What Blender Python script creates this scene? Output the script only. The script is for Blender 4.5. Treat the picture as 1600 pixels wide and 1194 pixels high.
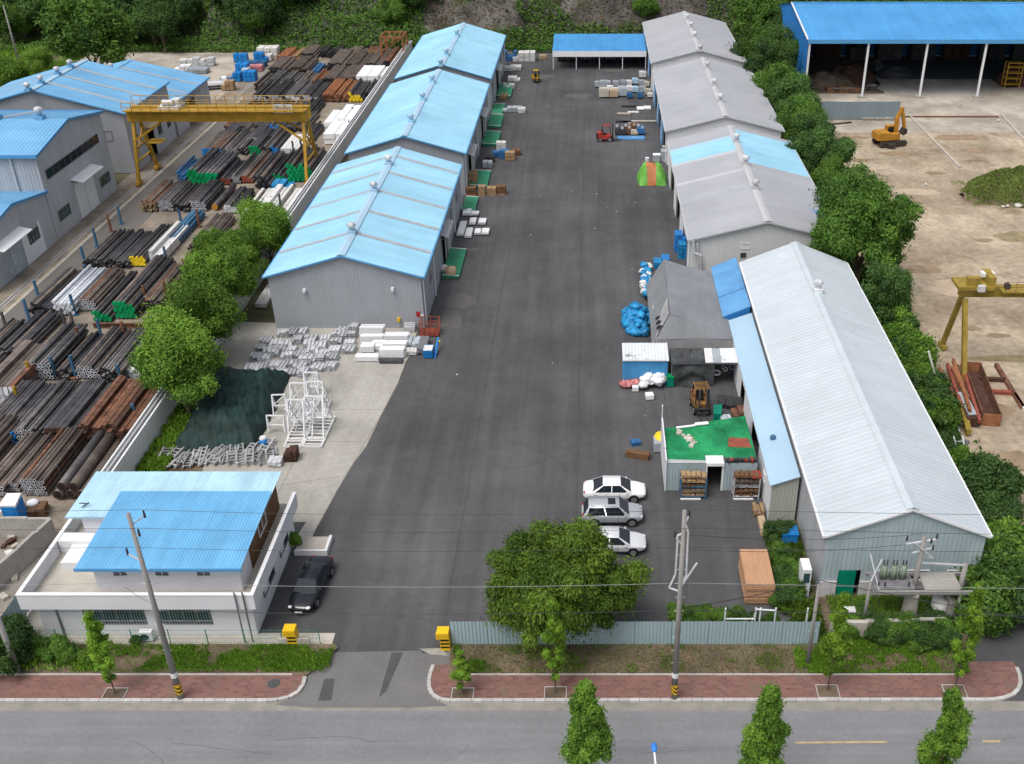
import bpy, bmesh, math, random
import numpy as np
from mathutils import Vector, Matrix, noise as mnoise
rnd = random.Random(7)
ORD = ['first','second','third','fourth','fifth','sixth','seventh','eighth','ninth','tenth','eleventh','twelfth','thirteenth','fourteenth','fifteenth','sixteenth','seventeenth','eighteenth','nineteenth','twentieth','twenty-first','twenty-second','twenty-third','twenty-fourth','twenty-fifth','twenty-sixth']
R = math.radians
scene = bpy.context.scene
col = scene.collection
for o in list(bpy.data.objects): bpy.data.objects.remove(o)

# ------------------------------------------------------------------ camera
CAM_H, FPX, PPX, PPY = 47.0, 1606.0, 925.0, 597.0
PIT = math.atan((597 + 342) / 1606)
cam = bpy.data.cameras.new('camera'); camo = bpy.data.objects.new('camera', cam); col.objects.link(camo)
camo.location = (0, 0, CAM_H); camo.rotation_euler = (math.pi/2 - PIT, 0, 0)
cam.sensor_fit = 'HORIZONTAL'; cam.sensor_width = 36; cam.lens = 36*FPX/1600
cam.shift_x = -(PPX - 800)/1600; cam.shift_y = 0
cam.clip_start = .5; cam.clip_end = 3000
scene.camera = camo
# ------------------------------------------------------------------ light: overcast summer day
w = bpy.data.worlds.new('World'); scene.world = w; w.use_nodes = True
nt = w.node_tree; nt.nodes.clear()
SUN_EL, SUN_AZ = R(64), R(222)          # azimuth clockwise from +Y
sky = nt.nodes.new('ShaderNodeTexSky'); sky.sky_type = 'NISHITA'; sky.sun_disc = False
sky.sun_elevation = SUN_EL; sky.sun_rotation = SUN_AZ; sky.air_density = 1.0; sky.dust_density = 6.0; sky.ozone_density = 1.0
hs = nt.nodes.new('ShaderNodeHueSaturation'); hs.inputs['Saturation'].default_value = .42
bg = nt.nodes.new('ShaderNodeBackground'); bg.inputs[1].default_value = .15
wo = nt.nodes.new('ShaderNodeOutputWorld')
nt.links.new(sky.outputs[0], hs.inputs['Color']); nt.links.new(hs.outputs[0], bg.inputs[0]); nt.links.new(bg.outputs[0], wo.inputs[0])
sl = bpy.data.lights.new('sun', 'SUN'); sl.energy = .95; sl.angle = R(24); sl.color = (1, .96, .9)
so = bpy.data.objects.new('sun', sl); col.objects.link(so)
sd = Vector((math.sin(SUN_AZ)*math.cos(SUN_EL), math.cos(SUN_AZ)*math.cos(SUN_EL), math.sin(SUN_EL)))
so.rotation_euler = sd.to_track_quat('Z', 'Y').to_euler(); so.location = sd*200
scene.view_settings.view_transform = 'Standard'; scene.view_settings.look = 'None'
scene.view_settings.gamma = 1; scene.view_settings.exposure = 0.2
scene.cycles.max_bounces = 6; scene.cycles.transparent_max_bounces = 6
scene.cycles.diffuse_bounces = 3; scene.cycles.glossy_bounces = 2; scene.cycles.transmission_bounces = 3

# ------------------------------------------------------------------ survey: image reading -> point of the site
_c, _s = math.cos(PIT), math.sin(PIT)
def G(x, y, z=0.0):
    u = (x-PPX)/FPX; v = (y-PPY)/FPX
    t = (z-CAM_H)/(-_s - v*_c)
    return Vector((u*t, (_c - v*_s)*t, z))
def GY(x, y, Y):
    u = (x-PPX)/FPX; v = (y-PPY)/FPX; t = Y/(_c - v*_s)
    return Vector((u*t, Y, CAM_H + (-_s - v*_c)*t))

# ------------------------------------------------------------------ materials
def lin(h):
    if isinstance(h, (tuple, list)): return tuple(h[:3])
    h = h.lstrip('#'); v = [int(h[i:i+2], 16)/255 for i in (0, 2, 4)]
    return tuple(a/12.92 if a <= .04045 else ((a+.055)/1.055)**2.4 for a in v)
MATS = {}
def mat(name, c, rough=.7, metal=0, var=.12, scale=.6, bump=0, bscale=8, spec=.3, c2=None, objrand=0, coord='P', fine=.0, wear=None, wearc=None, wscale=.35, stretch=None, sheet=None, streak=None):
    """colour with large patchy variation, optional second colour, fine grain and worn patches"""
    if name in MATS: return MATS[name]
    m = bpy.data.materials.new(name); m.use_nodes = True; MATS[name] = m
    t = m.node_tree; N = t.nodes; Lk = t.links; b = N['Principled BSDF']
    b.inputs['Roughness'].default_value = rough; b.inputs['Metallic'].default_value = metal
    b.inputs['Specular IOR Level'].default_value = spec
    c = lin(c)
    if coord == 'P':
        g = N.new('ShaderNodeNewGeometry'); src = g.outputs['Position']
    else:
        g = N.new('ShaderNodeTexCoord'); src = g.outputs['Object']
    if stretch:
        mp = N.new('ShaderNodeMapping'); mp.inputs['Scale'].default_value = stretch; Lk.new(src, mp.inputs[0]); src = mp.outputs[0]
    def noise(sc, det=5, ro=.6):
        n = N.new('ShaderNodeTexNoise'); n.inputs['Scale'].default_value = sc; n.inputs['Detail'].default_value = det
        n.inputs['Roughness'].default_value = ro; Lk.new(src, n.inputs['Vector']); return n
    n = noise(scale)
    r = N.new('ShaderNodeValToRGB'); r.color_ramp.elements[0].position = .3; r.color_ramp.elements[1].position = .7
    c2 = lin(c2) if c2 else None
    a = tuple(x*(1-var) for x in c); d = tuple(min(1, x*(1+var)) for x in (c2 or c))
    r.color_ramp.elements[0].color = a+(1,); r.color_ramp.elements[1].color = d+(1,)
    Lk.new(n.outputs['Fac'], r.inputs[0]); out = r.outputs[0]
    if fine:
        n2 = noise(scale*14, 3, .7); mx = N.new('ShaderNodeMix'); mx.data_type = 'RGBA'; mx.blend_type = 'MULTIPLY'
        r2 = N.new('ShaderNodeValToRGB'); r2.color_ramp.elements[0].position = .25; r2.color_ramp.elements[1].position = .75
        r2.color_ramp.elements[0].color = (1-fine,)*3+(1,); r2.color_ramp.elements[1].color = (1+fine*.5,)*3+(1,)
        Lk.new(n2.outputs['Fac'], r2.inputs[0]); mx.inputs[0].default_value = 1
        Lk.new(out, mx.inputs[6]); Lk.new(r2.outputs[0], mx.inputs[7]); out = mx.outputs[2]
    if wear:
        n3 = noise(wscale, 9, .72); r3 = N.new('ShaderNodeValToRGB')
        r3.color_ramp.elements[0].position = 1-wear; r3.color_ramp.elements[1].position = min(1, 1-wear+.12)
        r3.color_ramp.elements[0].color = (0, 0, 0, 1); r3.color_ramp.elements[1].color = (1, 1, 1, 1)
        Lk.new(n3.outputs['Fac'], r3.inputs[0]); mx = N.new('ShaderNodeMix'); mx.data_type = 'RGBA'
        Lk.new(r3.outputs[0], mx.inputs[0]); Lk.new(out, mx.inputs[6]); mx.inputs[7].default_value = lin(wearc)+(1,); out = mx.outputs[2]
    def mult(fac):
        nonlocal out
        mx = N.new('ShaderNodeMix'); mx.data_type = 'RGBA'; mx.blend_type = 'MULTIPLY'; mx.inputs[0].default_value = 1
        Lk.new(out, mx.inputs[6]); Lk.new(fac, mx.inputs[7]); out = mx.outputs[2]
    if sheet:      # sheets of the cladding differ a little in tone: axis, sheet width, amount
        sp = N.new('ShaderNodeSeparateXYZ'); gg = N.new('ShaderNodeNewGeometry'); Lk.new(gg.outputs['Position'], sp.inputs[0])
        sn = N.new('ShaderNodeMath'); sn.operation = 'SNAP'; sn.inputs[1].default_value = sheet[1]; Lk.new(sp.outputs['XYZ'.index(sheet[0].upper())], sn.inputs[0])
        wn = N.new('ShaderNodeTexWhiteNoise'); wn.noise_dimensions = '1D'; Lk.new(sn.outputs[0], wn.inputs['W'])
        mr = N.new('ShaderNodeMapRange'); mr.inputs[3].default_value = 1-sheet[2]; mr.inputs[4].default_value = 1+sheet[2]*.6; Lk.new(wn.outputs['Value'], mr.inputs[0]); mult(mr.outputs[0])
    if streak:     # long stains: per-axis scale, amount
        for k_, (sc_, am_) in enumerate(streak):
            gg = N.new('ShaderNodeNewGeometry'); mp2 = N.new('ShaderNodeMapping'); mp2.inputs['Scale'].default_value = sc_; mp2.inputs['Location'].default_value = (3.1*k_, 1.7*k_, 0); Lk.new(gg.outputs['Position'], mp2.inputs[0])
            ns = N.new('ShaderNodeTexNoise'); ns.inputs['Scale'].default_value = 1; ns.inputs['Detail'].default_value = 4; ns.inputs['Roughness'].default_value = .6; Lk.new(mp2.outputs[0], ns.inputs['Vector'])
            mr = N.new('ShaderNodeMapRange'); mr.inputs[1].default_value = .36; mr.inputs[2].default_value = .64; mr.inputs[3].default_value = 1-am_; mr.inputs[4].default_value = 1+am_*.6; Lk.new(ns.outputs['Fac'], mr.inputs[0]); mult(mr.outputs[0])
    if objrand:
        oi = N.new('ShaderNodeObjectInfo'); mm = N.new('ShaderNodeMapRange')
        mm.inputs[3].default_value = 1-objrand; mm.inputs[4].default_value = 1+objrand*.7
        Lk.new(oi.outputs['Random'], mm.inputs[0]); mx = N.new('ShaderNodeMix'); mx.data_type = 'RGBA'; mx.blend_type = 'MULTIPLY'
        mx.inputs[0].default_value = 1; Lk.new(out, mx.inputs[6]); Lk.new(mm.outputs[0], mx.inputs[7]); out = mx.outputs[2]
    Lk.new(out, b.inputs['Base Color'])
    if bump:
        nb = noise(bscale, 4); bp = N.new('ShaderNodeBump'); bp.inputs['Strength'].default_value = bump; bp.inputs['Distance'].default_value = .05
        Lk.new(nb.outputs['Fac'], bp.inputs['Height']); Lk.new(bp.outputs[0], b.inputs['Normal'])
    return m
def leafmat(name, c, c2, trans=.36):
    m = bpy.data.materials.new(name); m.use_nodes = True; t = m.node_tree; N = t.nodes; Lk = t.links
    b = N['Principled BSDF']; b.inputs['Roughness'].default_value = .6; b.inputs['Specular IOR Level'].default_value = .2
    a = N.new('ShaderNodeAttribute'); a.attribute_name = 'tone'
    r = N.new('ShaderNodeValToRGB'); r.color_ramp.elements[0].color = lin(c)+(1,); r.color_ramp.elements[1].color = lin(c2)+(1,)
    Lk.new(a.outputs['Fac'], r.inputs[0])
    oi = N.new('ShaderNodeObjectInfo'); mm = N.new('ShaderNodeMapRange'); mm.inputs[3].default_value = .8; mm.inputs[4].default_value = 1.2
    Lk.new(oi.outputs['Random'], mm.inputs[0]); mx = N.new('ShaderNodeMix'); mx.data_type = 'RGBA'; mx.blend_type = 'MULTIPLY'; mx.inputs[0].default_value = 1
    Lk.new(r.outputs[0], mx.inputs[6]); Lk.new(mm.outputs[0], mx.inputs[7]); Lk.new(mx.outputs[2], b.inputs['Base Color'])
    tr = N.new('ShaderNodeBsdfTranslucent'); Lk.new(mx.outputs[2], tr.inputs[0]); ms = N.new('ShaderNodeMixShader'); ms.inputs[0].default_value = trans
    Lk.new(b.outputs[0], ms.inputs[1]); Lk.new(tr.outputs[0], ms.inputs[2]); Lk.new(ms.outputs[0], N['Material Output'].inputs[0])
    MATS[name] = m; return m

# ------------------------------------------------------------------ mesh building
WM = {}
class MB:
    def __init__(s, local=False): s.v = []; s.f = []; s.m = []; s.mi = 0; s.local = local
    def face(s, pts):
        i = len(s.v); s.v += [tuple(p) for p in pts]; s.f.append(tuple(range(i, i+len(pts)))); s.m.append(s.mi); return s
    def mesh(s, vs, fs):
        i = len(s.v); s.v += [tuple(p) for p in vs]
        for f in fs: s.f.append(tuple(i+k for k in f)); s.m.append(s.mi)
        return s
    def box(s, c, d, rz=0, M=None):
        x, y, z = d[0]/2, d[1]/2, d[2]/2
        P = [Vector(p) for p in ((-x,-y,-z),(x,-y,-z),(x,y,-z),(-x,y,-z),(-x,-y,z),(x,-y,z),(x,y,z),(-x,y,z))]
        if M is None: M = Matrix.Rotation(rz, 3, 'Z') if rz else None
        c = Vector(c); P = [(M @ p if M is not None else p)+c for p in P]
        return s.mesh(P, [(0,3,2,1),(4,5,6,7),(0,1,5,4),(1,2,6,5),(2,3,7,6),(3,0,4,7)])
    def bb(s, a, b):  # box by two corners
        return s.box([(a[i]+b[i])/2 for i in range(3)], [abs(a[i]-b[i]) for i in range(3)])
    def bar(s, p, q, w, h=None, up=(0,0,1)):
        p = Vector(p); q = Vector(q); d = q-p; L = d.length; d.normalize(); up = Vector(up)
        if abs(d.dot(up)) > .99: up = Vector((1,0,0))
        x = d.cross(up).normalized(); z = x.cross(d).normalized()
        M = Matrix((x, d, z)).transposed()
        return s.box((p+q)/2, (w, L, h or w), M=M)
    def tube(s, p, q, r, r2=None, n=8, caps=True, capmi=None):
        p = Vector(p); q = Vector(q); d = (q-p).normalized(); r2 = r if r2 is None else r2
        a = Vector((1,0,0)) if abs(d.z) > .9 else Vector((0,0,1)); x = d.cross(a).normalized(); y = d.cross(x)
        i = len(s.v); ring = [x*math.cos(2*math.pi*k/n)+y*math.sin(2*math.pi*k/n) for k in range(n)]
        s.v += [tuple(p+e*r) for e in ring]+[tuple(q+e*r2) for e in ring]
        for k in range(n): s.f.append((i+k, i+(k+1)%n, i+n+(k+1)%n, i+n+k)); s.m.append(s.mi)
        if caps:
            cm = s.mi if capmi is None else capmi
            s.f.append(tuple(i+k for k in range(n-1,-1,-1))); s.m.append(cm); s.f.append(tuple(i+n+k for k in range(n))); s.m.append(cm)
        return s
    def path(s, pts, r, n=6):
        for a, b in zip(pts, pts[1:]): s.tube(a, b, r, n=n)
        return s
    def sphere(s, c, r, n=8, m=6, sq=(1,1,1)):
        vs = []; fs = []
        for i in range(m+1):
            th = math.pi*i/m
            for k in range(n):
                ph = 2*math.pi*k/n; vs.append((c[0]+sq[0]*r*math.sin(th)*math.cos(ph), c[1]+sq[1]*r*math.sin(th)*math.sin(ph), c[2]+sq[2]*r*math.cos(th)))
        for i in range(m):
            for k in range(n): fs.append((i*n+k, (i+1)*n+k, (i+1)*n+(k+1)%n, i*n+(k+1)%n))
        return s.mesh(vs, fs)
    def prism(s, poly, z0, z1):  # vertical prism over xy polygon
        n = len(poly); vs = [(p[0], p[1], z0) for p in poly]+[(p[0], p[1], z1) for p in poly]
        return s.mesh(vs, [tuple(range(n-1,-1,-1)), tuple(range(n, 2*n))]+[(k, (k+1)%n, n+(k+1)%n, n+k) for k in range(n)])
    def slab(s, quad, t):  # thick sheet: quad corners (top), extruded along -normal by t
        q = [Vector(p) for p in quad]; nrm = (q[1]-q[0]).cross(q[-1]-q[0]).normalized(); n = len(q)
        vs = q+[p-nrm*t for p in q]
        return s.mesh(vs, [tuple(range(n)), tuple(range(2*n-1, n-1, -1))]+[(k, n+k, n+(k+1)%n, (k+1)%n) for k in range(n)])
    def corr(s, o, u, v, Wd, v0, v1, pitch=.3, d=.035, nrm=None, holes=()):
        """ribbed sheet: ribs run along v from v0(s) to v1(s), repeated along u over width Wd; holes (a,b,lo,hi)"""
        o = Vector(o); u = Vector(u).normalized(); v = Vector(v).normalized(); nrm = Vector(nrm).normalized() if nrm else u.cross(v).normalized()
        f0 = v0 if callable(v0) else (lambda _: v0); f1 = v1 if callable(v1) else (lambda _: v1)
        prof = ((0, 0), (.5, 0), (.6, 1), (.9, 1)); P = []
        n = max(1, int(round(Wd/pitch))); pt = Wd/n
        for k in range(n):
            for a, h in prof: P.append((k*pt+a*pt, h*d))
        P.append((Wd, 0))
        for (a, ha), (b, hb) in zip(P, P[1:]):
            m = (a+b)/2; iv = [(0., 1.)]
            lo, hi = f0(m), f1(m); seg = [(None, None)]
            cut = sorted([(h[2], h[3]) for h in holes if h[0] <= m <= h[1]])
            z = None; spans = []
            if not cut: spans = [(f0(a), f0(b), f1(a), f1(b))]
            else:
                ca, cb = f0(a), f0(b)
                for c0, c1 in cut:
                    if c0 > min(ca, cb)+.01: spans.append((ca, cb, c0, c0))
                    ca = cb = c1
                if ca < hi-.01: spans.append((ca, cb, f1(a), f1(b)))
            for la, lb, ua, ub in spans:
                s.face([o+u*a+v*la+nrm*ha, o+u*b+v*lb+nrm*hb, o+u*b+v*ub+nrm*hb, o+u*a+v*ua+nrm*ha])
        return s
    def build(s, name, mats, parent=None, smooth=False):
        me = bpy.data.meshes.new(name); V = s.v
        if parent is not None and not s.local:
            M = WM[parent.name].inverted(); V = [tuple(M @ Vector(p)) for p in V]
        me.from_pydata(V, [], s.f)
        for m in (mats if isinstance(mats, (list, tuple)) else [mats]): me.materials.append(MATS[m] if isinstance(m, str) else m)
        if any(s.m): me.polygons.foreach_set('material_index', s.m)
        if smooth: me.polygons.foreach_set('use_smooth', [True]*len(s.f))
        me.update()
        return link(name, me, parent)
def link(name, data, parent=None, loc=None, rz=0):
    o = bpy.data.objects.new(name, data); col.objects.link(o)
    if loc is not None: o.location = loc
    if rz: o.rotation_euler = (0, 0, rz)
    M = Matrix.Translation(o.location) @ Matrix.Rotation(rz, 4, 'Z')
    if parent is not None: o.parent = parent; M = WM[parent.name] @ M
    WM[o.name] = M
    return o
def tag(o, label=None, cat=None, group=None, kind=None):
    if label: o['label'] = label
    if cat: o['category'] = cat
    if group: o['group'] = group
    if kind: o['kind'] = kind
    return o
def thing(name, label, cat, loc=(0,0,0), rz=0, group=None):
    return tag(link(name, None, None, loc, rz), label, cat, group)
def struct(o): o['kind'] = 'structure'; return o
def copy_tree(o, loc=None, rz=None, label=None, parent=None, scale=None):
    c = o.copy(); col.objects.link(c)
    if parent is not None: c.parent = parent
    if loc is not None: c.location = loc
    if rz is not None: c.rotation_euler = (0, 0, rz)
    if scale is not None: c.scale = scale if isinstance(scale, (tuple, list)) else (scale,)*3
    if label: c['label'] = label
    WM[c.name] = Matrix.Translation(c.location)
    for ch in o.children: copy_tree(ch, parent=c)
    return c
def npmesh(name, V, F, mats, tone=None, parent=None, smooth=False):
    me = bpy.data.meshes.new(name); V = np.asarray(V, dtype=np.float32); F = np.asarray(F, dtype=np.int32)
    me.vertices.add(len(V)); me.vertices.foreach_set('co', V.ravel()); k = F.shape[1]
    me.loops.add(F.size); me.loops.foreach_set('vertex_index', F.ravel())
    me.polygons.add(len(F)); me.polygons.foreach_set('loop_start', np.arange(0, F.size, k, dtype=np.int32)); 
    try: me.polygons.foreach_set('loop_total', np.full(len(F), k, dtype=np.int32))
    except Exception: pass
    if smooth: me.polygons.foreach_set('use_smooth', np.ones(len(F), dtype=bool))
    for m in (mats if isinstance(mats, (list, tuple)) else [mats]): me.materials.append(MATS[m])
    if tone is not None:
        at = me.attributes.new('tone', 'FLOAT', 'FACE'); at.data.foreach_set('value', np.asarray(tone, dtype=np.float32))
    me.update(calc_edges=True); me.validate()
    return me
# ------------------------------------------------------------------ palette
mat('yard_asphalt', (.076,.077,.082), .85, var=.10, scale=.10, fine=.14, c2=(.092,.092,.095), bump=.3, bscale=18, wear=.36, wearc=(.108,.105,.102), wscale=.22, streak=(((.45,.03,1),.16),((1.3,.04,1),.08),((.05,.06,1),.19),((.4,.4,1),.06)))
mat('drive_asphalt', (.155,.153,.152), .9, var=.12, scale=.4, fine=.15, bump=.2, bscale=20, wear=.36, wearc=(.18,.165,.145), wscale=.5)
mat('patch_asphalt', (.075,.075,.078), .9, var=.1, scale=1, fine=.1)
mat('road_asphalt', (.205,.208,.22), .9, var=.05, scale=.25, fine=.14, bump=.15, bscale=25, wear=.33, wearc=(.25,.25,.255), wscale=.5, streak=(((.03,1.1,1),.08),((.06,4,1),.06),((.25,.3,1),.06)))
mat('gutter', (.26,.245,.22), .9, var=.2, scale=.8, fine=.15, wear=.42, wearc=(.16,.145,.12))
mat('apron', (.345,.33,.295), .9, var=.10, scale=.15, fine=.14, c2=(.385,.37,.335), wear=.38, wearc=(.27,.25,.215), wscale=.25, streak=(((.3,.12,1),.10),((1.2,.4,1),.07)))
mat('apron_joint', (.15,.14,.12), .9, var=.2)
mat('left_concrete', (.195,.168,.138), .9, var=.2, scale=.22, fine=.2, c2=(.29,.245,.195), wear=.40, wearc=(.13,.112,.092), wscale=.3, streak=(((.08,.6,1),.14),((.8,.8,1),.12)))
mat('lane', (.14,.132,.122), .9, var=.12, scale=.2, fine=.1, wear=.35, wearc=(.2,.185,.165), wscale=.3)
mat('pale_line', (.38,.35,.29), .9, var=.25, scale=1.5)
mat('sand', (.345,.272,.19), .95, var=.16, scale=.09, c2=(.46,.385,.29), fine=.28, wear=.46, wearc=(.225,.168,.112), wscale=.10, bump=.5, bscale=3, streak=(((.12,.12,1),.18),((.6,.2,1),.12),((1.6,1.6,1),.12)))
mat('lot_concrete', (.36,.32,.265), .95, var=.12, scale=.15, c2=(.42,.38,.32), fine=.16, wear=.42, wearc=(.26,.205,.145), wscale=.16, streak=(((.15,.15,1),.14),((.7,.3,1),.10)))
mat('soil', (.115,.085,.058), .95, var=.3, scale=.5, fine=.3, c2=(.17,.13,.09), bump=.5, bscale=6, wear=.38, wearc=(.07,.085,.03), wscale=.4)
mat('ground', (.09,.10,.05), .95, var=.3, scale=.1, fine=.25, c2=(.15,.13,.08))
mat('rubble_ground', (.27,.25,.22), .95, var=.25, scale=.6, fine=.3, wear=.42, wearc=(.15,.13,.10), wscale=.6, bump=.5, bscale=5)
mat('kerb_stone', (.47,.46,.44), .85, var=.1, scale=1, fine=.12, objrand=.12)
mat('white_steel', (.72,.74,.76), .45, var=.06, scale=1, fine=.06)
mat('white_wall', (.68,.69,.72), .8, var=.05, scale=.4, fine=.04, wear=.30, wearc=(.48,.47,.45), wscale=.5)
mat('white_paint', (.76,.77,.79), .6, var=.04, scale=.8, fine=.05, objrand=.05)
mat('dull_white', (.62,.62,.61), .7, var=.1, scale=2, fine=.1, objrand=.12)
mat('blue_roof', (.285,.555,.735), .55, var=.06, scale=.12, c2=(.325,.60,.77), spec=.3, wear=.40, wearc=(.40,.575,.67), wscale=.22, sheet=('y',.95,.05), streak=(((.1,.9,.3),.05),((.2,.2,.3),.06)))
mat('left_blue_roof', (.14,.36,.60), .55, var=.07, scale=.12, c2=(.175,.41,.65), spec=.3, wear=.38, wearc=(.24,.42,.58), wscale=.25, sheet=('y',.95,.04), streak=(((.1,.8,.3),.05),((.2,.2,.3),.06)))
mat('deep_blue_roof', (.06,.265,.56), .5, var=.05, scale=.15, c2=(.075,.30,.60), sheet=('x',1.0,.04), streak=(((.8,.12,.3),.04),((.15,.15,.3),.05)))
mat('deep_blue_wall', (.025,.19,.52), .6, var=.08, scale=.2)
mat('office_blue', (.13,.375,.635), .55, var=.06, scale=.3, c2=(.155,.42,.68), wear=.36, wearc=(.23,.44,.62), wscale=.5, sheet=('x',.8,.05), streak=(((2.5,.2,.3),.06),((.4,.4,.3),.06)))
mat('office_pale_blue', (.40,.62,.75), .5, var=.06, scale=.3, c2=(.45,.67,.79), sheet=('x',.8,.05), streak=(((2.5,.2,.3),.08),((.4,.4,.3),.06)))
mat('trim_blue', (.09,.30,.56), .5, var=.06)
mat('pale_blue', (.36,.52,.66), .55, var=.07, scale=.2)
mat('mid_blue_roof', (.09,.27,.53), .5, var=.1, scale=.3, c2=(.13,.33,.60), streak=(((.5,.5,.5),.10),))
mat('bag_blue', (.015,.17,.40), .4, var=.35, scale=2.5, bump=.9, bscale=5, c2=(.025,.27,.54), objrand=.2)
mat('gray_roof', (.35,.362,.395), .6, var=.04, scale=.15, c2=(.375,.385,.415), wear=.3, wearc=(.32,.318,.33), wscale=.3, sheet=('y',.95,.025), streak=(((.1,.8,.3),.03),((.15,.15,.3),.05)))
mat('white_roof', (.475,.53,.575), .5, var=.02, scale=.3, c2=(.50,.555,.60), spec=.25, wear=.32, wearc=(.43,.465,.49), wscale=.3, sheet=('y',.62,.025), streak=(((.1,.9,.3),.035),((.15,.15,.3),.04)))
mat('ridge_gray', (.46,.47,.49), .55, var=.06)
mat('skylight', (.36,.385,.42), .6, var=.14, scale=1.5, fine=.14)
mat('wall_gray', (.33,.35,.38), .6, var=.03, scale=.2, wear=.30, wearc=(.30,.31,.325), wscale=.3, sheet=('x',.9,.02), streak=(((1.2,1.2,.12),.03),((.2,.2,.4),.04)))
mat('wall_gray_lt', (.40,.415,.435), .6, var=.05, scale=.2, stretch=(1,1,.25), wear=.32, wearc=(.33,.33,.32), wscale=.4, sheet=('y',.9,.035), streak=(((1.5,1.5,.15),.08),((.3,.3,.5),.05)))
mat('wall_teal', (.36,.445,.475), .6, var=.05, scale=.2, stretch=(1,1,.25), sheet=('x',.9,.035), streak=(((1.5,1.5,.15),.07),((.3,.3,.5),.05)))
mat('wall_cream', (.40,.41,.37), .65, var=.08, scale=.3, stretch=(1,1,.25))
mat('wall_white_rib', (.60,.61,.61), .65, var=.06, scale=.3, stretch=(1,1,.25), wear=.32, wearc=(.42,.41,.38), wscale=.5)
mat('fence_teal', (.33,.44,.47), .6, var=.06, scale=.4, stretch=(1,1,.3))
mat('fence_gray', (.20,.25,.28), .6, var=.12, scale=.4, stretch=(1,1,.3), wear=.35, wearc=(.16,.13,.1), wscale=.5)
mat('block_wall', (.52,.50,.52), .9, var=.08, scale=.7, fine=.1, wear=.36, wearc=(.30,.28,.26), wscale=.7)
mat('old_concrete', (.36,.345,.32), .9, var=.18, scale=.6, fine=.18, wear=.40, wearc=(.19,.18,.165), wscale=.8)
mat('pole_concrete', (.27,.26,.25), .9, var=.1, scale=1, fine=.12)
mat('galv', (.62,.635,.66), .45, metal=.2, var=.16, scale=2.5, objrand=.22, fine=.25)
mat('galv_dark', (.22,.22,.235), .55, metal=.3, var=.25, scale=3, objrand=.2)
mat('steel_black', (.048,.048,.055), .5, metal=.2, var=.25, scale=.9, c2=(.085,.08,.085), objrand=.35, fine=.15)
mat('steel_gray', (.105,.10,.108), .5, metal=.3, var=.25, scale=.9, c2=(.15,.14,.145), objrand=.3, fine=.15)
mat('steel_brown', (.12,.098,.09), .65, var=.25, scale=.8, c2=(.17,.135,.115), objrand=.3, fine=.2)
mat('rust', (.13,.062,.042), .85, var=.35, scale=1.2, c2=(.19,.09,.055), objrand=.3, fine=.25)
mat('rust_orange', (.26,.10,.045), .85, var=.3, scale=1, c2=(.30,.13,.06), objrand=.2, fine=.2)
mat('rust_dark', (.07,.035,.025), .85, var=.4, scale=2, objrand=.2)
mat('cap_white', (.58,.61,.66), .5, var=.15, scale=4, objrand=.25)
mat('cap_green', (.0,.26,.085), .45, var=.1, objrand=.2)
mat('cap_blue', (.015,.20,.55), .45, var=.1, objrand=.2)
mat('cap_yellow', (.72,.52,.02), .5, var=.1, objrand=.1)
mat('cap_orange', (.45,.20,.03), .6, var=.2)
mat('cap_red', (.28,.06,.04), .6, var=.2, objrand=.2)
mat('cap_dark', (.02,.02,.025), .6, var=.2)
mat('post_blue', (.045,.13,.23), .6, var=.2, objrand=.1)
mat('crane_yellow', (.42,.245,.025), .55, var=.15, scale=.6, wear=.38, wearc=(.26,.15,.04), wscale=.9, streak=(((.6,2,2),.16),((2,2,.6),.14)))
mat('crane_mustard', (.30,.215,.04), .6, var=.22, scale=.8, wear=.42, wearc=(.19,.12,.045), wscale=.9, streak=(((2,2,.5),.18),))
mat('bright_yellow', (.75,.47,.015), .5, var=.1, scale=1)
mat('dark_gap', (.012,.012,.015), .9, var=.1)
mat('black_paint', (.012,.012,.014), .5, var=.1)
mat('rubber', (.015,.015,.016), .8, var=.1)
mat('glass_dark', (.016,.022,.03), .12, var=.1, spec=.35)
mat('glass_green', (.03,.075,.075), .12, var=.2, scale=1, spec=.6)
mat('lamp_glass', (.7,.72,.75), .1, var=.02, spec=.6)
mat('tail_red', (.35,.02,.015), .3, var=.05)
mat('alloy', (.5,.51,.53), .35, metal=.8, var=.05)
mat('tarp_green', (.005,.020,.018), .7, var=.35, scale=.7, c2=(.010,.033,.029), bump=.3, bscale=2.5)
mat('tent_gray', (.225,.238,.256), .65, var=.08, scale=.3, fine=.06, streak=(((.4,.4,.4),.10),((1.5,.3,.3),.06)))
mat('tent_edge', (.33,.33,.335), .7, var=.12, scale=.6)
mat('net_dark', (.03,.035,.038), .85, var=.35, scale=1.5, c2=(.06,.066,.068))
mat('ramp_green', (.035,.23,.125), .7, var=.15, scale=.8, wear=.36, wearc=(.16,.24,.17), wscale=.9)
mat('turf_green', (.008,.20,.075), .95, var=.3, scale=.5, c2=(.02,.27,.10), fine=.35, wear=.40, wearc=(.012,.13,.085), wscale=.45, streak=(((.8,.8,1),.16),((3,3,1),.12)))
mat('paint_red', (.38,.03,.025), .6, var=.15, scale=1)
mat('brick_red', (.25,.07,.045), .9, var=.3, scale=2)
mat('tarp_lime', (.12,.35,.055), .6, var=.25, scale=1.0, bump=.5, bscale=2)
mat('tarp_orange', (.40,.15,.06), .6, var=.2, scale=1.0, bump=.5, bscale=2)
mat('wood', (.46,.265,.15), .8, var=.15, scale=1, fine=.15, stretch=(4,.6,4))
mat('wood_dark', (.16,.085,.045), .8, var=.25, scale=1, fine=.2)
mat('pallet_wood', (.30,.20,.11), .85, var=.25, scale=2, objrand=.2)
mat('cardboard', (.45,.34,.22), .85, var=.12, scale=1)
mat('machine_gray', (.36,.40,.44), .55, var=.2, scale=1, objrand=.25)
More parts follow.
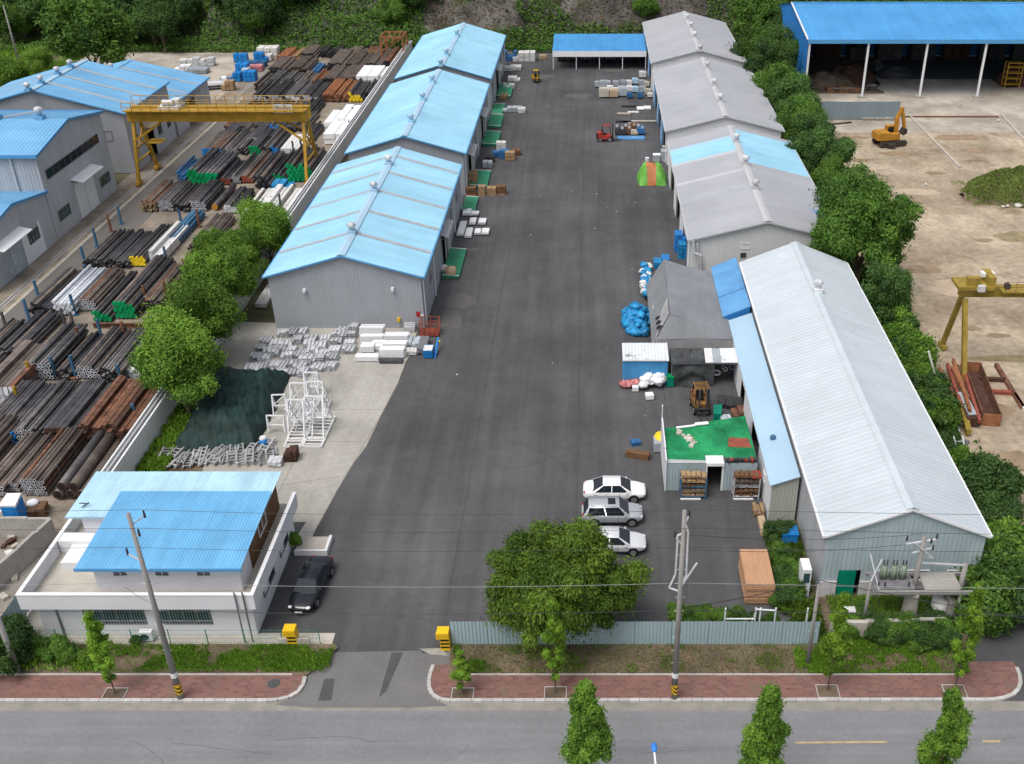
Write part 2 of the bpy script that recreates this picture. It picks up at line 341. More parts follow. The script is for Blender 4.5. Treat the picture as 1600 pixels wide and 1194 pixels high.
mat('machine_dark', (.055,.055,.06), .6, var=.4, scale=2, objrand=.3)
mat('machine_blue', (.035,.13,.30), .55, var=.25, scale=1, objrand=.25)
mat('sky_blue_panel', (.06,.27,.52), .6, var=.15, scale=.8, stretch=(1,1,.3))
mat('forklift_red', (.36,.04,.03), .5, var=.15)
mat('forklift_yellow', (.62,.37,.02), .5, var=.15)
mat('digger_orange', (.42,.20,.025), .55, var=.2, wear=.38, wearc=(.22,.11,.035), wscale=1.2)
mat('track', (.05,.042,.035), .9, var=.3, scale=3)
mat('car_white', (.78,.79,.80), .22, var=.01, spec=.5)
mat('car_silver', (.48,.50,.53), .25, metal=.4, var=.02, spec=.5)
mat('car_black', (.008,.010,.015), .1, var=.02, spec=.6)
mat('bark', (.12,.09,.065), .9, var=.3, scale=3)
mat('gate_green', (.0,.20,.13), .5, var=.1)
mat('wire', (.03,.03,.035), .6, var=.05)
mat('wire_pale', (.22,.225,.235), .5, var=.05)
mat('insulator', (.05,.045,.05), .3, var=.1)
mat('transformer', (.20,.25,.19), .5, var=.12, objrand=.1)
mat('stone_white', (.62,.61,.58), .85, var=.15, scale=2)
mat('stucco', (.43,.40,.35), .9, var=.15, scale=.8)
mat('lamp_blue', (.04,.20,.62), .4, var=.05)
mat('warning_yellow', (.72,.44,.02), .5, var=.1)
mat('factory_wall', (.44,.452,.475), .6, var=.05, scale=.2, wear=.32, wearc=(.37,.372,.38), wscale=.4, sheet=('y',.9,.03), streak=(((1.5,1.5,.15),.07),((.3,.3,.5),.05)))
leafmat('leaf_mid', (.022,.068,.014), (.15,.29,.045))
leafmat('leaf_bright', (.06,.15,.015), (.33,.55,.06), .4)
leafmat('leaf_fresh', (.036,.105,.014), (.24,.42,.055))
leafmat('leaf_dark', (.018,.058,.019), (.115,.22,.052))
leafmat('leaf_willow', (.026,.072,.012), (.20,.32,.04))
leafmat('grass_blade', (.045,.12,.012), (.26,.46,.05), .2)
leafmat('dry_leaf', (.05,.042,.02), (.17,.13,.055), .1)

def brickmat(name, c1, c2, cm, sx, sy, w=.5):
    m = bpy.data.materials.new(name); m.use_nodes = True; t = m.node_tree; N = t.nodes; Lk = t.links; b = N['Principled BSDF']
    g = N.new('ShaderNodeNewGeometry'); br = N.new('ShaderNodeTexBrick'); br.inputs['Scale'].default_value = 1
    br.inputs['Brick Width'].default_value = sx; br.inputs['Row Height'].default_value = sy; br.inputs['Mortar Size'].default_value = .012
    br.inputs['Color1'].default_value = lin(c1)+(1,); br.inputs['Color2'].default_value = lin(c2)+(1,); br.inputs['Mortar'].default_value = lin(cm)+(1,)
    Lk.new(g.outputs['Position'], br.inputs['Vector'])
    n = N.new('ShaderNodeTexNoise'); n.inputs['Scale'].default_value = .9; n.inputs['Detail'].default_value = 8; n.inputs['Roughness'].default_value = .7; Lk.new(g.outputs['Position'], n.inputs['Vector'])
    r = N.new('ShaderNodeValToRGB'); r.color_ramp.elements[0].position = .52; r.color_ramp.elements[1].position = .68
    r.color_ramp.elements[0].color = (0,0,0,1); r.color_ramp.elements[1].color = (1,1,1,1); Lk.new(n.outputs['Fac'], r.inputs[0])
    mx = N.new('ShaderNodeMix'); mx.data_type = 'RGBA'; Lk.new(r.outputs[0], mx.inputs[0]); Lk.new(br.outputs['Color'], mx.inputs[6]); mx.inputs[7].default_value = lin((.155,.115,.085))+(1,)
    Lk.new(mx.outputs[2], b.inputs['Base Color']); b.inputs['Roughness'].default_value = .9; MATS[name] = m
brickmat('pavers', (.15,.068,.058), (.22,.105,.09), (.20,.15,.125), .42, .21)

# ------------------------------------------------------------------ ground sheets
def sheet(name, pts, z, m):
    b = MB(); b.face([(p[0], p[1], z) for p in pts]); return struct(b.build(name, m))
def gp(*a): return [G(*p) for p in a]
sheet('ground', [(-700,-80),(700,-80),(700,900),(-700,900)], -.08, 'ground')
sheet('road', [(-400,20),(400,20),(400,43.15),(-400,43.15)], 0, 'road_asphalt')
sheet('gutter_strip', [(-400,42.25),(400,42.25),(400,42.93),(-400,42.93)], .005, 'gutter')
sheet('left_yard', [(-64,57),(-36.6,57),(-36.6,214),(-64,214)], -.03, 'left_concrete')
sheet('rear_left_yard', [(-100,158),(-64,158),(-64,212),(-100,212)], -.035, 'lot_concrete')
sheet('rubble_yard', [(-64,46),(-37.2,46),(-37.2,57),(-64,57)], -.03, 'rubble_ground')
sheet('office_plot', [(-37.2,47.2),(-16.5,47.2),(-16.5,66),(-37.2,66)], -.02, 'apron')
sheet('soil_strip', [(-36.6,60),(-30,60),(-30,92),(-36.6,92)], -.01, 'soil')
sheet('lane', [(-60,57),(-55.3,57),(-55.3,176),(-60,176)], -.02, 'lane')
sheet('lane_line', [(-60.3,57),(-59.9,57),(-59.9,178),(-60.3,178)], -.012, 'pale_line')
sheet('sand_lot', [(27.3,47.5),(150,47.5),(150,160),(27.3,160)], -.04, 'sand')
sheet('gate_apron', [(-19,42.92),(-7.3,42.92),(-7.3,47.6),(-19,47.6)], -.006, 'drive_asphalt')
sheet('shed_forecourt', [(36,157),(150,157),(150,212),(36,212)], -.036, 'lot_concrete')
# yard tarmac
sheet('yard_asphalt', [(-21.9,47.35),(-17.8,47.35),(-17.0,46.75),(-9.3,46.85),(-8.3,47.35),(14.6,47.35),(14.6,60),(13.6,60.2),(13.6,96),(13.2,100),(13.2,213),(-17.2,213),(-17.2,91),(-24,91),(-24,57),(-21.9,57)], 0, 'yard_asphalt')
ap = gp((448,862),(484,846),(500,815),(527,766),(548,730),(572,698),(600,640),(622,598),(634,566),(640,556))+[Vector((-17.3,90.9,0)),Vector((-36.4,92.5,0)),Vector((-36.4,90,0)),Vector((-30.6,66,0)),Vector((-30.6,60,0)),Vector((-21,60,0))]
sheet('concrete_apron', ap, .012, 'apron')
jt = MB()
for a, b in (((640,572),(566,700)),((566,700),(492,830)),((470,640),(600,640)),((430,760),(530,745)),((420,690),(572,690)),((520,600),(430,780))):
    p, q = G(*a), G(*b); d = (q-p).normalized(); n = Vector((-d.y, d.x, 0))*.02
    jt.face([(v.x, v.y, .017) for v in (p-n, q-n, q+n, p+n)])
tag(jt.build('slab_joint', 'apron_joint'), kind='structure')
# entrance drive
sheet('entrance_drive', gp((497,1020),(657,1017),(672,1042),(667,1070),(674,1090),(700,1103),(640,1106),(480,1106),(430,1101),(460,1092),(474,1070),(482,1045)), .012, 'drive_asphalt')
sheet('tarmac_repair', gp((507,1061),(523,1061),(518,1095),(497,1095)), .018, 'patch_asphalt')
sheet('tarmac_strip', gp((612,1020),(630,1020),(604,1080),(592,1090)), .018, 'patch_asphalt')
sheet('concrete_threshold', gp((655,1014),(690,1013),(700,1025),(672,1023)), .02, 'apron')
for n, pts in (('centre_line', ((1243,1159),(1386,1158),(1386,1161),(1243,1162))), ('centre_line', ((1535,1157),(1563,1157),(1563,1160),(1535,1160)))):
    sheet(n, gp(*pts), .006, mat('line_yellow', (.44,.34,.18), .8, var=.25, scale=2, wear=.46, wearc=(.24,.23,.22), wscale=1.5))
# pavements with kerbs
def crom(pts, k=8):
    P = [Vector(p) for p in pts]; P = [2*P[0]-P[1]]+P+[2*P[-1]-P[-2]]; out = []
    for i in range(1, len(P)-2):
        for j in range(k):
            t = j/k; a, b, c, d = P[i-1:i+3]
            out.append(.5*((2*b)+(c-a)*t+(2*a-5*b+4*c-d)*t*t+(3*b-a-3*c+d)*t**3))
    out.append(P[-2]); return out
def resample(pts, step):
    out = [pts[0]]; acc = 0
    for a, b in zip(pts, pts[1:]):
        L = (b-a).length; pos = 0
        while acc+(L-pos) >= step:
            pos += step-acc; acc = 0; out.append(a+(b-a)*pos/L)
        acc += L-pos
    return out
def kerb(path, z=.16):
    root = struct(link('kerb', None)); pts = resample(path, .62)
    for a, b in zip(pts, pts[1:]):
        d = (b-a).normalized(); m = MB(); g = d*.012; m.bar(a+g+Vector((0,0,z/2)), b-g+Vector((0,0,z/2)), .22, z); m.build('kerb_stone', 'kerb_stone', root)
def pavement(path, back, z=.13):
    b = MB(); b.prism([(p.x, p.y) for p in path]+[(p[0], p[1]) for p in back], -.02, z); struct(b.build('pavement', 'pavers'))
def bez(a, c, e, n=12): return [Vector(a)*(1-t)**2+Vector(c)*2*t*(1-t)+Vector(e)*t*t for t in [k/n for k in range(n+1)]]
def at(px, y): p = G(px, 1100); return Vector((p.x, y, 0))
Lk_ = [Vector((-75,42.95,0)), Vector((-40,42.95,0))]+bez(at(415,42.95), at(478,42.95), G(477,1054))
pavement(Lk_, [(-75,44.92)]); kerb(Lk_)
Rk_ = bez(G(677,1041), G(652,1101), at(712,42.95))+[Vector((10,42.98,0)), Vector((20,43.0,0))]+bez(at(1530,43.0), G(1622,1099), G(1583,1036))
pavement(Rk_, []); kerb(Rk_)
# verges (soil banks behind the pavements) and edging
def edging(x0, x1, y):
    root = struct(link('pavement_edging', None)); x = x0
    while x < x1: m = MB(); m.bb((x+.01,y-.05,0),(min(x+1.2,x1)-.01,y+.05,.19)); m.build('edging_stone', 'kerb_stone', root); x += 1.2
sheet('verge', [(-75,44.9),(-17.3,44.9),(-15.9,47.2),(-16.2,47.5),(-75,47.5)], .145, 'soil')
sheet('office_path', [(-37.2,47.5),(-16.4,47.5),(-16.4,48.6),(-37.2,48.6)], .01, 'stucco')
b = MB(); b.prism([(-8.7,44.9),(22.6,44.9),(24.2,47.6),(24.2,52),(14.8,52),(14.8,47.5),(-8.9,47.5)], -.02, .15); struct(b.build('verge', 'soil'))
edging(-60, -18.2, 44.93); edging(-8.2, 22.4, 44.93)
sheet('side_track', [(22.6,43.0),(60,43.0),(60,49.5),(24.2,49.5)], .02, 'patch_asphalt')

# ------------------------------------------------------------------ hillside behind the yards
def hillh(x, y):
    toe = 213 + (2 if x > -14 else 0) + 3*math.sin(x*.05) + (6 if x < -80 else 0)
    d = y-toe
    if d <= 0: return -.3
    st = 1.0 if -30 < x < 45 else .72
    h = st*d if d < 45 else st*45+(d-45)*.25
    h += (mnoise.noise((x*.06, y*.06, 0))*3.2+mnoise.noise((x*.22, y*.22, 3))*1.3+mnoise.noise((x*.7, y*.7, 5))*.45)*min(1, d/6)
    return h
xs = np.concatenate([np.linspace(-330,-140,40), np.linspace(-138,90,230), np.linspace(93,330,50)]); ys = np.concatenate([np.linspace(207,232,40), np.linspace(234,420,50)])
V = [(x, y, hillh(x, y)) for y in ys for x in xs]; nx = len(xs)
F = [(j*nx+i, j*nx+i+1, (j+1)*nx+i+1, (j+1)*nx+i) for j in range(len(ys)-1) for i in range(nx-1)]
mat('hill_rock', (.06,.056,.053), .95, var=.45, scale=.25, c2=(.125,.115,.106), fine=.5, bump=1, bscale=1.5, wear=.47, wearc=(.045,.062,.02), wscale=.16)
struct(link('hillside', npmesh('hillside', V, F, 'hill_rock')))

def blob_sheet(name, cx, cy, rx, ry, z, m, seed):
    n = 28; pts = []
    for k in range(n):
        a = k*math.tau/n; r = 1+.45*mnoise.noise((math.cos(a)*1.3+seed*3.7, math.sin(a)*1.3, seed))+.2*mnoise.noise((math.cos(a)*4+seed, math.sin(a)*4, 2)); pts.append((cx+rx*r*math.cos(a), cy+ry*r*math.sin(a)))
    sheet(name, pts, z, m)
mat('stain_soil', (.285,.21,.14), .95, var=.3, scale=.8, fine=.25); mat('stain_pale', (.455,.365,.27), .95, var=.15, scale=.6, fine=.2); mat('stain_moss', (.27,.225,.13), .95, var=.3, scale=.8, fine=.25)
for i, (px, py, rx, ry, m) in enumerate(((1440,421,2.2,1.0,'stain_soil'),(1535,375,1.2,.6,'stain_soil'),(1478,395,1.0,.5,'stain_soil'),(1560,524,1.3,.5,'stain_soil'),(1518,512,.9,.6,'stain_soil'),(1400,240,2.5,1.0,'stain_soil'),(1345,250,2.0,.8,'stain_soil'),(1430,300,3,1.2,'stain_pale'),(1500,450,4,2,'stain_pale'),(1590,370,3,1.6,'stain_moss'),(1460,270,1.5,.8,'stain_soil'),(1530,235,2.5,1.0,'stain_soil'),(1570,560,4,.6,'stain_moss'),(1340,215,2,.7,'stain_soil'),(1560,640,1.4,1.0,'stain_soil'),(1590,720,1.6,1.2,'stain_soil'),(1500,215,4,1.5,'stain_soil'))):
    g = G(px, py); blob_sheet('soil_stain', g.x, g.y, rx, ry, -.028+.0006*i, m, i+1)
mat('stain_oil', (.055,.055,.058), .7, var=.2, scale=2); mat('stain_dust', (.104,.101,.097), .9, var=.15, scale=1.5, fine=.15)
for i, (px, py, rx, ry, m) in enumerate(((1100,690,.8,.4,'stain_oil'),(720,470,1.5,1.8,'stain_dust'),(705,500,1.2,2.2,'stain_dust'),(905,150,2.5,1.5,'stain_dust'),(850,330,.5,.4,'stain_oil'),(930,560,.4,.3,'stain_oil'),(1010,330,.6,.5,'stain_oil'),(840,120,3,1.5,'stain_dust'),(960,110,2.6,1.2,'stain_dust'),(740,390,.7,.5,'stain_dust'))):
    g = G(px, py); blob_sheet('tarmac_stain', g.x, g.y, rx, ry, .004+.0004*i, m, i+30)
g = G(428,1068, .13); b = MB(); b.tube((g.x,g.y,.128),(g.x,g.y,.14),.38,n=18); struct(b.build('manhole_cover', 'patch_asphalt'))

def thin_path(name, pts, w_, z, m):
    b = MB()
    for p, q in zip(pts, pts[1:]):
        p, q = Vector(p), Vector(q); d = (q-p).normalized(); n = Vector((-d.y, d.x, 0))*w_/2; e = d*w_*.3
        b.face([(v.x, v.y, z) for v in (p-n-e, q-n+e, q+n+e, p+n-e)])
    struct(b.build(name, m))
mat('crack', (.038,.038,.04), .9, var=.2)
for x in (-9.6,-1.2,6.4): thin_path('paving_seam', [(x+.05*math.sin(k*.9), 52+k*9, 0) for k in range(18)], .035, .0032, 'crack')
for i in range(16):
    x, y = rnd.uniform(-14,11), rnd.uniform(50,185); a = rnd.choice((0,1.57))+rnd.uniform(-.5,.5); pts = []
    for k in range(rnd.randint(6,12)): pts.append((x,y,0)); a += rnd.uniform(-.35,.35); x += math.cos(a)*.7; y += math.sin(a)*.7
    thin_path('tarmac_crack', pts, .03, .0036, 'crack')
for i in range(9):
    x, y = rnd.uniform(-32,22), rnd.uniform(37.5,42.1); a = rnd.uniform(-.3,.3); pts = []
    for k in range(rnd.randint(5,11)): pts.append((x,y,0)); a += rnd.uniform(-.3,.3); x += math.cos(a)*.6; y += math.sin(a)*.4
    thin_path('road_crack', pts, .022, .004, 'patch_asphalt')
# ------------------------------------------------------------------ building kit
def ventilator(parent, x, y, z, m='pale_blue', s=1.0):
    b = MB(); b.box((x,y,z+.12*s), (.75*s,.75*s,.35*s)); b.tube((x,y,z+.25*s),(x,y,z+.5*s),.24*s,n=8); v = b.build('ventilator', m, parent)
    h = MB(); prof = ((.0,.24),(.12,.40),(.32,.46),(.5,.40),(.6,.22),(.63,.02)); n = 12; vs = []; fs = []
    for zz, r in prof:
        for k in range(n): vs.append((x+s*r*math.cos(k*math.tau/n)*(1-.12*(k%2)), y+s*r*math.sin(k*math.tau/n)*(1-.12*(k%2)), z+s*(.5+zz)))
    for i in range(len(prof)-1):
        for k in range(n): fs.append((i*n+k, i*n+(k+1)%n, (i+1)*n+(k+1)%n, (i+1)*n+k))
    h.mesh(vs, fs); h.build('turbine_head', 'galv' if m != 'blue_roof' else 'pale_blue', v)
def wframe(b, o, u, nrm, a, c, z0, z1, t=.05, d=.08):
    o, u, nrm = Vector(o), Vector(u), Vector(nrm); Z = Vector((0,0,1))
    P = lambda s, z: o+u*s+Z*z+nrm*.03
    for p, q in ((P(a-t/2,z0),P(c+t/2,z0)),(P(a-t/2,z1),P(c+t/2,z1)),(P(a,z0+t/2),P(a,z1-t/2)),(P(c,z0+t/2),P(c,z1-t/2))): b.bar(p, q, d, t, up=(0,0,1) if abs((q-p).z) < .1 else tuple(nrm))
def window(parent, o, u, nrm, a, c, z0, z1, n=2, fm='white_steel', gm='glass_green', bars=0):
    b = MB(); wframe(b, o, u, nrm, a, c, z0, z1); U, O, N_ = Vector(u), Vector(o), Vector(nrm); Z = Vector((0,0,1))
    for k in range(1, n): s = a+(c-a)*k/n; b.bar(O+U*s+Z*(z0+.05)+N_*.03, O+U*s+Z*(z1-.05)+N_*.03, .05, .05, up=nrm)
    f = b.build('window', fm, parent)
    for k in range(n):
        s0 = a+(c-a)*k/n+.04; s1 = a+(c-a)*(k+1)/n-.04; g = MB(); off = N_*(-.02+.012*(k % 2))
        g.slab([O+U*s0+Z*(z0+.04)+off, O+U*s1+Z*(z0+.04)+off, O+U*s1+Z*(z1-.04)+off, O+U*s0+Z*(z1-.04)+off], .01); g.build('pane', gm, f)
    if bars:
        g = MB()
        for k in range(bars): s = a+(c-a)*(k+.5)/bars; g.tube(O+U*s+Z*z0+N_*.1, O+U*s+Z*z1+N_*.1, .007, n=4)
        g.tube(O+U*a+Z*(z0+.3)+N_*.1, O+U*c+Z*(z0+.3)+N_*.1, .012, n=4); g.tube(O+U*a+Z*(z1-.2)+N_*.1, O+U*c+Z*(z1-.2)+N_*.1, .012, n=4)
        g.build('security_bars', 'white_steel', f)
def gable_h(W, he, hr, ridge=.5):
    return lambda s: he+(hr-he)*(s/(W*ridge) if s < W*ridge else (W-s)/(W*(1-ridge)))
RIB = .018
def roof_bands(root, xm, xe, hr, he, bands, ov, pitch, z=.07):
    run = math.hypot(xe-xm, hr-he); v = Vector((xe-xm, 0, he-hr)).normalized(); L = run*(1+ov/abs(xe-xm))
    nrm = Vector((0,1,0)).cross(v); nrm = nrm if nrm.z > 0 else -nrm
    for ya, yb, m in bands:
        b = MB(); b.corr((xm,ya,hr+z), (0,1,0), v, yb-ya, 0.02, L, pitch, RIB, nrm); b.build('roof_panel', m, root)
    return v, L, nrm
def warehouse(name, label, x0, x1, y0, y1, he, hr, roof, wall, ridge='pale_blue', trim='trim_blue', strips=(), vents=(), ov=.35, pitch=.45, lb=None, rb=None, holesR=(), holesL=(), holesF=(), front=None, vm=None, side=None, group=None, pipes=(), rib=None):
    global RIB
    RIB = rib or .016
    root = thing(name, label, 'warehouse' if name == 'warehouse' else 'building', ((x0+x1)/2, y0, 0), group=group)
    xm = (x0+x1)/2; W = x1-x0; gh = gable_h(W, he, hr); wp = .3; wd = .014
    b = MB(); b.corr((x0,y0,0), (1,0,0), (0,0,1), W, 0, gh, wp, wd, (0,-1,0), holesF); b.build('gable_wall', front or wall, root)
    b = MB(); b.corr((x0,y1,0), (1,0,0), (0,0,1), W, 0, gh, wp*2, .03, (0,1,0)); b.build('gable_wall', front or wall, root)
    b = MB(); b.corr((x1,y0,0), (0,1,0), (0,0,1), y1-y0, 0, he, wp, wd, (1,0,0), holesR); b.build('side_wall', side or wall, root)
    b = MB(); b.corr((x0,y0,0), (0,1,0), (0,0,1), y1-y0, 0, he, wp, wd, (-1,0,0), holesL); b.build('side_wall', side or wall, root)
    a, c = y0-ov, y1+ov
    vR, LR, nR = roof_bands(root, xm, x1, hr, he, rb or [(a, c, roof)], ov, pitch)
    vL, LL, nL = roof_bands(root, xm, x0, hr, he, lb or [(a, c, roof)], ov, pitch)
    for ys in strips:
        for v, L, n in ((vR, LR, nR), (vL, LL, nL)):
            b = MB(); b.corr(Vector((xm,ys,hr+.07))+n*.03, (0,1,0), v, .62, .35, L-.1, .31, .015, n); b.build('skylight_strip', 'skylight', root)
    b = MB(); zc = hr+.17; k = (hr-he)/(W/2)*.42
    b.mesh([(xm-.42,a,zc-k),(xm,a,zc),(xm+.42,a,zc-k),(xm-.42,c,zc-k),(xm,c,zc),(xm+.42,c,zc-k)], [(0,1,4,3),(1,2,5,4)]); b.build('ridge_cap', ridge, root)
    for v, L in ((vR, LR), (vL, LL)):
        for yy in (a, c):
            b = MB(); p = Vector((xm,yy,hr-.02)); b.bar(p, p+v*(L-.02), .06, .17); b.build('verge_trim', trim, root)
        b = MB(); p = Vector((xm,a,hr-.02))+v*(L+.06); b.bar(p+Vector((0,.05,0)), p+Vector((0,c-a-.05,0)), .16, .18); b.build('gutter', trim, root)
    for yy in pipes:
        b = MB(); b.tube((x1+.14,yy,.05),(x1+.14,yy,he-.15),.07,n=6); b.build('downpipe', 'white_steel', root)
    for yy in vents: ventilator(root, xm, yy, hr+.1, vm or 'pale_blue')
    return root
def side_door(root, x, y0, y1, h, open_=True, m='wall_gray_lt', sgn=1):
    b = MB(); t = .12
    for p, q in (((x+.03*sgn,y0,0),(x+.03*sgn,y0,h)),((x+.03*sgn,y1,0),(x+.03*sgn,y1,h)),((x+.03*sgn,y0-.06,h+.06),(x+.03*sgn,y1+.06,h+.06))): b.bar(p, q, .14, t, up=(1,0,0))
    b.build('door_frame', 'galv_dark', root)
    d = MB(); L = y1-y0
    d.corr((x+.16*sgn, y1-.05 if open_ else y0, .05), (0,1,0), (0,0,1), L*.95, 0, h, .3, .03, (sgn,0,0)); d.bb((x+.1*sgn, y0 if not open_ else y0+.6, h+.1),(x+.24*sgn, y1+(L*.95 if open_ else 0), h+.24)); d.build('sliding_door', m, root)
def awning(root, x, y0, y1, z, out=1.3, m='white_paint', sgn=1):
    b = MB(); b.slab([(x,y0,z+.35),(x+out*sgn,y0,z),(x+out*sgn,y1,z),(x,y1,z+.35)] if sgn > 0 else [(x,y1,z+.35),(x+out*sgn,y1,z),(x+out*sgn,y0,z),(x,y0,z+.35)], .06)
    for y in (y0+.1, y1-.1): b.bar((x,y,z-.3),(x+out*.9*sgn,y,z-.05),.04)
    b.build('awning', m, root)

# ------------------------------------------------------------------ blue-roofed warehouses, left of the yard
WX0, WX1, WHE, WHR = -31.4, -16.6, 5.75, 7.9
vy = lambda *p: [G(x, y+4, 8.2).y for x, y in p]
WG = 'blue-roofed warehouses along the yard'
specs = [(91.0, 124.0, 'front blue-roofed warehouse with grey gable facing the concrete apron', [96.2,102.4,108.6,114.8,120.6], ((548,357),(587,292),(610,250))),
         (129.2, 163.6, 'middle blue-roofed warehouse with three roof ventilators and a plain roof', [], ((645,184),(663,150),(680,122))),
         (167.6, 199.6, 'rear blue-roofed warehouse nearest the wooded slope', [], ((696,97),(706,80),(723,50)))]
RAMPS = [((692,387),(725,430)), ((719,306),(746,328)), ((741,265),(765,289)), ((754,204),(782,224)), ((763,178),(786,196)), ((773,161),(787,177)), ((779,129),(802,149))]
ramps = []
for a, c in RAMPS:
    p, q = G(c[0]-(c[0]-a[0])*.35, a[1], .5), G(c[0], c[1], .5); ramps.append((p.y, q.y))
for wi, (ya, yb, lab, st, vp) in enumerate(specs):
    doors = []
    for far, near in ramps:
        mid = (near+far)/2+.6
        if ya+2 < mid < yb-2: doors.append((mid-1.7, mid+1.7))
    holes = [(a-ya, c-ya, 0, 3.6) for a, c in doors]
    wins = [y for y in (ya+5.5, ya+14, ya+23, ya+29) if all(abs(y-(a+c)/2) > 5.2 for a, c in doors)]
    wh = warehouse('warehouse', lab, WX0, WX1, ya, yb, WHE, WHR, 'blue_roof', 'wall_gray', strips=st, vents=vy(*vp), holesR=holes, group=WG, pipes=(ya+.35, ya+7.4, ya+16.5, ya+25, yb-.6), vm='blue_roof' if wi else 'pale_blue', pitch=.5)
    for a, c in doors: side_door(wh, WX1, a, c, 3.6); awning(wh, WX1, a-.4, c+1.2, 3.9, .9, 'wall_gray_lt')
    for y in wins: window(wh, (WX1,ya,0), (0,1,0), (1,0,0), y-ya-.6, y-ya+.6, 2.6, 3.6, 2, 'galv_dark', 'glass_dark')
    if wi == 0:
        for x, z, m in ((-28.0, 4.2, 'lamp_glass'), (-19.4, 4.35, 'lamp_glass'), (-19.1, 1.05, 'warning_yellow')):
            b = MB(); b.box((x,90.9,z),(.3,.22,.3)); b.tube((x,90.8,z),(x,90.6,z),.13,.17,n=8); b.build('wall_lamp' if z > 2 else 'siren', m, wh)
        b = MB(); b.bb((-17.35,90.9,1.35),(-16.95,90.94,1.85)); b.build('notice_board', 'paint_red', wh)
        b = MB(); b.bb((-16.92,90.9,1.25),(-16.62,90.94,1.6)); b.build('notice_board', 'dull_white', wh)
# green loading platforms at the doors
names = ['by the nearest warehouse door, tan sack resting on it','beside the pallets of boxes, nearer one','with timber crate standing on it','third towards the slope, in front of the middle warehouse','fourth towards the slope, middle warehouse','small one beside the grey workbench','farthest, beside the rear warehouse door']
for (a, c), nm in zip(RAMPS, names):
    p, q = G(c[0]-(c[0]-a[0])*.35, a[1], .5), G(c[0], c[1], .5); x1 = (p.x+q.x)/2+.3; x0 = WX1+.25; y0, y1 = q.y, p.y
    t = thing('loading_platform', 'green loading platform '+nm, 'platform', ((x0+x1)/2,y0,0), group='green loading platforms')
    b = MB(); b.slab([(x0,y0,.5),(x1,y0,.36),(x1,y1,.36),(x0,y1,.5)], .14); b.build('deck', 'ramp_green', t)
    b = MB()
    for y in (y0+.08, y1-.08): b.bar((x0,y,.52),(x1,y,.38),.14,.04)
    b.build('edge_strip', 'dull_white', t)
    for x in (x0+.15, x1-.15):
        for y in (y0+.15, y1-.15): b = MB(); b.box((x,y,.13),(.12,.12,.26)); b.build('leg', 'ramp_green', t)
    b = MB(); b.bb((x0+.05,y0+.01,.1),(x1-.05,y0+.04,.28)); b.build('skirt', 'ramp_green', t)

# ------------------------------------------------------------------ grey sheds, right of the yard
BG = 'grey-roofed sheds along the yard'
BX0, BX1, BHE, BHR = 10.6, 26.4, 5.0, 7.0
bv = lambda *p: [G(x, y+4, 7.3).y for x, y in p]
Bs = [(102.0, 136.2, 'grey shed roof with pale blue roof bands, nearest of the grey sheds', ((1154,215),(1166,250),(1182,288))),
      (141.3, 175.6, 'middle grey-roofed shed with white gable end', ((1109,101),(1121,128),(1130,152))),
      (181.6, 215.5, 'farthest grey-roofed shed next to the blue canopy', ((1077,25),(1082,38),(1088,53),(1096,74)))]
for i, (ya, yb, lab, vp) in enumerate(Bs):
    lb = rb = None
    if i == 0:
        e = .35
        lb = [(ya-e,112.3,'gray_roof'),(112.3,113.0,'skylight'),(113.0,118.6,'gray_roof'),(118.6,119.2,'ridge_gray'),(119.2,125.6,'gray_roof'),(125.6,126.4,'ridge_gray'),(126.4,131.6,'blue_roof'),(131.6,132.4,'pale_blue'),(132.4,yb+e,'gray_roof')]
        rb = [(ya-e,121.6,'gray_roof'),(121.6,135.2,'blue_roof'),(135.2,yb+e,'gray_roof')]
    hl = []
    dl = [(ya+4, ya+8.5), (ya+15, ya+19), (ya+25, ya+29)]
    hl = [(a-ya, c-ya, 0, 3.4) for a, c in dl]
    wh = warehouse('warehouse', lab, BX0, BX1, ya, yb, BHE, BHR, 'gray_roof', 'wall_white_rib', ridge='ridge_gray', trim='ridge_gray', front='white_paint' if i else 'wall_white_rib', lb=lb, rb=rb, vents=bv(*vp), holesL=hl, group=BG, vm='ridge_gray', pitch=.5)
    for a, c in dl: side_door(wh, BX0, a, c, 3.4, True, 'mid_blue_roof' if i else 'wall_white_rib', -1)
    for y in (ya+1, ya+11.5, ya+22, yb-1): b = MB(); b.tube((BX0-.15,y,.05),(BX0-.15,y,BHE-.1),.08,n=6); b.build('downpipe', 'white_steel', wh)
    if i == 0:
        window(wh, (BX0,ya,0), (1,0,0), (0,-1,0), 5.3, 6.2, 3.9, 4.5, 3, 'white_steel', 'glass_dark')
        b = MB(); b.bb((15.9,ya-.1,2.9),(16.5,ya+.0,3.4)); b.build('wall_vent', 'machine_dark', wh)
        b = MB(); b.tube((11.5,ya-.05,3.1),(11.5,ya-.45,3.1),.22,n=10); b.build('extractor', 'galv', wh)
        b = MB(); b.slab([(22.4,107.2,6.0),(26.9,105.3,5.02),(26.9,109.4,5.02),(22.4,109.4,6.02)], .05); b.build('roof_patch', 'mid_blue_roof', wh)
        for pts in ([(10.7,101.6,5.2),(10.9,101.5,3.6),(11.6,101.5,3.3),(11.7,101.5,.3)], [(11.2,101.6,4.6),(11.4,101.5,2.6),(11.4,101.5,.2)]):
            b = MB(); b.path(pts, .13, 7); b.build('duct', 'galv', wh)

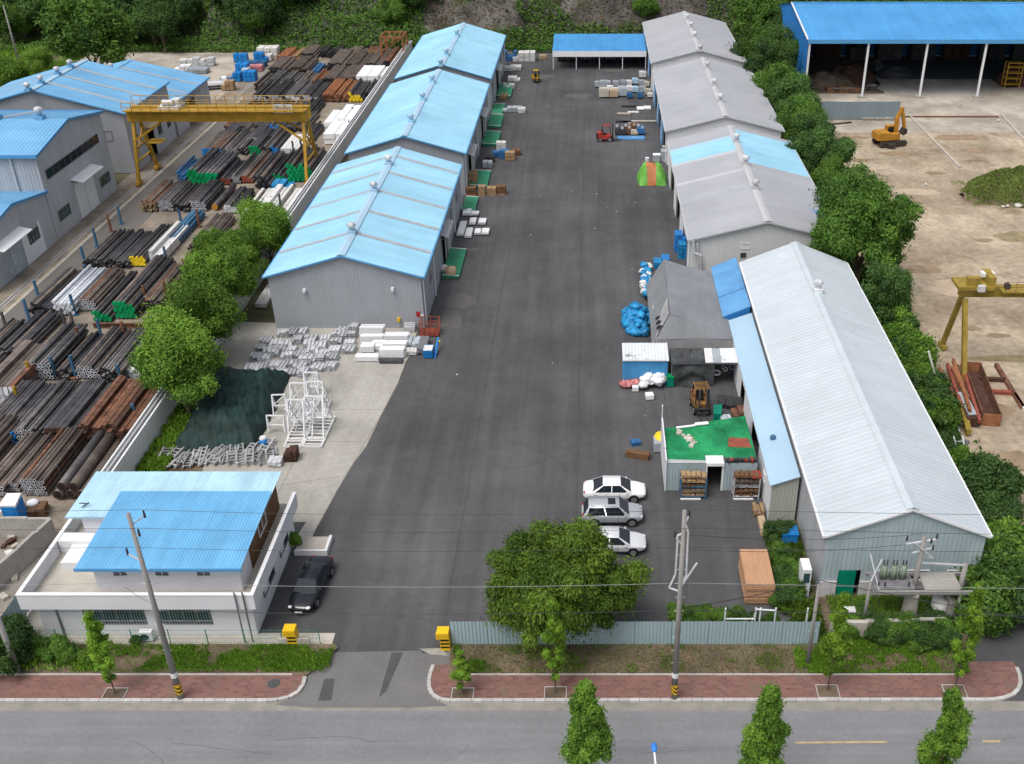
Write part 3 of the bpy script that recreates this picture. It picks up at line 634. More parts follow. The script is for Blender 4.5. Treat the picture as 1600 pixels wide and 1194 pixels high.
# ------------------------------------------------------------------ open canopy at the head of the yard
cx0, cx1, cy0, cy1 = -7.4, 10.2, 197.3, 208.2
t = thing('open_canopy', 'low open-fronted canopy with blue roof and white fascia at yard end', 'canopy', ((cx0+cx1)/2, cy0, 0))
b = MB(); b.corr((cx0,cy0,3.35), (1,0,0), (0,cy1-cy0,.9), cx1-cx0, 0, math.hypot(cy1-cy0,.9), .45, .04, (0,-.08,1)); b.build('roof', 'deep_blue_roof', t)
b = MB(); b.bb((cx0,cy0-.08,2.35),(cx1,cy0-.02,3.38)); b.build('fascia', 'white_paint', t)
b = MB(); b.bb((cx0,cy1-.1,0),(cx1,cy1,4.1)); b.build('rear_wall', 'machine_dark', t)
for k in range(5): b = MB(); x = cx0+.1+k*(cx1-cx0-.2)/4; b.tube((x,cy0+.1,0),(x,cy0+.1,2.4),.08,n=6); b.build('post', 'white_steel', t)
for k in range(7):
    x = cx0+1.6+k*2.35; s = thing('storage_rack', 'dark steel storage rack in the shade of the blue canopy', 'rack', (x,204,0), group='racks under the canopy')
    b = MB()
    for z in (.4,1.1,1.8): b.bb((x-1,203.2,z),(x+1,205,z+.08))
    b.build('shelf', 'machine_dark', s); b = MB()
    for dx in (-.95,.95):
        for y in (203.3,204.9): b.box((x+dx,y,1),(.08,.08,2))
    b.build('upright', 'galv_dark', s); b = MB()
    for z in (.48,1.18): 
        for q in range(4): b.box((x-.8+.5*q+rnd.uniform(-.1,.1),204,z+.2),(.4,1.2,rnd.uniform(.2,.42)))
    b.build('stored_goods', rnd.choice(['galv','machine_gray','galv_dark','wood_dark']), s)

# ------------------------------------------------------------------ tall blue open shed beyond the sand lot
sx0, sx1, sy0, sy1, she, shr = 36.3, 96, 177.6, 208.5, 9.6, 12.3; sm = 195.0
t = thing('open_shed', 'tall bright blue open-fronted shed on white posts beyond the sand lot', 'shed', (sx0, sy0, 0))
gh = lambda s: she+(shr-she)*(s/(sm-sy0) if s < sm-sy0 else (sy1-sy0-s)/(sy1-sm))
b = MB(); b.corr((sx0,sy0,0), (0,1,0), (0,0,1), sy1-sy0, 0, gh, .4, .03, (-1,0,0)); b.build('end_wall', 'deep_blue_wall', t)
b = MB(); b.corr((sx1,sy0,0), (0,1,0), (0,0,1), sy1-sy0, 0, gh, .4, .03, (1,0,0)); b.build('end_wall', 'deep_blue_wall', t)
b = MB(); b.corr((sx0,sy1,0), (1,0,0), (0,0,1), sx1-sx0, 0, she, .6, .03, (0,1,0)); b.build('rear_wall', 'deep_blue_wall', t)
for ya, za, yb, zb in ((sm,shr,sy0-.4,she-.06),(sm,shr,sy1+.4,she-.06)):
    v = Vector((0,yb-ya,zb-za)); b = MB(); b.corr((sx0-.2,ya,za+.1), (1,0,0), v, sx1-sx0+.4, 0, v.length, .5, .05, (0,0,1)); b.build('roof_slope', 'deep_blue_roof', t)
b = MB(); b.bb((sx0-.2,sy0-.5,she-.55),(sx1+.2,sy0-.36,she+.02)); b.build('eave_trim', 'trim_blue', t)
b = MB(); b.bb((sx0-.26,sm-.4,shr+.08),(sx1+.2,sm+.4,shr+.2)); b.build('ridge_cap', 'deep_blue_roof', t)
v = Vector((0,sy0-.4-sm,she-shr)); b = MB(); p = Vector((sx0-.22,sm,shr+.12)); b.bar(p, p+v, .22, .2); b.build('verge_trim', 'white_paint', t)
for k in range(7):
    x = sx0+.25+k*9.9; b = MB(); b.bb((x-.16,sy0-.2,0),(x+.16,sy0+.15,she-.5)); b.build('post', 'white_steel', t)
    if k: b = MB(); b.bb((x-.7,sy0-.6,-.02),(x+.7,sy0+.6,.25)); b.build('plinth', 'old_concrete', t)
b = MB(); b.face([(49,185,-.01),(67,185,-.01),(68,179,-.01),(53,179,-.01)]); struct(b.build('concrete_patch', 'apron'))
for i, (x, y, r, h, m) in enumerate(((42,186,5,2.2,'soil'),(47,190,5,2.6,'rust_dark'),(56,193,3.5,1.8,'machine_dark'),(78,188,5,3,'rust_dark'),(86,184,4,2,'machine_dark'))):
    V = []; F = []; n = 24; q = np.random.RandomState(i)
    for a in range(n+1):
        for c in range(n+1):
            px, py = (a/n*2-1), (c/n*2-1); d = math.hypot(px, py); hh = max(0, 1-d*d)**.8*h*(1+.45*mnoise.noise((px*3+i*7, py*3, 1)))
            V.append((x+px*r, y+py*r*.7, hh-.02))
    F = [(a*(n+1)+c, (a+1)*(n+1)+c, (a+1)*(n+1)+c+1, a*(n+1)+c+1) for a in range(n) for c in range(n)]
    tag(link('scrap_heap', npmesh('scrap_heap', V, F, m)), 'dark heap of scrap '+['beside the blue end wall','behind the first shed post','at the back of the shed by the pale slab','behind the shed post next to the yellow rack','at the far side of the shed'][i], 'heap', 'heaps inside the blue shed')
for i, (x, y, w_, d_, h_, m) in enumerate(((40,206,4,2.4,3.2,'machine_dark'),(46,206.2,5,2.2,4.2,'rust_dark'),(52,206,4,2.4,3.0,'machine_dark'),(58,206,5,2.4,4.5,'steel_black'),(64.5,206,5,2.4,3.6,'machine_dark'),(71,206,5,2.4,4.6,'rust_dark'),(78,206,5,2.4,4.0,'machine_dark'),(85,206,6,2.4,4.8,'steel_black'),(80,192,4,3,2.6,'rust'),(44,181.5,6,2,.9,'wood_dark'),(49,182.5,2.4,1.6,1.2,'machine_dark'))):  # clutter and a dark back row, added to imitate the interior shade
    t = thing('shade_stack', 'dark stack added to fill and darken the blue shed, '+ORD[i]+' from the end wall', 'filler stack', (x,y,0), group='dark stacks added inside the blue shed')
    for k in range(3): b = MB(); b.box((x-w_/3+k*w_/3,y,h_*(.5 if k % 2 else .4)),(w_/3.2,d_*rnd.uniform(.7,1),h_*(1 if k % 2 else .8)),rnd.uniform(-.15,.15)); b.build('crate', m, t)
    b = MB(); b.tube((x-w_*.3,y-d_*.4,h_*.7),(x+w_*.3,y-d_*.3,h_*.75),.18,n=7); b.build('tube', 'steel_gray', t)
b = MB(); b.face([(36.6,180,-.02),(51,180,-.02),(52,190,-.02),(56,208,-.02),(36.6,208,-.02)]); struct(b.build('shed_dirt_shade', 'soil'))  # left-bay dirt, its dark colour also standing in for interior shade
b = MB(); b.face([(56,190,-.018),(95,190,-.018),(95,208,-.018),(56,208,-.018)]); struct(b.build('shed_floor_shade', 'patch_asphalt'))  # floor sheet coloured dark to imitate shade inside the shed
t = thing('steel_rack', 'tall yellow steel rack standing inside the blue open shed', 'rack', (74,184,0)); b = MB()
for x in (73,75.6):
    for y in (183.4,185): b.box((x,y,2.2),(.14,.14,4.4))
b.build('upright', 'crane_yellow', t); b = MB()
for z in (.6,1.6,2.6,3.6,4.3): b.bb((73,183.4,z),(75.6,185,z+.1))
b.build('shelf', 'crane_yellow', t)

# ------------------------------------------------------------------ long white-roofed building by the road
X0, X1, Y0, Y1, HE, HR = 15.1, 25.35, 52.0, 95.0, 5.3, 7.4
hf = [(1.1,2.5,0,2.3)]
wh = warehouse('workshop', 'long white-roofed workshop with pale teal gable beside the road', X0, X1, Y0, Y1, HE, HR, 'white_roof', 'wall_teal', ridge='white_roof', trim='white_paint', vents=(G(1267,450,7.8).y,), pitch=.5, holesF=hf, side='wall_gray_lt', vm='white_steel', rib=.024, ov=.2)
wh['category'] = 'workshop'
b = MB()
for a, c in ((X0-.06,X0+1.05),(X0+2.55,X1+.06)):
    x = a; row = 0
    while x < c-.02:
        x2 = min(x+.78, c)
        for z in (0, .72): b = MB(); b.bb((x+.012,Y0-.16,z+.01),(x2-.012,Y0-.04,z+.71)); b.build('plinth_block', 'block_wall', wh)
        x = x2
b = MB(); b.bb((X0+1.12,Y0-.02,.03),(X0+2.25,Y0+.04,2.28)); b.build('door', 'gate_green', wh)
b = MB(); b.bb((X0+1.0,Y0+.5,.0),(X0+2.6,Y0+.55,2.3)); b.build('door_recess', 'dark_gap', wh)
for a, c in ((3.7,5.0),(5.6,7.0),(8.2,9.2)): window(wh, (X0,Y0-.06,0), (1,0,0), (0,-1,0), a, c, 1.55, 2.35, 2, 'white_steel', 'glass_dark')
# lean-to along its yard side
t = thing('lean_to', 'narrow lean-to with pale blue roof along the white-roofed workshop', 'lean-to', (13.6, 60, 0))
lx0, lx1, ly0, ly1 = 12.95, 14.9, 60.2, 86.2
b = MB(); b.slab([(lx0-.15,ly0-.2,3.3),(lx1,ly0-.2,4.1),(lx1,ly1,4.1),(lx0-.15,ly1,3.3)], .07); b.build('roof', 'pale_blue', t)
b = MB(); b.corr((lx0,ly0,0), (1,0,0), (0,0,1), lx1-lx0, 0, lambda s: 3.27+.8*s/(lx1-lx0), .2, .03, (0,-1,0)); b.build('end_wall', 'wall_cream', t)
b = MB(); b.corr((lx0,ly0,0), (0,1,0), (0,0,1), ly1-ly0, 0, 3.2, .6, .012, (-1,0,0), [(6,9.6,0,2.6),(14.4,16.6,0,2.4)]); b.build('side_wall', 'white_wall', t)
b = MB(); b.bb((lx0+.6,ly0+4,0),(lx0+.7,ly0+18,2.7)); b.build('inner_wall', 'machine_dark', t)
window(t, (lx0,ly0,0), (0,1,0), (-1,0,0), 2.4, 3.2, 1.6, 2.3, 1, 'white_steel', 'glass_dark')
b = MB(); b.tube((lx1-1.1,65.5,3.75),(lx1-1.1,65.5,3.95),.25,.2,n=10); b.build('roof_vent', 'post_blue', t)
for i, (ya, yb) in enumerate(((86.6,90.6),(90.75,98.0))):
    t = thing('link_canopy', ('nearer' if i == 0 else 'farther')+' bright blue canopy between tented store and white-roofed workshop', 'canopy', (13.6,ya,0), group='blue link roofs')
    b = MB(); b.slab([(12.3,ya,3.5),(14.85,ya,4.6),(14.85,yb,4.6),(12.3,yb,3.5)], .08); b.build('roof', 'mid_blue_roof', t)
    b = MB(); b.face([(12.35,ya+.02,2.2),(14.8,ya+.02,2.2),(14.8,ya+.02,4.5),(12.35,ya+.02,3.42)]); b.bb((12.4,ya+.1,0),(14.8,ya+.16,2.2)); b.build('end_panel', 'deep_blue_wall', t)

# ------------------------------------------------------------------ tented store
z1, z2 = 3.0, 4.9
A, B_, C_ = G(1026,528,z1), G(1049,503,z2), G(1152,519,z1); D, E_, F_ = G(1016,432,z1), G(1036,409,z2), G(1129,422,z1)
fb, bk = A.y, D.y
A.y = fb; C_.y = fb; D.y = F_.y = bk; B_.y = fb+1.0; E_.y = bk; E_.x = B_.x+.15; D.x = A.x+.05; F_.x = C_.x
t = thing('tented_store', 'grey fabric tented store with torn left flap, beside the blue bags', 'tent', ((A.x+C_.x)/2, fb, 0))
def grid_sheet(a, b_, c, d, n, m, amp, f, seed, smooth=True):
    vs = []
    for j in range(m+1):
        for i in range(n+1):
            u, v = i/n, j/m; p = (a*(1-u)+b_*u)*(1-v)+(d*(1-u)+c*u)*v
            k = amp*mnoise.noise((p.x*f+seed, p.y*f, p.z*f)); vs.append(p+Vector((k*.5, -k*.5, k)))
    fs = [(j*(n+1)+i, j*(n+1)+i+1, (j+1)*(n+1)+i+1, (j+1)*(n+1)+i) for j in range(m) for i in range(n)]
    return vs, fs
b = MB(); b.mesh(*grid_sheet(B_, C_, F_, E_, 12, 16, .05, .7, 1)); b.build('roof_sheet', 'tent_gray', t, True)
b = MB(); b.mesh(*grid_sheet(A+Vector((-.35,0,-1.0)), B_, E_, D+Vector((-.35,0,-1.0)), 8, 22, .16, 1.1, 3)); b.build('roof_sheet', 'tent_gray', t, True)
b = MB(); b.mesh(*grid_sheet(A+Vector((0,-.05,-.1)), C_+Vector((0,-.05,-.1)), (B_+C_)/2+(C_-B_)*.5, B_, 10, 5, .05, 1, 4)); b.build('hip_sheet', 'tent_gray', t, True)
b = MB(); b.mesh(*grid_sheet(Vector((A.x,fb-.02,.6)), Vector((C_.x,fb-.02,.8)), Vector((C_.x,fb-.02,2.95)), Vector((A.x,fb-.02,2.95)), 14, 6, .12, .9, 6)); b.build('front_curtain', 'tent_edge', t, True)
b = MB(); q = B_*.35+A*.65
b.mesh(*grid_sheet(A+Vector((-.1,.4,-.35)), B_+Vector((-.06,.2,.04)), B_+Vector((-.06,3.6,.04)), (A*.5+B_*.5)+Vector((-.1,2.6,.06)), 5, 5, .06, 1.3, 9)); b.build('torn_flap', 'tent_edge', t, True)
for k in range(3): b = MB(); p = A*.7+B_*.3+Vector((-.12,.5+k*.95,.07)); b.mesh([p+Vector(v) for v in ((-.25,-.2,-.18),(.3,0,.2),(.1,.35,.1),(-.2,.4,-.12))], [(0,1,2,3)]); b.build('tear', 'dark_gap', t)
for x in (A.x+.05, (A.x+C_.x)/2, C_.x-.05):
    for y in (fb+.1, (fb+bk)/2, bk-.1): b = MB(); b.tube((x,y,0),(x,y,2.95),.06,n=6); b.build('post', 'white_steel', t)
b = MB(); b.bb((A.x+.1,bk-.05,0),(C_.x-.1,bk,2.9)); b.build('rear_curtain', 'tent_gray', t)
b = MB(); b.bb((C_.x-.06,fb+.2,0),(C_.x,bk-.2,2.9)); b.build('side_curtain', 'tent_gray', t)

# blue cabin with stained white roof
p, q = G(974,601), G(1043,601); y0 = p.y; z = 2.55; r = G(977,537,z+.2); y1 = r.y
t = thing('store_cabin', 'small blue-walled cabin with a stained white ribbed roof', 'cabin', ((p.x+q.x)/2,y0,0))
x0, x1 = p.x, q.x-.05
b = MB(); b.corr((x0,y0,0),(1,0,0),(0,0,1),x1-x0,0,z,.22,.03,(0,-1,0)); b.build('front_wall', 'sky_blue_panel', t)
b = MB(); b.corr((x1,y0,0),(0,1,0),(0,0,1),y1-y0,0,z,.22,.03,(1,0,0)); b.corr((x0,y0,0),(0,1,0),(0,0,1),y1-y0,0,z,.22,.03,(-1,0,0)); b.corr((x0,y1,0),(1,0,0),(0,0,1),x1-x0,0,z,.22,.03,(0,1,0)); b.build('side_wall', 'sky_blue_panel', t)
mat('stained_white', (.62,.65,.68), .7, var=.06, scale=1, wear=.43, wearc=(.06,.06,.065), wscale=.55, stretch=(1,1.6,1))
b = MB(); b.corr((x0-.1,y0-.1,z+.04),(1,0,0),(0,1,.06),x1-x0+.2,0,y1-y0+.2,.3,.04,(0,0,1)); b.build('roof', 'stained_white', t)
b = MB(); b.bb((x0-.1,y0-.14,z-.06),(x1+.1,y0-.1,z+.06)); b.build('eave_trim', 'white_paint', t)
# dark shelter with net curtain
p, q = G(1047,603), G(1152,603); y0 = p.y; x0, x1 = p.x, q.x; y1 = G(1047,545,2.9).y; z = 2.5
t = thing('net_shelter', 'dark shelter with patched roof panels and a sagging net curtain', 'shelter', ((x0+x1)/2,y0,0))
n = 6; ws = [0,.18,.28,.5,.62,.73,1]; ms = ['net_dark','machine_dark','net_dark','dull_white','machine_gray','stained_white']
for k in range(6):
    b = MB(); a, c = x0+(x1-x0)*ws[k]+.01, x0+(x1-x0)*ws[k+1]-.01; dz = .02*(k % 2); b.slab([(a,y0-.2,z+dz),(c,y0-.2,z+dz),(c,y1,z+.45+dz),(a,y1,z+.45+dz)], .04); b.build('roof_panel', ms[k], t)
for x in (x0+.1,(x0+x1)*.5+.8,x1-.1):
    for y in (y0,y1-.1): b = MB(); b.tube((x,y,0),(x,y,z-.02 if y == y0 else z+.35),.06,n=6); b.build('post', 'galv_dark', t)
b = MB(); b.bar((x0,y0-.15,z-.12),(x1,y0-.15,z-.12),.06,.1); b.build('beam', 'galv_dark', t)
vs = []; fs = []; n = 24; m = 10; xa, xb = x0+.15, (x0+x1)*.5+.75
for j in range(m+1):
    for i in range(n+1):
        u, v = i/n, j/m; sag = 4*u*(1-u); vs.append((xa+(xb-xa)*u, y0-.1-.28*math.sin(v*9+sag*5)*.5*sag-.1*v, (z-.2)*(1-v)+.05+.0*sag))
fs = [(j*(n+1)+i, j*(n+1)+i+1, (j+1)*(n+1)+i+1, (j+1)*(n+1)+i) for j in range(m) for i in range(n)]
b = MB(); b.mesh(vs, fs); b.build('net_curtain', 'net_dark', t, True)
b = MB(); b.bb((x0,y1-.08,0),(x1,y1,z+.3)); b.build('rear_panel', 'machine_dark', t)
for k in range(9):
    x = x1-.4-rnd.random()*2.6; y = y0+.3+rnd.random()*.9; zz = .1+rnd.random()*1.4
    o = thing('coil', 'grey coil of hose hanging in the dark net shelter', 'coil', (x,y,zz), group='coils in the shelter'); b = MB(); r = rnd.uniform(.18,.28)
    for a in range(10): b.tube((x+r*math.cos(a*.628),y,zz+.3+r*math.sin(a*.628)),(x+r*math.cos((a+1)*.628),y,zz+.3+r*math.sin((a+1)*.628)),.04,n=5)
    b.build('loop', rnd.choice(['galv','galv_dark','machine_gray']), o)

# turf-roofed hut
p, q = G(1041,766), G(1181,772); y0 = p.y; x0, x1 = p.x, q.x; z = 2.55; y1 = G(1041,668,z).y; 
t = thing('turf_roofed_hut', 'hut with bright green turf roof, red patch and grey ribbed front', 'hut', ((x0+x1)/2,y0,0))
dx0, dx1 = x0+3.05, x0+4.15
b = MB(); b.corr((x0,y0,0),(1,0,0),(0,0,1),x1-x0,0,z,.22,.03,(0,-1,0),[(3.05,4.15,0,2.2)]); b.build('front_wall', 'wall_teal', t)
b = MB(); b.corr((x1,y0,0),(0,1,0),(0,0,1),y1-y0,0,z,.3,.03,(1,0,0)); b.corr((x0,y1,0),(1,0,0),(0,0,1),x1-x0,0,z,.3,.03,(0,1,0)); b.corr((x0,y0,0),(0,1,0),(0,0,1),y1-y0,0,z,.3,.03,(-1,0,0)); b.build('rear_wall', 'wall_teal', t)
b = MB(); b.bb((x0-.14,y0-.1,0),(x0-.04,y0+1.3,z+.35)); b.bb((x0-.14,y0+1.3,0),(x0-.04,y1+.6,z+.55)); b.bb((x0-.12,y1+.6,0),(x0-.06,y1+.9,z+1.6)); b.build('side_panel', 'white_wall', t)
b = MB(); ye = y1+1.7
b.slab([(x0,y0+.15,z+.03),(x1,y0+.15,z+.03),(x1-.1,ye,z+.03),(x0+3.4,y1+.75,z+.03),(x0+3.3,y1+.25,z+.03),(x0+.1,y1-.1,z+.03)], .06); b.build('turf_roof', 'turf_green', t)
b = MB(); b.slab([(x1-2.0,y0+2.1,z+.05),(x1-.2,y0+2.0,z+.05),(x1-.3,y0+3.3,z+.05),(x1-1.8,y0+3.4,z+.05)], .03); b.build('red_patch', 'brick_red', t)
b = MB(); b.slab([(x0,y0-.05,z+.02),(dx0-.1,y0-.05,z+.02),(dx0-.1,y0+.25,z+.055),(x0,y0+.4,z+.055)], .05); b.build('eave_sheet', 'wall_gray_lt', t)
b = MB(); b.bb((dx0-.12,y0-.25,z-.15),(dx1+.12,y0+.8,z+.12)); b.build('door_hood', 'white_paint', t)
b = MB(); b.bb((dx0-.12,y0-.05,0),(dx0,y0+.05,2.3)); b.bb((dx1,y0-.05,0),(dx1+.16,y0+.05,2.3)); b.build('door_frame', 'white_paint', t)
b = MB(); b.slab([(x0+1.0,y1-.3,z+.12),(x0+2.6,y1+.1,z+.12),(x0+2.6,y1+.3,z+.12),(x0+1,y1-.05,z+.12)], .06); b.slab([(x0+2.5,y1+.05,z+.2),(x0+3.6,y1+.25,z+.2),(x0+3.6,y1+.6,z+.2),(x0+2.5,y1+.4,z+.2)], .08); b.build('roof_edge_board', 'white_paint', t)
HUT = (x0, x1, y0, y1, z)
for k in range(24):
    u = rnd.random(); b = MB(); x = x0+1.0+u*1.4+rnd.uniform(-.25,.25); y = y1-.5-u*2.6*rnd.uniform(.6,1.1); r = rnd.uniform(.09,.2)
    b.box((x,y,z+.04+r*.3),(r*2,r*1.4,r*.8),rnd.random()*3); tag(b.build('rubble_piece', rnd.choice(['stone_white','stucco','cardboard'])), 'pale broken chunk lying on the green turf roof', 'rubble', 'rubble on the turf roof')
for k in range(11):
    x = x0+4.4+k*.22; b = MB(); b.box((x,y0+.15+rnd.uniform(-.06,.1),z+.17),(rnd.uniform(.15,.3),rnd.uniform(.25,.5),rnd.uniform(.15,.32)),rnd.random()); tag(b.build('scrap_part', rnd.choice(['machine_dark','machine_dark','steel_gray','cap_red','dull_white'])), f'small machine part on the hut roof edge, {ORD[k]} right of the door hood', 'scrap', 'scrap along the hut roof edge')
# ------------------------------------------------------------------ grey factory buildings at the far left
LX = -63.3
def xgable(name, label, xr, xl, y0, y1, he, hr, roof, vents=(), strips=(), front_pipe=None):
    """ridge runs along X, gable end faces the lane"""
    t = thing(name, label, 'building', (xr, y0, 0)); W = y1-y0
    return t, gable_h(W, he, hr)
def xroof(t, xr, xl, y0, y1, he, hr, roof, strips=(), ov=.3):
    ym = (y0+y1)/2
    for ye in (y0, y1):
        v = Vector((0, ye-ym, he-hr)); L = v.length*(1+ov/abs(ye-ym)); b = MB(); b.corr((xl,ym,hr+.06), (1,0,0), v, xr+ov-xl, 0, L, .45, .04, (0,0,1)); b.build('roof_slope', roof, t)
        for x in strips: b = MB(); b.corr((x,ym,hr+.1), (1,0,0), v, 1.0, .4, L-.05, .5, .03, (0,0,1)); b.build('skylight_strip', 'skylight', t)
        b = MB(); p = Vector((xr+ov,ym,hr-.02)); b.bar(p, p+v*1.02, .06, .3); b.build('verge_trim', 'trim_blue', t)
        e = Vector((0,ye-ym,he-hr)).normalized()*(L+.05); b = MB(); b.bar(Vector((xl,ym,hr))+e, Vector((xr+ov,ym,hr))+e, .16, .4); b.build('gutter', 'trim_blue', t)
# tall one with strip window
t, gh = xgable('factory', 'tall grey factory with long strip window and white sliding doors by the lane', LX, -100, 113.8, 131.5, 10.3, 11.9, None); t['category'] = 'factory'
y0 = 113.8
b = MB(); b.corr((LX,y0,0), (0,1,0), (0,0,1), 17.7, 0, gh, .35, .012, (1,0,0), [(1.2,15.6,7.0,8.1),(6.6,11.9,0,4.4),(13.3,16.3,1.7,3.0),(1.4,4.4,1.7,3.0)]); b.build('gable_wall', 'factory_wall', t)
b = MB(); b.corr((-100,y0,0), (1,0,0), (0,0,1), 100+LX, 0, 10.3, .4, .03, (0,-1,0)); b.build('front_wall', 'wall_gray_lt', t)
b = MB(); b.corr((-100,131.5,0), (1,0,0), (0,0,1), 100+LX, 0, 10.3, .8, .03, (0,1,0)); b.build('rear_wall', 'wall_gray', t)
xroof(t, LX, -100, y0, 131.5, 10.3, 11.9, 'left_blue_roof', (-72,-78.5))
for x in (-66.3,-71.5): ventilator(t, x, 122.65, 11.95, 'left_blue_roof', 1.3)
window(t, (LX,y0,0), (0,1,0), (1,0,0), 1.2, 15.6, 7.0, 8.1, 9, 'galv_dark', 'glass_dark')
window(t, (LX,y0,0), (0,1,0), (1,0,0), 13.3, 16.3, 1.7, 3.0, 3, 'galv_dark', 'glass_green')
window(t, (LX,y0,0), (0,1,0), (1,0,0), 1.4, 4.4, 1.7, 3.0, 3, 'galv_dark', 'glass_green')
for a, c in ((6.6,9.22),(9.28,11.9)): b = MB(); b.corr((LX+.02,y0+a,.05), (0,1,0), (0,0,1), c-a, 0, 4.35, .5, .02, (1,0,0)); b.build('sliding_door', 'white_paint', t)
awning(t, LX, y0+6.2, y0+12.3, 4.9, 1.5); b = MB(); b.tube((-66.2,y0-.15,0),(-66.2,y0-.15,10),.14,n=6); b.build('downpipe', 'galv', t)
# low one
t = thing('factory', 'low grey lane-side building with blue roof, white door panel and awning', 'factory', (LX,98.5,0)); y0, y1 = 98.5, 113.6; gh = gable_h(y1-y0, 6.0, 7.3)
b = MB(); b.corr((LX,y0,0), (0,1,0), (0,0,1), y1-y0, 0, gh, .35, .012, (1,0,0), [(2.4,7.6,0,3.7),(9.2,11.6,1.9,3.2)]); b.build('gable_wall', 'factory_wall', t)
b = MB(); b.corr((-100,y0,0), (1,0,0), (0,0,1), 100+LX, 0, 6, .5, .03, (0,-1,0)); b.build('front_wall', 'wall_gray_lt', t)
xroof(t, LX, -100, y0, y1, 6.0, 7.3, 'left_blue_roof', ov=.25)
for a, c in ((2.4,4.97),(5.03,7.6)): b = MB(); b.corr((LX+.02,y0+a,.05), (0,1,0), (0,0,1), c-a, 0, 3.65, .5, .02, (1,0,0)); b.build('sliding_door', 'machine_gray', t)
b = MB(); b.bb((LX+.035,y0+7.75,.05),(LX+.08,y0+12.2,1.88)); b.bb((LX+.035,y0+7.75,1.9),(LX+.08,y0+9.1,3.7)); b.bb((LX+.035,y0+11.7,1.9),(LX+.08,y0+12.2,3.7)); b.build('white_panel', 'white_paint', t)
window(t, (LX+.05,y0,0), (0,1,0), (1,0,0), 9.2, 11.6, 1.9, 3.2, 3, 'galv_dark', 'glass_green')
awning(t, LX, y0+1.8, y0+8.2, 4.2, 1.4)
# broad one behind
t = warehouse('factory', 'broad grey factory with blue ridged roof and four ventilators behind the crane', -86.0, LX, 137.9, 154.2, 8.45, 11.5, 'left_blue_roof', 'wall_gray', side='factory_wall', ridge='pale_blue', strips=(141.4,145.6,149.8), vents=[G(x,y+4,12).y for x, y in ((52,133),(72,122),(95,108),(118,97))], pitch=.5, vm='left_blue_roof', holesR=[(5.4,8.4,0,4.2),(10,11.4,2.3,3.7),(13.6,15,2.3,3.7)]); t['category'] = 'factory'
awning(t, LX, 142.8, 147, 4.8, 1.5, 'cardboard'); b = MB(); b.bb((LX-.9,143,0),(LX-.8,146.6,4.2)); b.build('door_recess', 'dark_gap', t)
for a, c in ((10,11.4),(13.6,15)): window(t, (LX,137.9,0), (0,1,0), (1,0,0), a, c, 2.3, 3.7, 2, 'galv_dark', 'glass_dark')
window(t, (-86,137.9,0), (1,0,0), (0,-1,0), 19.6, 20.6, 4.6, 5.9, 1, 'galv_dark', 'glass_dark')
t = warehouse('factory', 'rear low factory with plain blue roof at the end of the lane', -87.5, LX, 155.2, 171.0, 5.0, 7.7, 'left_blue_roof', 'wall_gray_lt', side='factory_wall', ridge='left_blue_roof', strips=(160.5,166), vents=(164,), pitch=.5, vm='left_blue_roof', holesR=[(5,8.4,0,3.8)]); t['category'] = 'factory'
side_door(t, LX, 160.2, 163.6, 3.8, True, 'wall_gray_lt')

# ------------------------------------------------------------------ office
t = thing('office', 'white two-storey gate office with bright blue and pale blue lean roofs', 'office', (-28,48.4,0))
gx0, gx1, gy0, gy1 = -34.8, -21.3, 48.45, 58.2
b = MB(); b.bb((gx0,gy0+.12,0),(gx1,gy1,2.78)); b.build('ground_floor', 'white_wall', t)
def panelx(mb, x0, x1, y, z0, z1, holes):  # flat wall strip facing the road with openings
    xs = sorted({x0, x1, *[h[0] for h in holes], *[h[1] for h in holes]})
    for a, c in zip(xs, xs[1:]):
        hs_ = [h for h in holes if h[0] <= (a+c)/2 <= h[1]]
        if not hs_: mb.bb((a,y,z0),(c,y+.1,z1))
        else: mb.bb((a,y,z0),(c,y+.1,hs_[0][2])); mb.bb((a,y,hs_[0][3]),(c,y+.1,z1))
fw = [(-31.7,-28.15,.95,2.3),(-27.5,-24.0,.95,2.3)]
b = MB(); panelx(b, gx0, gx1, gy0, 0, 2.78, fw); b.build('front_wall', 'white_wall', t)
for a, c, z0, z1 in fw: window(t, (0,gy0+.03,0), (1,0,0), (0,-1,0), a, c, z0, z1, 4, 'galv_dark', 'glass_green', bars=20)
b = MB(); b.bb((-35.3,47.85,2.70),(-20.85,58.4,2.90)); b.build('terrace_slab', 'stucco', t)
px0, px1, py0, py1 = -35.35, -20.8, 47.82, 58.4
b = MB(); b.bb((px0,py0,2.72),(px1,py0+.18,3.85)); b.build('parapet', 'white_wall', t)
b = MB(); b.bb((px1-.18,py0+.18,2.72),(px1,py1,3.85)); b.build('parapet', 'white_wall', t)
b = MB(); b.bb((px0,py0+.18,2.72),(px0+.18,py1-.2,3.85)); b.build('parapet', 'white_wall', t)
b = MB(); b.bb((px0-.03,py0-.03,3.85),(px1+.03,py0+.22,3.93)); b.bb((px1-.22,py0+.22,3.85),(px1+.03,py1,3.93)); b.bb((px0-.03,py0+.22,3.85),(px0+.22,py1,3.93)); b.build('coping', 'white_paint', t)
uy = 49.35
b = MB(); uw = [(-29.9,-29.0,4.1,5.0),(-27.3,-26.4,4.1,5.0),(-24.7,-23.8,4.1,5.0)]; panelx(b, -31.1, -22.0, uy, 2.9, 5.25, uw); b.bb((-31.1,uy+.1,2.9),(-31,54,5.2)); b.bb((-22.1,uy+.1,2.9),(-22,51.4,5.2)); b.build('upper_wall', 'white_wall', t)
for a, c, z0, z1 in uw: window(t, (0,uy+.03,0), (1,0,0), (0,-1,0), a, c, z0, z1, 2, 'white_steel', 'glass_dark', bars=7)
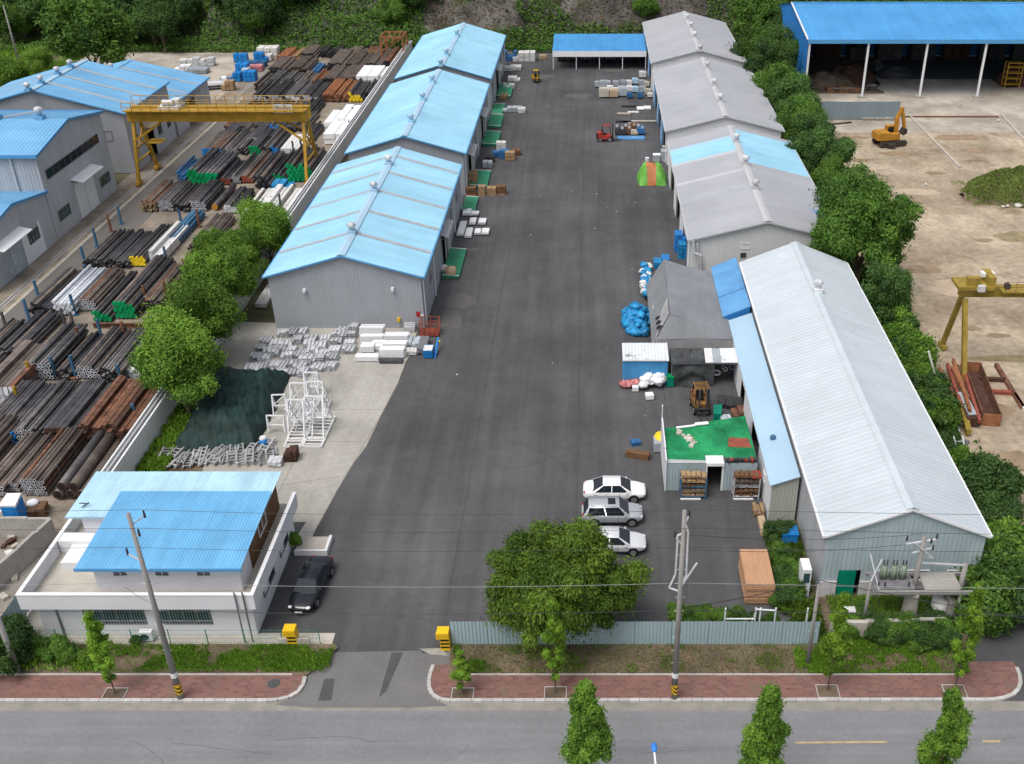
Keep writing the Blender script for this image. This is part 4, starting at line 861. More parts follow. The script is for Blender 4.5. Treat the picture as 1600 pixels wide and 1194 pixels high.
b = MB(); b.bb((-33.7,54.0,2.9),(-31.0,54.1,5.3)); b.bb((-33.7,54.1,2.9),(-33.6,58,5.3)); b.bb((-33.7,57.9,2.9),(-22.0,58,5.3)); b.build('rear_block_wall', 'white_wall', t)
b = MB(); b.bb((-35.1,53.0,2.91),(-31.2,53.9,3.9)); b.bb((-34.2,51.2,2.91),(-31.3,53.0,3.6)); b.build('terrace_box', 'white_paint', t)
for k in range(9):
    b = MB(); ya = 51.45+k*.72; b.bb((-22.02,ya+.01,2.95),(-21.94,ya+.71,5.28)); b.build('timber_board', 'wood_dark', t)
window(t, (-21.94,0,0), (0,1,0), (1,0,0), 53.4, 55.0, 3.9, 5.0, 2, 'white_steel', 'glass_dark')
b = MB(); b.corr((-34.5,53.6,5.42), (1,0,0), (0,1,.02), 12.9, 0, 5.0, .2, .02, (0,0,1)); b.build('roof', 'office_pale_blue', t)
b = MB(); b.slab([(-34.5,53.58,5.40),(-31.6,53.58,5.40),(-31.6,58.6,5.50),(-34.5,58.6,5.50)], .1); b.build('roof_underside', 'pale_blue', t)
b = MB(); b.corr((-31.75,48.62,5.30), (1,0,0), (0,7.4,.42), 10.2, 0, 7.42, .2, .02, (0,-.05,1)); b.build('roof', 'office_blue', t)
b = MB(); b.bb((-31.78,48.55,5.12),(-21.5,48.63,5.34)); b.build('eave_trim', 'trim_blue', t)
b = MB(); b.tube((-33.6,54.6,5.45),(-33.6,54.6,5.85),.02,n=4); b.bar((-33.9,54.6,5.8),(-33.3,54.7,5.7),.05); b.bar((-33.7,54.4,5.6),(-33.4,54.9,5.62),.06); b.build('roof_aerial', 'machine_dark', t)
for x in (-33.6,-31.9): b = MB(); b.bb((x-.05,gy0-.09,.05),(x+.05,gy0-.01,2.7)); b.build('downpipe', 'galv_dark', t)
for x in (-21.9,-21.4): b = MB(); b.tube((x,py0-.08,.1),(x,py0-.08,4.2),.05,n=6); b.build('conduit', 'galv_dark', t)
sw = [(50.6,53.0),(54.6,56.6)]
for a, c in sw: window(t, (gx1+.02,0,0), (0,1,0), (1,0,0), a, c, 1.2, 2.2, 2, 'galv_dark', 'glass_dark')
# potted shrub stand beside office
t = thing('planter', 'low concrete planter at the corner of the gate office', 'planter', (-19.9,56.6,0)); b = MB(); b.bb((-20.9,56.2,0),(-18.6,56.4,.4)); b.bb((-18.8,56.4,0),(-18.6,58,.4)); b.build('rim', 'white_wall', t); b = MB(); b.bb((-20.9,56.4,0),(-18.8,58,.25)); b.build('earth', 'stucco', t)
t = thing('air_conditioner', 'white outdoor air conditioner at the foot of the office front wall', 'air conditioner', (-28.1,48,0)); b = MB(); b.bb((-28.5,47.75,.15),(-27.7,48.1,.85)); b.build('casing', 'white_paint', t); b = MB(); b.tube((-28.15,47.74,.5),(-28.15,47.71,.5),.25,n=12); b.build('fan_grille', 'machine_dark', t)

# ------------------------------------------------------------------ walls and fences
def sheet_fence(name, label, x0, y0, x1, y1, h, m, seg=2.4, z0=0, posts='galv_dark', pitch=.22, nrm=None):
    p, q = Vector((x0,y0,z0)), Vector((x1,y1,z0)); d = q-p; L = d.length; u = d.normalized(); n = nrm or (u.y, -u.x, 0); t = thing(name, label, 'fence', (x0,y0,z0)); k = max(1, round(L/seg))
    for i in range(k):
        b = MB(); b.corr(p+u*(L*i/k+.012), u, (0,0,1), L/k-.024, .08, h+rnd.uniform(-.02,.02), pitch, .03, n); b.build('fence_panel', m, t)
    for i in range(k+1): b = MB(); c = p+u*(L*i/k)-Vector(n)*.06; b.box(c+Vector((0,0,h/2)), (.08,.08,h)); b.build('post', posts, t)
    b = MB(); b.bar(p-Vector(n)*.05+Vector((0,0,h*.8)), q-Vector(n)*.05+Vector((0,0,h*.8)), .05); b.build('rail', posts, t)
    return t
fx0, fx1 = G(706,1012).x, G(1277,1012).x
sheet_fence('sheet_fence', 'pale teal ribbed steel fence along the road frontage, right of gate', fx0, 47.45, fx1, 47.45, 2.0, 'fence_teal', z0=.1)
sheet_fence('sheet_fence', 'short pale teal ribbed fence at the side of the gate office', -36.9, 47.7, -36.9, 52.0, 2.0, 'fence_teal', nrm=(1,0,0))
sheet_fence('sheet_fence', 'weathered blue grey ribbed fence in front of the tall blue shed', *G(1266,187)[:2], *G(1403,187)[:2], 2.9, 'fence_gray', 3.2, pitch=.3)
t = thing('yard_wall', 'long pale boundary wall topped by white rails beside the steel yard', 'wall', (-36,62,0)); y = 60.5
while y < 212:
    b = MB(); ye = min(y+4, 212); b.corr((-35.9,y+.01,0),(0,1,0),(0,0,1),ye-y-.02,0,2.2,.25,.025,(1,0,0)); b.build('wall_panel', 'wall_white_rib', t); y += 4
b = MB(); b.bb((-36.95,60.5,0),(-35.98,212,2.05)); b.build('wall_core', 'old_concrete', t)
for x in (-36.8,-36.42,-36.02): b = MB(); b.bb((x-.07,60.5,2.06),(x+.07,212,2.3)); b.build('top_rail', 'white_steel' if x != -36.42 else 'wall_gray_lt', t)
t = thing('mesh_fence', 'low green wire fence on posts in front of the gate office', 'fence', (-30,47.6,0))
for k in range(9): b = MB(); x = -35.9+k*2.35; b.tube((x,47.55,0),(x,47.55,1.35),.03,n=5); b.build('post', 'gate_green', t)
b = MB()
for z in (.2,.55,.9,1.25): b.tube((-35.9,47.55,z),(-17.1,47.55,z),.012,n=4)
x = -35.9
while x < -17.1: b.tube((x,47.55,.15),(x,47.55,1.3),.006,n=3); x += .2
b.build('wire_mesh', 'gate_green', t)
t = thing('low_wall', 'low cream panel wall beside the striped yellow gate post', 'wall', (-17.9,47.4,0)); b = MB()
for k in range(4): bq = MB(); bq.bb((-19.6+k*.48,47.3,.1),(-19.14+k*.48,47.4,.75)); bq.build('panel', 'stucco', t)
t = thing('pipe_barrier', 'white tubular steel frame standing behind the teal fence', 'barrier', (9,48.6,0)); b = MB()
for x in (8.35,10.25,10.55,11.5,13.5): b.tube((x,48.3,0),(x,48.3,2.4),.06,n=6)
b.build('post', 'white_steel', t); b = MB(); b.tube((8.35,48.3,1.5),(10.25,48.3,1.5),.05,n=6); b.tube((10.25,48.3,2.3),(11.5,48.3,2.2),.05,n=6); b.tube((10.3,48.3,2.3),(10.2,49.2,.1),.05,n=6); b.build('rail', 'white_steel', t)
# broken concrete walls at lower left and lower right
def rough_wall(label, pts, h, thick=.25, m='old_concrete', holes=0):
    t = thing('concrete_wall', label, 'wall', (pts[0][0],pts[0][1],0))
    for a, c in zip(pts, pts[1:]):
        a, c = Vector((a[0],a[1],0)), Vector((c[0],c[1],0)); L = (c-a).length; n = max(1, int(L/1.6)); d = (c-a)/n
        for k in range(n):
            b = MB(); hh = h+rnd.uniform(-.06,.06); b.bar(a+d*(k+.004)+Vector((0,0,hh/2)), a+d*(k+.996)+Vector((0,0,hh/2)), thick, hh); b.build('wall_section', m, t)
    return t
rough_wall('weathered concrete wall round the rubble yard left of the office', [(-58,58.3),(-38.6,58.3),(-39.3,55.0),(-40.9,49.5)], 1.7)
rough_wall('cracked low concrete wall below the substation platform', [(15.0,48.1),(17.3,48.1)], 1.5, .3, 'stucco')
rough_wall('overgrown concrete retaining wall behind the right-hand verge', [(17.3,48.4),(22.4,48.5)], 1.3, .3, 'old_concrete')
# gate posts
def gate_post(x, y, label, sgn):
    t = thing('gate_post', label, 'gate post', (x,y,0)); b = MB(); b.box((x,y,.5),(.6,.55,1.0)); b.build('lower_block', 'bright_yellow', t)
    b = MB(); b.box((x+.05*sgn,y,1.14),(.66,.6,.28)); b.box((x+.1*sgn,y,1.38),(.74,.66,.22)); b.build('cap', 'bright_yellow', t)
    for z in (.3,.6,.88):
        b = MB(); b.box((x-.0,y-.285,z),(.54,.02,.12)); b.build('black_stripe', 'black_paint', t)
    b = MB(); b.box((x+.42*sgn,y,1.05),(.26,.36,.4)); b.build('side_bracket', 'bright_yellow', t)
g = G(460,1008); gate_post(g.x, g.y, 'yellow striped gate post on the office side of the entrance', -1)
g = G(697,1012); gate_post(g.x, g.y, 'yellow striped gate post at the end of the teal fence', -1)

# ------------------------------------------------------------------ gantry cranes
t = thing('gantry_crane', 'large yellow gantry crane spanning the steel yard', 'crane', (-49,136,0))
ax, bx, gy, gz = -61.2, -38.0, 136.2, 9.6
for k, yy in enumerate((gy-.9, gy+.9)):
    b = MB(); b.bb((ax-.3,yy-.3,gz-1.45),(bx+.3,yy+.3,gz-.15)); b.bb((ax-.3,yy-.42,gz-.15),(bx+.3,yy+.42,gz)); b.bb((ax-.3,yy-.42,gz-1.55),(bx+.3,yy+.42,gz-1.45)); b.build('girder', 'crane_yellow', t)
b = MB(); b.bb((ax-.3,gy-2.2,gz-.02),(bx+.3,gy-1.36,gz+.06)); b.build('walkway', 'crane_yellow', t)
for yy in (gy-2.2, gy+1.3):
    b = MB()
    for z in (.6,1.2): b.tube((ax-.3,yy,gz+z),(bx+.3,yy,gz+z),.05,n=5)
    x = ax-.3
    while x <= bx+.3: b.tube((x,yy,gz),(x,yy,gz+1.2),.05,n=5); x += 1.25
    b.build('handrail', 'crane_yellow', t)
for x in (ax+.3, bx-.3):
    for s in (-1, 1):
        b = MB(); b.bar((x,gy+s*.9,gz-1.5),(x,gy+s*3.4,.5),.38,.42); b.build('leg', 'crane_yellow', t)
        b = MB(); b.bar((x,gy+s*1.9,gz-4),(x+(3.6 if x < -50 else -3.6),gy+s*.9,gz-1.75),.22); b.build('brace', 'crane_yellow', t)
        b = MB(); b.box((x,gy+s*3.4,.35),(.5,1.5,.4)); b.build('bogie', 'crane_yellow', t)
        for d in (-.45,.45): b = MB(); b.tube((x-.12,gy+s*3.4+d,.2),(x+.12,gy+s*3.4+d,.2),.2,n=10); b.build('wheel', 'machine_dark', t)
    b = MB(); b.bar((x,gy-2.0,4.6),(x,gy+2.0,4.6),.2); b.bar((x,gy-2.7,2.9),(x,gy+2.7,2.9),.2); b.bar((x,gy-2.7,2.9),(x,gy+1.3,6.6),.14); b.bar((x,gy+2.7,2.9),(x,gy-1.3,6.6),.14); b.build('cross_brace', 'crane_yellow', t)
b = MB(); b.bb((-57.2,gy-1.2,gz),(-54.4,gy+1.2,gz+.4)); b.tube((-56.6,gy-.7,gz+.8),(-55.2,gy-.7,gz+.8),.4,n=10); b.bb((-55.6,gy-.4,gz+.4),(-54.6,gy+.9,gz+1.1)); b.build('hoist_trolley', 'dull_white', t)
sg = MB(); sx = -41.9; sg.bb((sx,gy-1.42,gz-.35),(sx+2.5,gy-1.34,gz+.75)); sgn = sg.build('sign_board', 'dull_white', t)
ch = MB()
for i in range(4):
    x = sx+.35+i*.5
    for a, c, d, e in ((0,.55,.36,.06),(0,.3,.36,.06),(0,.0,.05,.5),(.3,.0,.05,.5),(.1,-.1,.22,.05))[(i % 2):]: ch.bb((x+a,gy-1.45,gz+.0+c),(x+a+d,gy-1.43,gz+.0+c+e))
ch.build('lettering', 'black_paint', sgn)
b = MB(); b.bar((ax+.2,gy-.2,5.2),(ax+3.2,gy+.1,5.2),.12); b.bb((ax+1.4,gy-1,5.0),(ax+3.4,gy+1,5.1)); b.build('operator_platform', 'crane_yellow', t)
t = thing('crane_rail', 'crane rail set in concrete along the lane', 'rail', (-61.2,100,0)); b = MB(); b.bb((-61.28,62,0),(-61.12,205,.07)); b.build('rail_head', 'galv_dark', t); b = MB(); b.bb((-61.5,62,-.02),(-60.9,205,.01)); b.build('rail_bed', 'old_concrete', t)
# right-hand one
t = thing('gantry_crane', 'mustard yellow gantry crane at the edge of the sand lot', 'crane', (33.5,83.6,0)); ax, gy, gz, ex = 33.0, 83.6, 8.1, 64.0
b = MB(); b.bb((ax-.1,gy-.32,gz-.88),(ex,gy+.32,gz)); b.bb((ax-.1,gy-.42,gz-.95),(ex,gy+.42,gz-.88)); b.build('girder', 'crane_mustard', t)
b = MB(); b.bb((ax+3.2,gy-1.5,gz-.04),(ex,gy-.5,gz+.03)); b.build('walkway', 'crane_mustard', t)
b = MB()
for z in (.5,1.0): b.tube((ax+3.4,gy-1.45,gz+z),(ex,gy-1.45,gz+z),.025,n=5)
x = ax+3.4
while x < ex: b.tube((x,gy-1.45,gz),(x,gy-1.45,gz+1),.025,n=5); x += .9
b.build('handrail', 'rust', t)
for s in (-1,1):
    b = MB(); b.bar((ax+.4,gy+s*.4,gz-1.1),(ax+.6,gy+s*3.3,.4),.42,.38); b.build('leg', 'crane_mustard', t); b = MB(); b.box((ax+.6,gy+s*3.3,.3),(.5,1.3,.4)); b.build('bogie', 'crane_mustard', t)
    b = MB(); b.bar((ex-.4,gy+s*.4,gz-1.3),(ex-.4,gy+s*3.3,.4),.65,.55); b.build('leg', 'crane_mustard', t)
b = MB(); b.bb((ax-.6,gy-1.1,gz+.02),(ax+2.6,gy+1.1,gz+.35)); b.bb((ax+.2,gy-.9,gz+.35),(ax+1.3,gy-.3,gz+1.1)); b.bb((ax+2,gy-1,gz+.3),(ax+2.6,gy+1,gz+1.2)); b.build('end_carriage', 'crane_mustard', t)
b = MB(); b.bb((ax+1.7,gy+.0,gz+.8),(ax+2.8,gy+.7,gz+1.15)); b.build('hoist_cover', 'white_paint', t)
b = MB(); b.bb((ax+1.0,gy-1.5,gz+.05),(ax+1.6,gy-1.12,gz+.6)); b.build('control_box', 'dull_white', t)
b = MB(); b.tube((ax+3.8,gy-.9,gz+.3),(ax+3.8,gy-.5,gz+.3),.28,n=12); b.build('cable_reel', 'machine_dark', t)

# ------------------------------------------------------------------ utility poles, wires, lamp
def pole(px, py, h, label, r0=.19, r1=.11, band=True, lean=0, arms=()):
    g = G(px, py); t = thing('utility_pole', label, 'utility pole', (g.x,g.y,0)); b = MB(); top = Vector((g.x+lean,g.y,h)); b.tube((g.x,g.y,0), top, r0, r1, n=10); b.build('shaft', 'pole_concrete', t, True)
    if band:
        b = MB(); b.tube((g.x,g.y,.55),(g.x,g.y,1.35),r0+.02,n=12,caps=False); b.build('warning_sleeve', 'warning_yellow', t)
        for k in range(3):
            b = MB(); n = 12
            for i in range(n):
                a0, a1 = i*math.tau/n, (i+1)*math.tau/n; z0 = .5+.3*k+.25*math.sin(a0-.8)+.12; z1 = .5+.3*k+.25*math.sin(a1-.8)+.12; rr = r0+.026
                f = lambda a, z: (g.x+rr*math.cos(a), g.y+rr*math.sin(a), min(1.34,max(.56,z)))
                b.face([f(a0,z0),f(a1,z1),f(a1,z1+.13),f(a0,z0+.13)])
            b.build('black_stripe', 'black_paint', t)
        b = MB(); b.tube((g.x,g.y,1.9),(g.x,g.y,2.3),r0+.012,n=10,caps=False); b.build('label_band', 'white_paint', t)
    for z, w, dy in arms:
        b = MB(); b.bar((g.x-w,g.y+dy,z),(g.x+w,g.y-dy,z),.09); a = b.build('crossarm', 'galv', t)
        for s in (-1,-.4,1): b = MB(); b.tube((g.x+s*w*.95,g.y+dy*-s,z+.05),(g.x+s*w*.95,g.y+dy*-s,z+.32),.06,.04,n=7); b.build('insulator', 'insulator', a)
    for z in range(3, int(h)-2): 
        b = MB(); b.tube((g.x-.28,g.y,z),(g.x+.28,g.y,z+.0),.014,n=4); b.build('step_bolt', 'galv', t)
    return t, g
PL, gl = pole(283,1093,13.8,'concrete utility pole with striped base in front of the office')
PR, gr = pole(1053,1093,14.0,'concrete utility pole with striped base in front of the teal fence')
for r, g, items in ((PL, gl, ((13.4,.7,.25),(12.6,.45,-.3),(10.9,-.75,.2))), (PR, gr, ((13.3,.3,.4),(12.0,-.4,.3)))):
    for z, dx, dy in items:
        b = MB(); b.bar((g.x,g.y,z-.35),(g.x+dx,g.y+dy,z+.05),.06); a = b.build('bracket', 'galv', r); b = MB(); b.tube((g.x+dx,g.y+dy,z-.05),(g.x+dx,g.y+dy,z+.4),.07,.05,n=7); b.build('insulator', 'insulator', a)
b = MB(); g = gr
for a, c in (((-.3,.05,9.6),(-.28,.05,12.3)),((.28,-.05,9.6),(.25,-.05,12.6)),((.25,-.05,12.6),(0,0,13.4)),((-.28,.05,12.3),(0,0,12.5)),((-.3,.05,9.6),(-.6,.1,8.6)),((.28,-.05,9.6),(0,0,9.0)),((0,0,8.7),(.8,-.2,10.6)),((-.6,.1,8.6),(0,0,8.4))): b.tube(g+Vector(a), g+Vector(c), .055, n=7)
b.build('cable_riser', 'galv', PR)
pole(1261,1042,6.6,'slim grey pole beside the end of the teal fence', .13,.1,False)
pole(30,1052,4.6,'short stout concrete pole at the left edge of the verge', .2,.16,False)
pole(34,113,12,'white lamp pole in front of the wooded slope', .2,.12,False)
def wire(label, pts, r=.016, sag=.5, m='wire', name='overhead_wire'):
    b = MB()
    for p, q in zip(pts, pts[1:]):
        p, q = Vector(p), Vector(q); n = 10; pr = p
        for i in range(1, n+1):
            u = i/n; c = p+(q-p)*u-Vector((0,0,4*sag*u*(1-u))); b.tube(pr, c, r, n=4, caps=False); pr = c
    tag(b.build(name, m), label, 'wire', 'overhead wires')
LXw, RXw = -85, 75
for i, (z, dy, dxl, dxr, r, m, sg) in enumerate(((13.75,.25,.7,.3,.014,'wire',.35),(12.95,-.3,.45,.3,.014,'wire',.3),(11.25,.2,-.75,-.4,.014,'wire',.3),(8.9,0,.15,.15,.018,'wire_pale',.3),(6.9,0,.15,.15,.02,'wire',.3))):
    wire(['topmost','second highest','third highest','thick pale','lowest dark'][i]+' overhead wire strung between the roadside poles', [(LXw,43.25+dy,z),(gl.x+dxl,43.25+dy,z),(gr.x+dxr,43.25+dy,z),(RXw,43.25+dy*2,z-.6)], r, sg, m)
wire('thick dark cable sloping down to the right over the verge', [(gr.x,gr.y,7.2),G(1261,1000,0)+Vector((0,0,5)),(36,44.6,2.9)], .03, .25)
wire('service wire from roadside pole to the substation', [(gr.x,gr.y,12.4),(20.6,50.4,6.6)], .014, .4); wire('lower service wire from roadside pole to the substation', [(gr.x,gr.y,11.4),(20.6,50.4,5.9)], .014, .4)
wire('service wire from office pole to the office terrace', [(gl.x,gl.y,7.5),(-28.6,48,4.4)], .012, .15)
g = G(1022,1168,8.0); t = thing('street_lamp', 'street lamp with blue domed head on the near side of the road', 'street lamp', (g.x+.15,30.6,0))
b = MB(); b.tube((g.x+.15,30.6,0),(g.x+.15,30.6,7.2),.09,.06,n=8); b.tube((g.x+.15,30.6,7.2),(g.x,g.y-.2,8.0),.05,n=8); b.build('post', 'white_steel', t)
b = MB(); b.sphere((g.x,g.y,8.02),.2,10,6,(.8,1.5,.55)); b.build('lamp_head', 'lamp_blue', t, True)

# ------------------------------------------------------------------ substation on poles
t = thing('pole_substation', 'transformer platform on old concrete poles before the teal gable', 'substation', (20.5,50,0)); P1, P2 = 20.55, 23.5; sy = 50.0
for x, h, rr in ((P1,6.7,.15),(P2,4.6,.15),(17.4,3.9,.09),(23.2,3.2,.09)):
    yy = sy+(-.9 if x in (17.4,23.2) else 0); b = MB(); b.tube((x,yy,0),(x,yy,h),rr+.05,rr,n=9); b.build('post', 'pole_concrete', t, True)
b = MB(); b.tube((P1,sy,0),(P1,sy,2.0),.55,.42,n=12); b.build('concrete_sleeve', 'stucco', t)
b = MB(); b.bb((17.6,sy-1.05,2.9),(23.9,sy-.9,3.15)); b.bb((17.6,sy+.7,2.9),(23.9,sy+.85,3.15)); b.build('platform_beam', 'pole_concrete', t)
for k in range(11):
    b = MB(); b.bb((20.9,sy-.88+k*.143,3.16),(23.2,sy-.75+k*.143,3.2)); b.build('deck_plank', 'old_concrete', t)
b = MB(); b.bb((17.7,sy-.88,3.16),(20.3,sy+.68,3.22)); b.build('deck', 'galv_dark', t)
for k, x in enumerate((18.5,19.1,19.7)):
    b = MB(); b.tube((x,sy+.1,3.24),(x,sy+.1,4.25),.17,n=12); b.box((x-.2,sy+.1,3.7),(.05,.3,.8)); b.box((x+.2,sy+.1,3.7),(.05,.3,.8)); o = b.build('transformer', 'transformer', t, True)
    for d in (-.1,.1): b = MB(); b.tube((x+d,sy+.1,4.4),(x+d,sy+.1,4.75),.05,.035,n=6); b.build('bushing', 'insulator', o)
for z, x0_, x1_ in ((6.3,19.4,21.5),(5.6,19.9,21.3)): b = MB(); b.bar((x0_,sy-.25,z),(x1_,sy+.25,z),.1); b.build('crossarm', 'galv', t)
b = MB(); b.bar((P1,sy,5.2),(21.4,sy+.3,4.7),.06); b.bar((P1-.5,sy-.2,6.3),(21.2,sy-.4,5.3),.06); b.bar((18.0,sy-.9,3.2),(17.6,sy+.7,4.8),.07); b.bar((17.4,sy-.9,3.9),(18.4,sy+.6,4.4),.06); b.bar((P2,sy,4.4),(P1,sy,4.6),.1); b.build('brace', 'galv', t)
for x, y, z in ((19.5,sy,6.4),(20.9,sy-.3,6.45),(21.4,sy+.2,6.4),(21.3,sy+.2,5.5),(18.0,sy-.7,3.3),(18.4,sy-.7,3.3),(19.9,sy-.7,3.3),(23.5,sy-.6,3.3)): b = MB(); b.tube((x,y,z),(x,y,z+.35),.075,.05,n=7); b.build('insulator', 'insulator', t)
t = thing('round_tank', 'rounded white tank below the substation platform', 'tank', (22.4,49.7,0)); b = MB(); b.tube((22.35,49.9,0),(22.35,49.9,1.7),.5,n=14); b.build('shell', 'dull_white', t, True); b = MB(); b.bb((22.75,49.3,0),(23.3,50.2,1.9)); b.build('panel_box', 'old_concrete', t)
t = thing('tall_cabinet', 'white cabinet stack against the workshop corner', 'cabinet', (14.1,52.6,0)); b = MB(); b.bb((13.85,52.0,0),(14.45,53.2,2.3)); b.build('carcass', 'white_steel', t); b = MB(); b.bb((13.95,51.97,1.2),(14.35,52.0,2.0)); b.build('glass_front', 'glass_green', t)
t = thing('blue_container', 'blue plastic box bin beside the white-roofed workshop wall', 'bin', (14.1,57.3,0)); b = MB(); b.bb((13.4,56.9,.15),(14.5,57.9,1.25)); b.build('body', 'cap_blue', t); b = MB(); b.bb((13.35,56.85,1.25),(13.93,57.95,1.33)); b.bb((13.97,56.85,1.25),(14.55,57.95,1.33)); b.build('lid', 'cap_blue', t)
t = thing('green_door_stand', 'narrow green locker in front of the substation posts', 'locker', (16.4,49.3,0)); b = MB(); b.bb((16.2,49.1,0),(16.7,49.5,1.3)); b.build('body', 'gate_green', t); b = MB(); b.bb((16.1,49.05,1.3),(16.8,49.55,1.4)); b.build('top', 'dull_white', t)
# ------------------------------------------------------------------ steel yard: bundles of pipe and bar
_pm = {}
def pipe_mesh(kind, r, L, body, cap, ring):
    k = (kind, round(r,3), round(L,2), body, cap, ring)
    if k in _pm: return _pm[k]
    b = MB(True)
    if kind == 'round':
        n = 12 if r > .3 else 8; b.tube((0,0,0),(0,L,0),r,n=n,capmi=1)
        if cap in ('cap_green','cap_blue','cap_yellow') and not ring: b.mi = 1; b.tube((0,-.05,0),(0,.22,0),r*1.06,n=n); b.mi = 0
        if ring: b.mi = 2; b.tube((0,-.006,0),(0,-.004,0),r*.62,n=n); b.mi = 0
    else:
        b.bb((-r*.96,0,-r*.96),(r*.96,L,r*.96)); b.mi = 1; b.bb((-r*.97,-.01,-r*.97),(r*.97,.02,r*.97)); b.mi = 0
    me = bpy.data.meshes.new('pipe' if kind == 'round' else 'bar'); me.from_pydata(b.v, [], b.f)
    for m in (body, cap, 'dark_gap'): me.materials.append(MATS[m])
    me.polygons.foreach_set('material_index', b.m)
    if kind == 'round': me.polygons.foreach_set('use_smooth', [len(f) == 4 for f in b.f])
    _pm[k] = me; return me
seen_ = {}
NUMW = ['first','second','third','fourth','fifth','sixth','seventh','eighth','ninth','tenth','eleventh','twelfth']
DESC = {'steel_black':'black steel','steel_gray':'grey steel','steel_brown':'brownish steel','rust':'rust brown steel','rust_orange':'orange rusted steel','dull_white':'white wrapped','cap_white':'white coated','post_blue':'blue painted','machine_blue':'blue coated','galv':'silver steel','pallet_wood':'pale tan'}
CAPD = {'cap_green':' with green end caps','cap_blue':' with blue end caps','cap_yellow':' with yellow ends','cap_orange':' with an orange end','cap_red':' with red ends','cap_white':' with pale ends','cap_dark':'', 'rust_dark':'', 'pallet_wood':' with tan ends'}
def bundle(row, no, x0, x1, yf, L, h, r, kind, body, cap, ring=False, far=False):
    a, c = G(x0, yf), G(x1, yf); Y = a.y; w = c.x-a.x; cx = (a.x+c.x)/2
    if not far and r < .35: h *= 1.3
    lab = f"{DESC.get(body,'steel')} {'pipes' if kind == 'round' else 'bars'}{CAPD.get(cap,'') if body != cap else ''}, {NUMW[no]} from lane, {row}"
    t = thing('pipe_stack' if kind == 'round' else 'bar_stack', lab, 'pipe stack' if kind == 'round' else 'bar stack', (cx, Y, 0), group='steel stacks in the left yard')
    for k in (.12, .5, .88): b = MB(); b.bb((a.x-.1, Y+L*k-.1, 0),(c.x+.1, Y+L*k+.1, .14)); b.build('bearer', 'wood_dark', t)
    n = max(1, int(w/(2*r))); step = w/n; rows = max(1, int((h-.14)/(2*r*(.9 if kind == 'round' else 1))))
    me = pipe_mesh(kind, r, L, body, cap, ring); alt = pipe_mesh(kind, r, L, {'steel_black':'steel_brown','steel_gray':'steel_brown','steel_brown':'rust','rust':'rust_dark'}[body], cap, ring) if body in ('steel_black','steel_gray','steel_brown','rust') else None; fv = []; z = .14+r
    Vn = np.empty(len(me.vertices)*3, dtype=np.float32); me.vertices.foreach_get('co', Vn); Vn = Vn.reshape(-1,3); acc = []; 
    for j in range(rows):
        odd = j % 2 and kind == 'round'; k = n-1 if odd else n
        if j >= rows-1 and rows > 2: k = max(1, int(k*rnd.uniform(.45,1)))
        for i in range(k):
            if j >= rows-1 and rnd.random() < .12: continue
            x = a.x-cx+step*(i+.5+(.5 if odd else 0)); y = rnd.uniform(-.05,.06) if (ring or cap in ('cap_green','cap_blue','cap_yellow','cap_white','cap_red')) else rnd.uniform(-.35,.45); rz = rnd.uniform(-.008,.008) if L < 11 else 0
            if far: acc.append(Vn+np.array([x,y,z],dtype=np.float32))
            else: link('pipe' if kind == 'round' else 'bar', alt if (alt and rnd.random() < .16) else me, t, (x,y,z), rz)
        z += 2*r*(.88 if kind == 'round' else 1.0)
    if far:
        nv = len(Vn); F = []; mi = []
        polys = [tuple(p.vertices) for p in me.polygons]; pmi = [p.material_index for p in me.polygons]; b = MB(True)
        for q in range(len(acc)):
            b.v += [tuple(p) for p in acc[q].tolist()]; b.f += [tuple(q*nv+v for v in f) for f in polys]; b.m += pmi
        o = b.build('bars', [body, cap, 'dark_gap'], t); o['kind'] = 'stuff'
    if r < .25 and rnd.random() < .6 and L > 5:
        for k in (.3,.7): b = MB(); b.bb((c.x,Y+L*k,.1),(c.x+.02,Y+L*k+.06,z-r)); b.build('strap', 'galv_dark', t)
    return a.x, c.x, Y, L
Rw = {'A':'front row by the office','B':'second row from the office','C':'third row from the office','D':'fourth row from the office','E':'fifth row from the office','F':'sixth row from the office','G':'row just before the crane','H':'row beneath the crane','HH':'row just behind the crane legs','II':'row hidden behind the crane beam','I':'first row past the crane','J':'second row past the crane','K':'third row past the crane','L':'row near the slope','M':'row at the slope foot'}
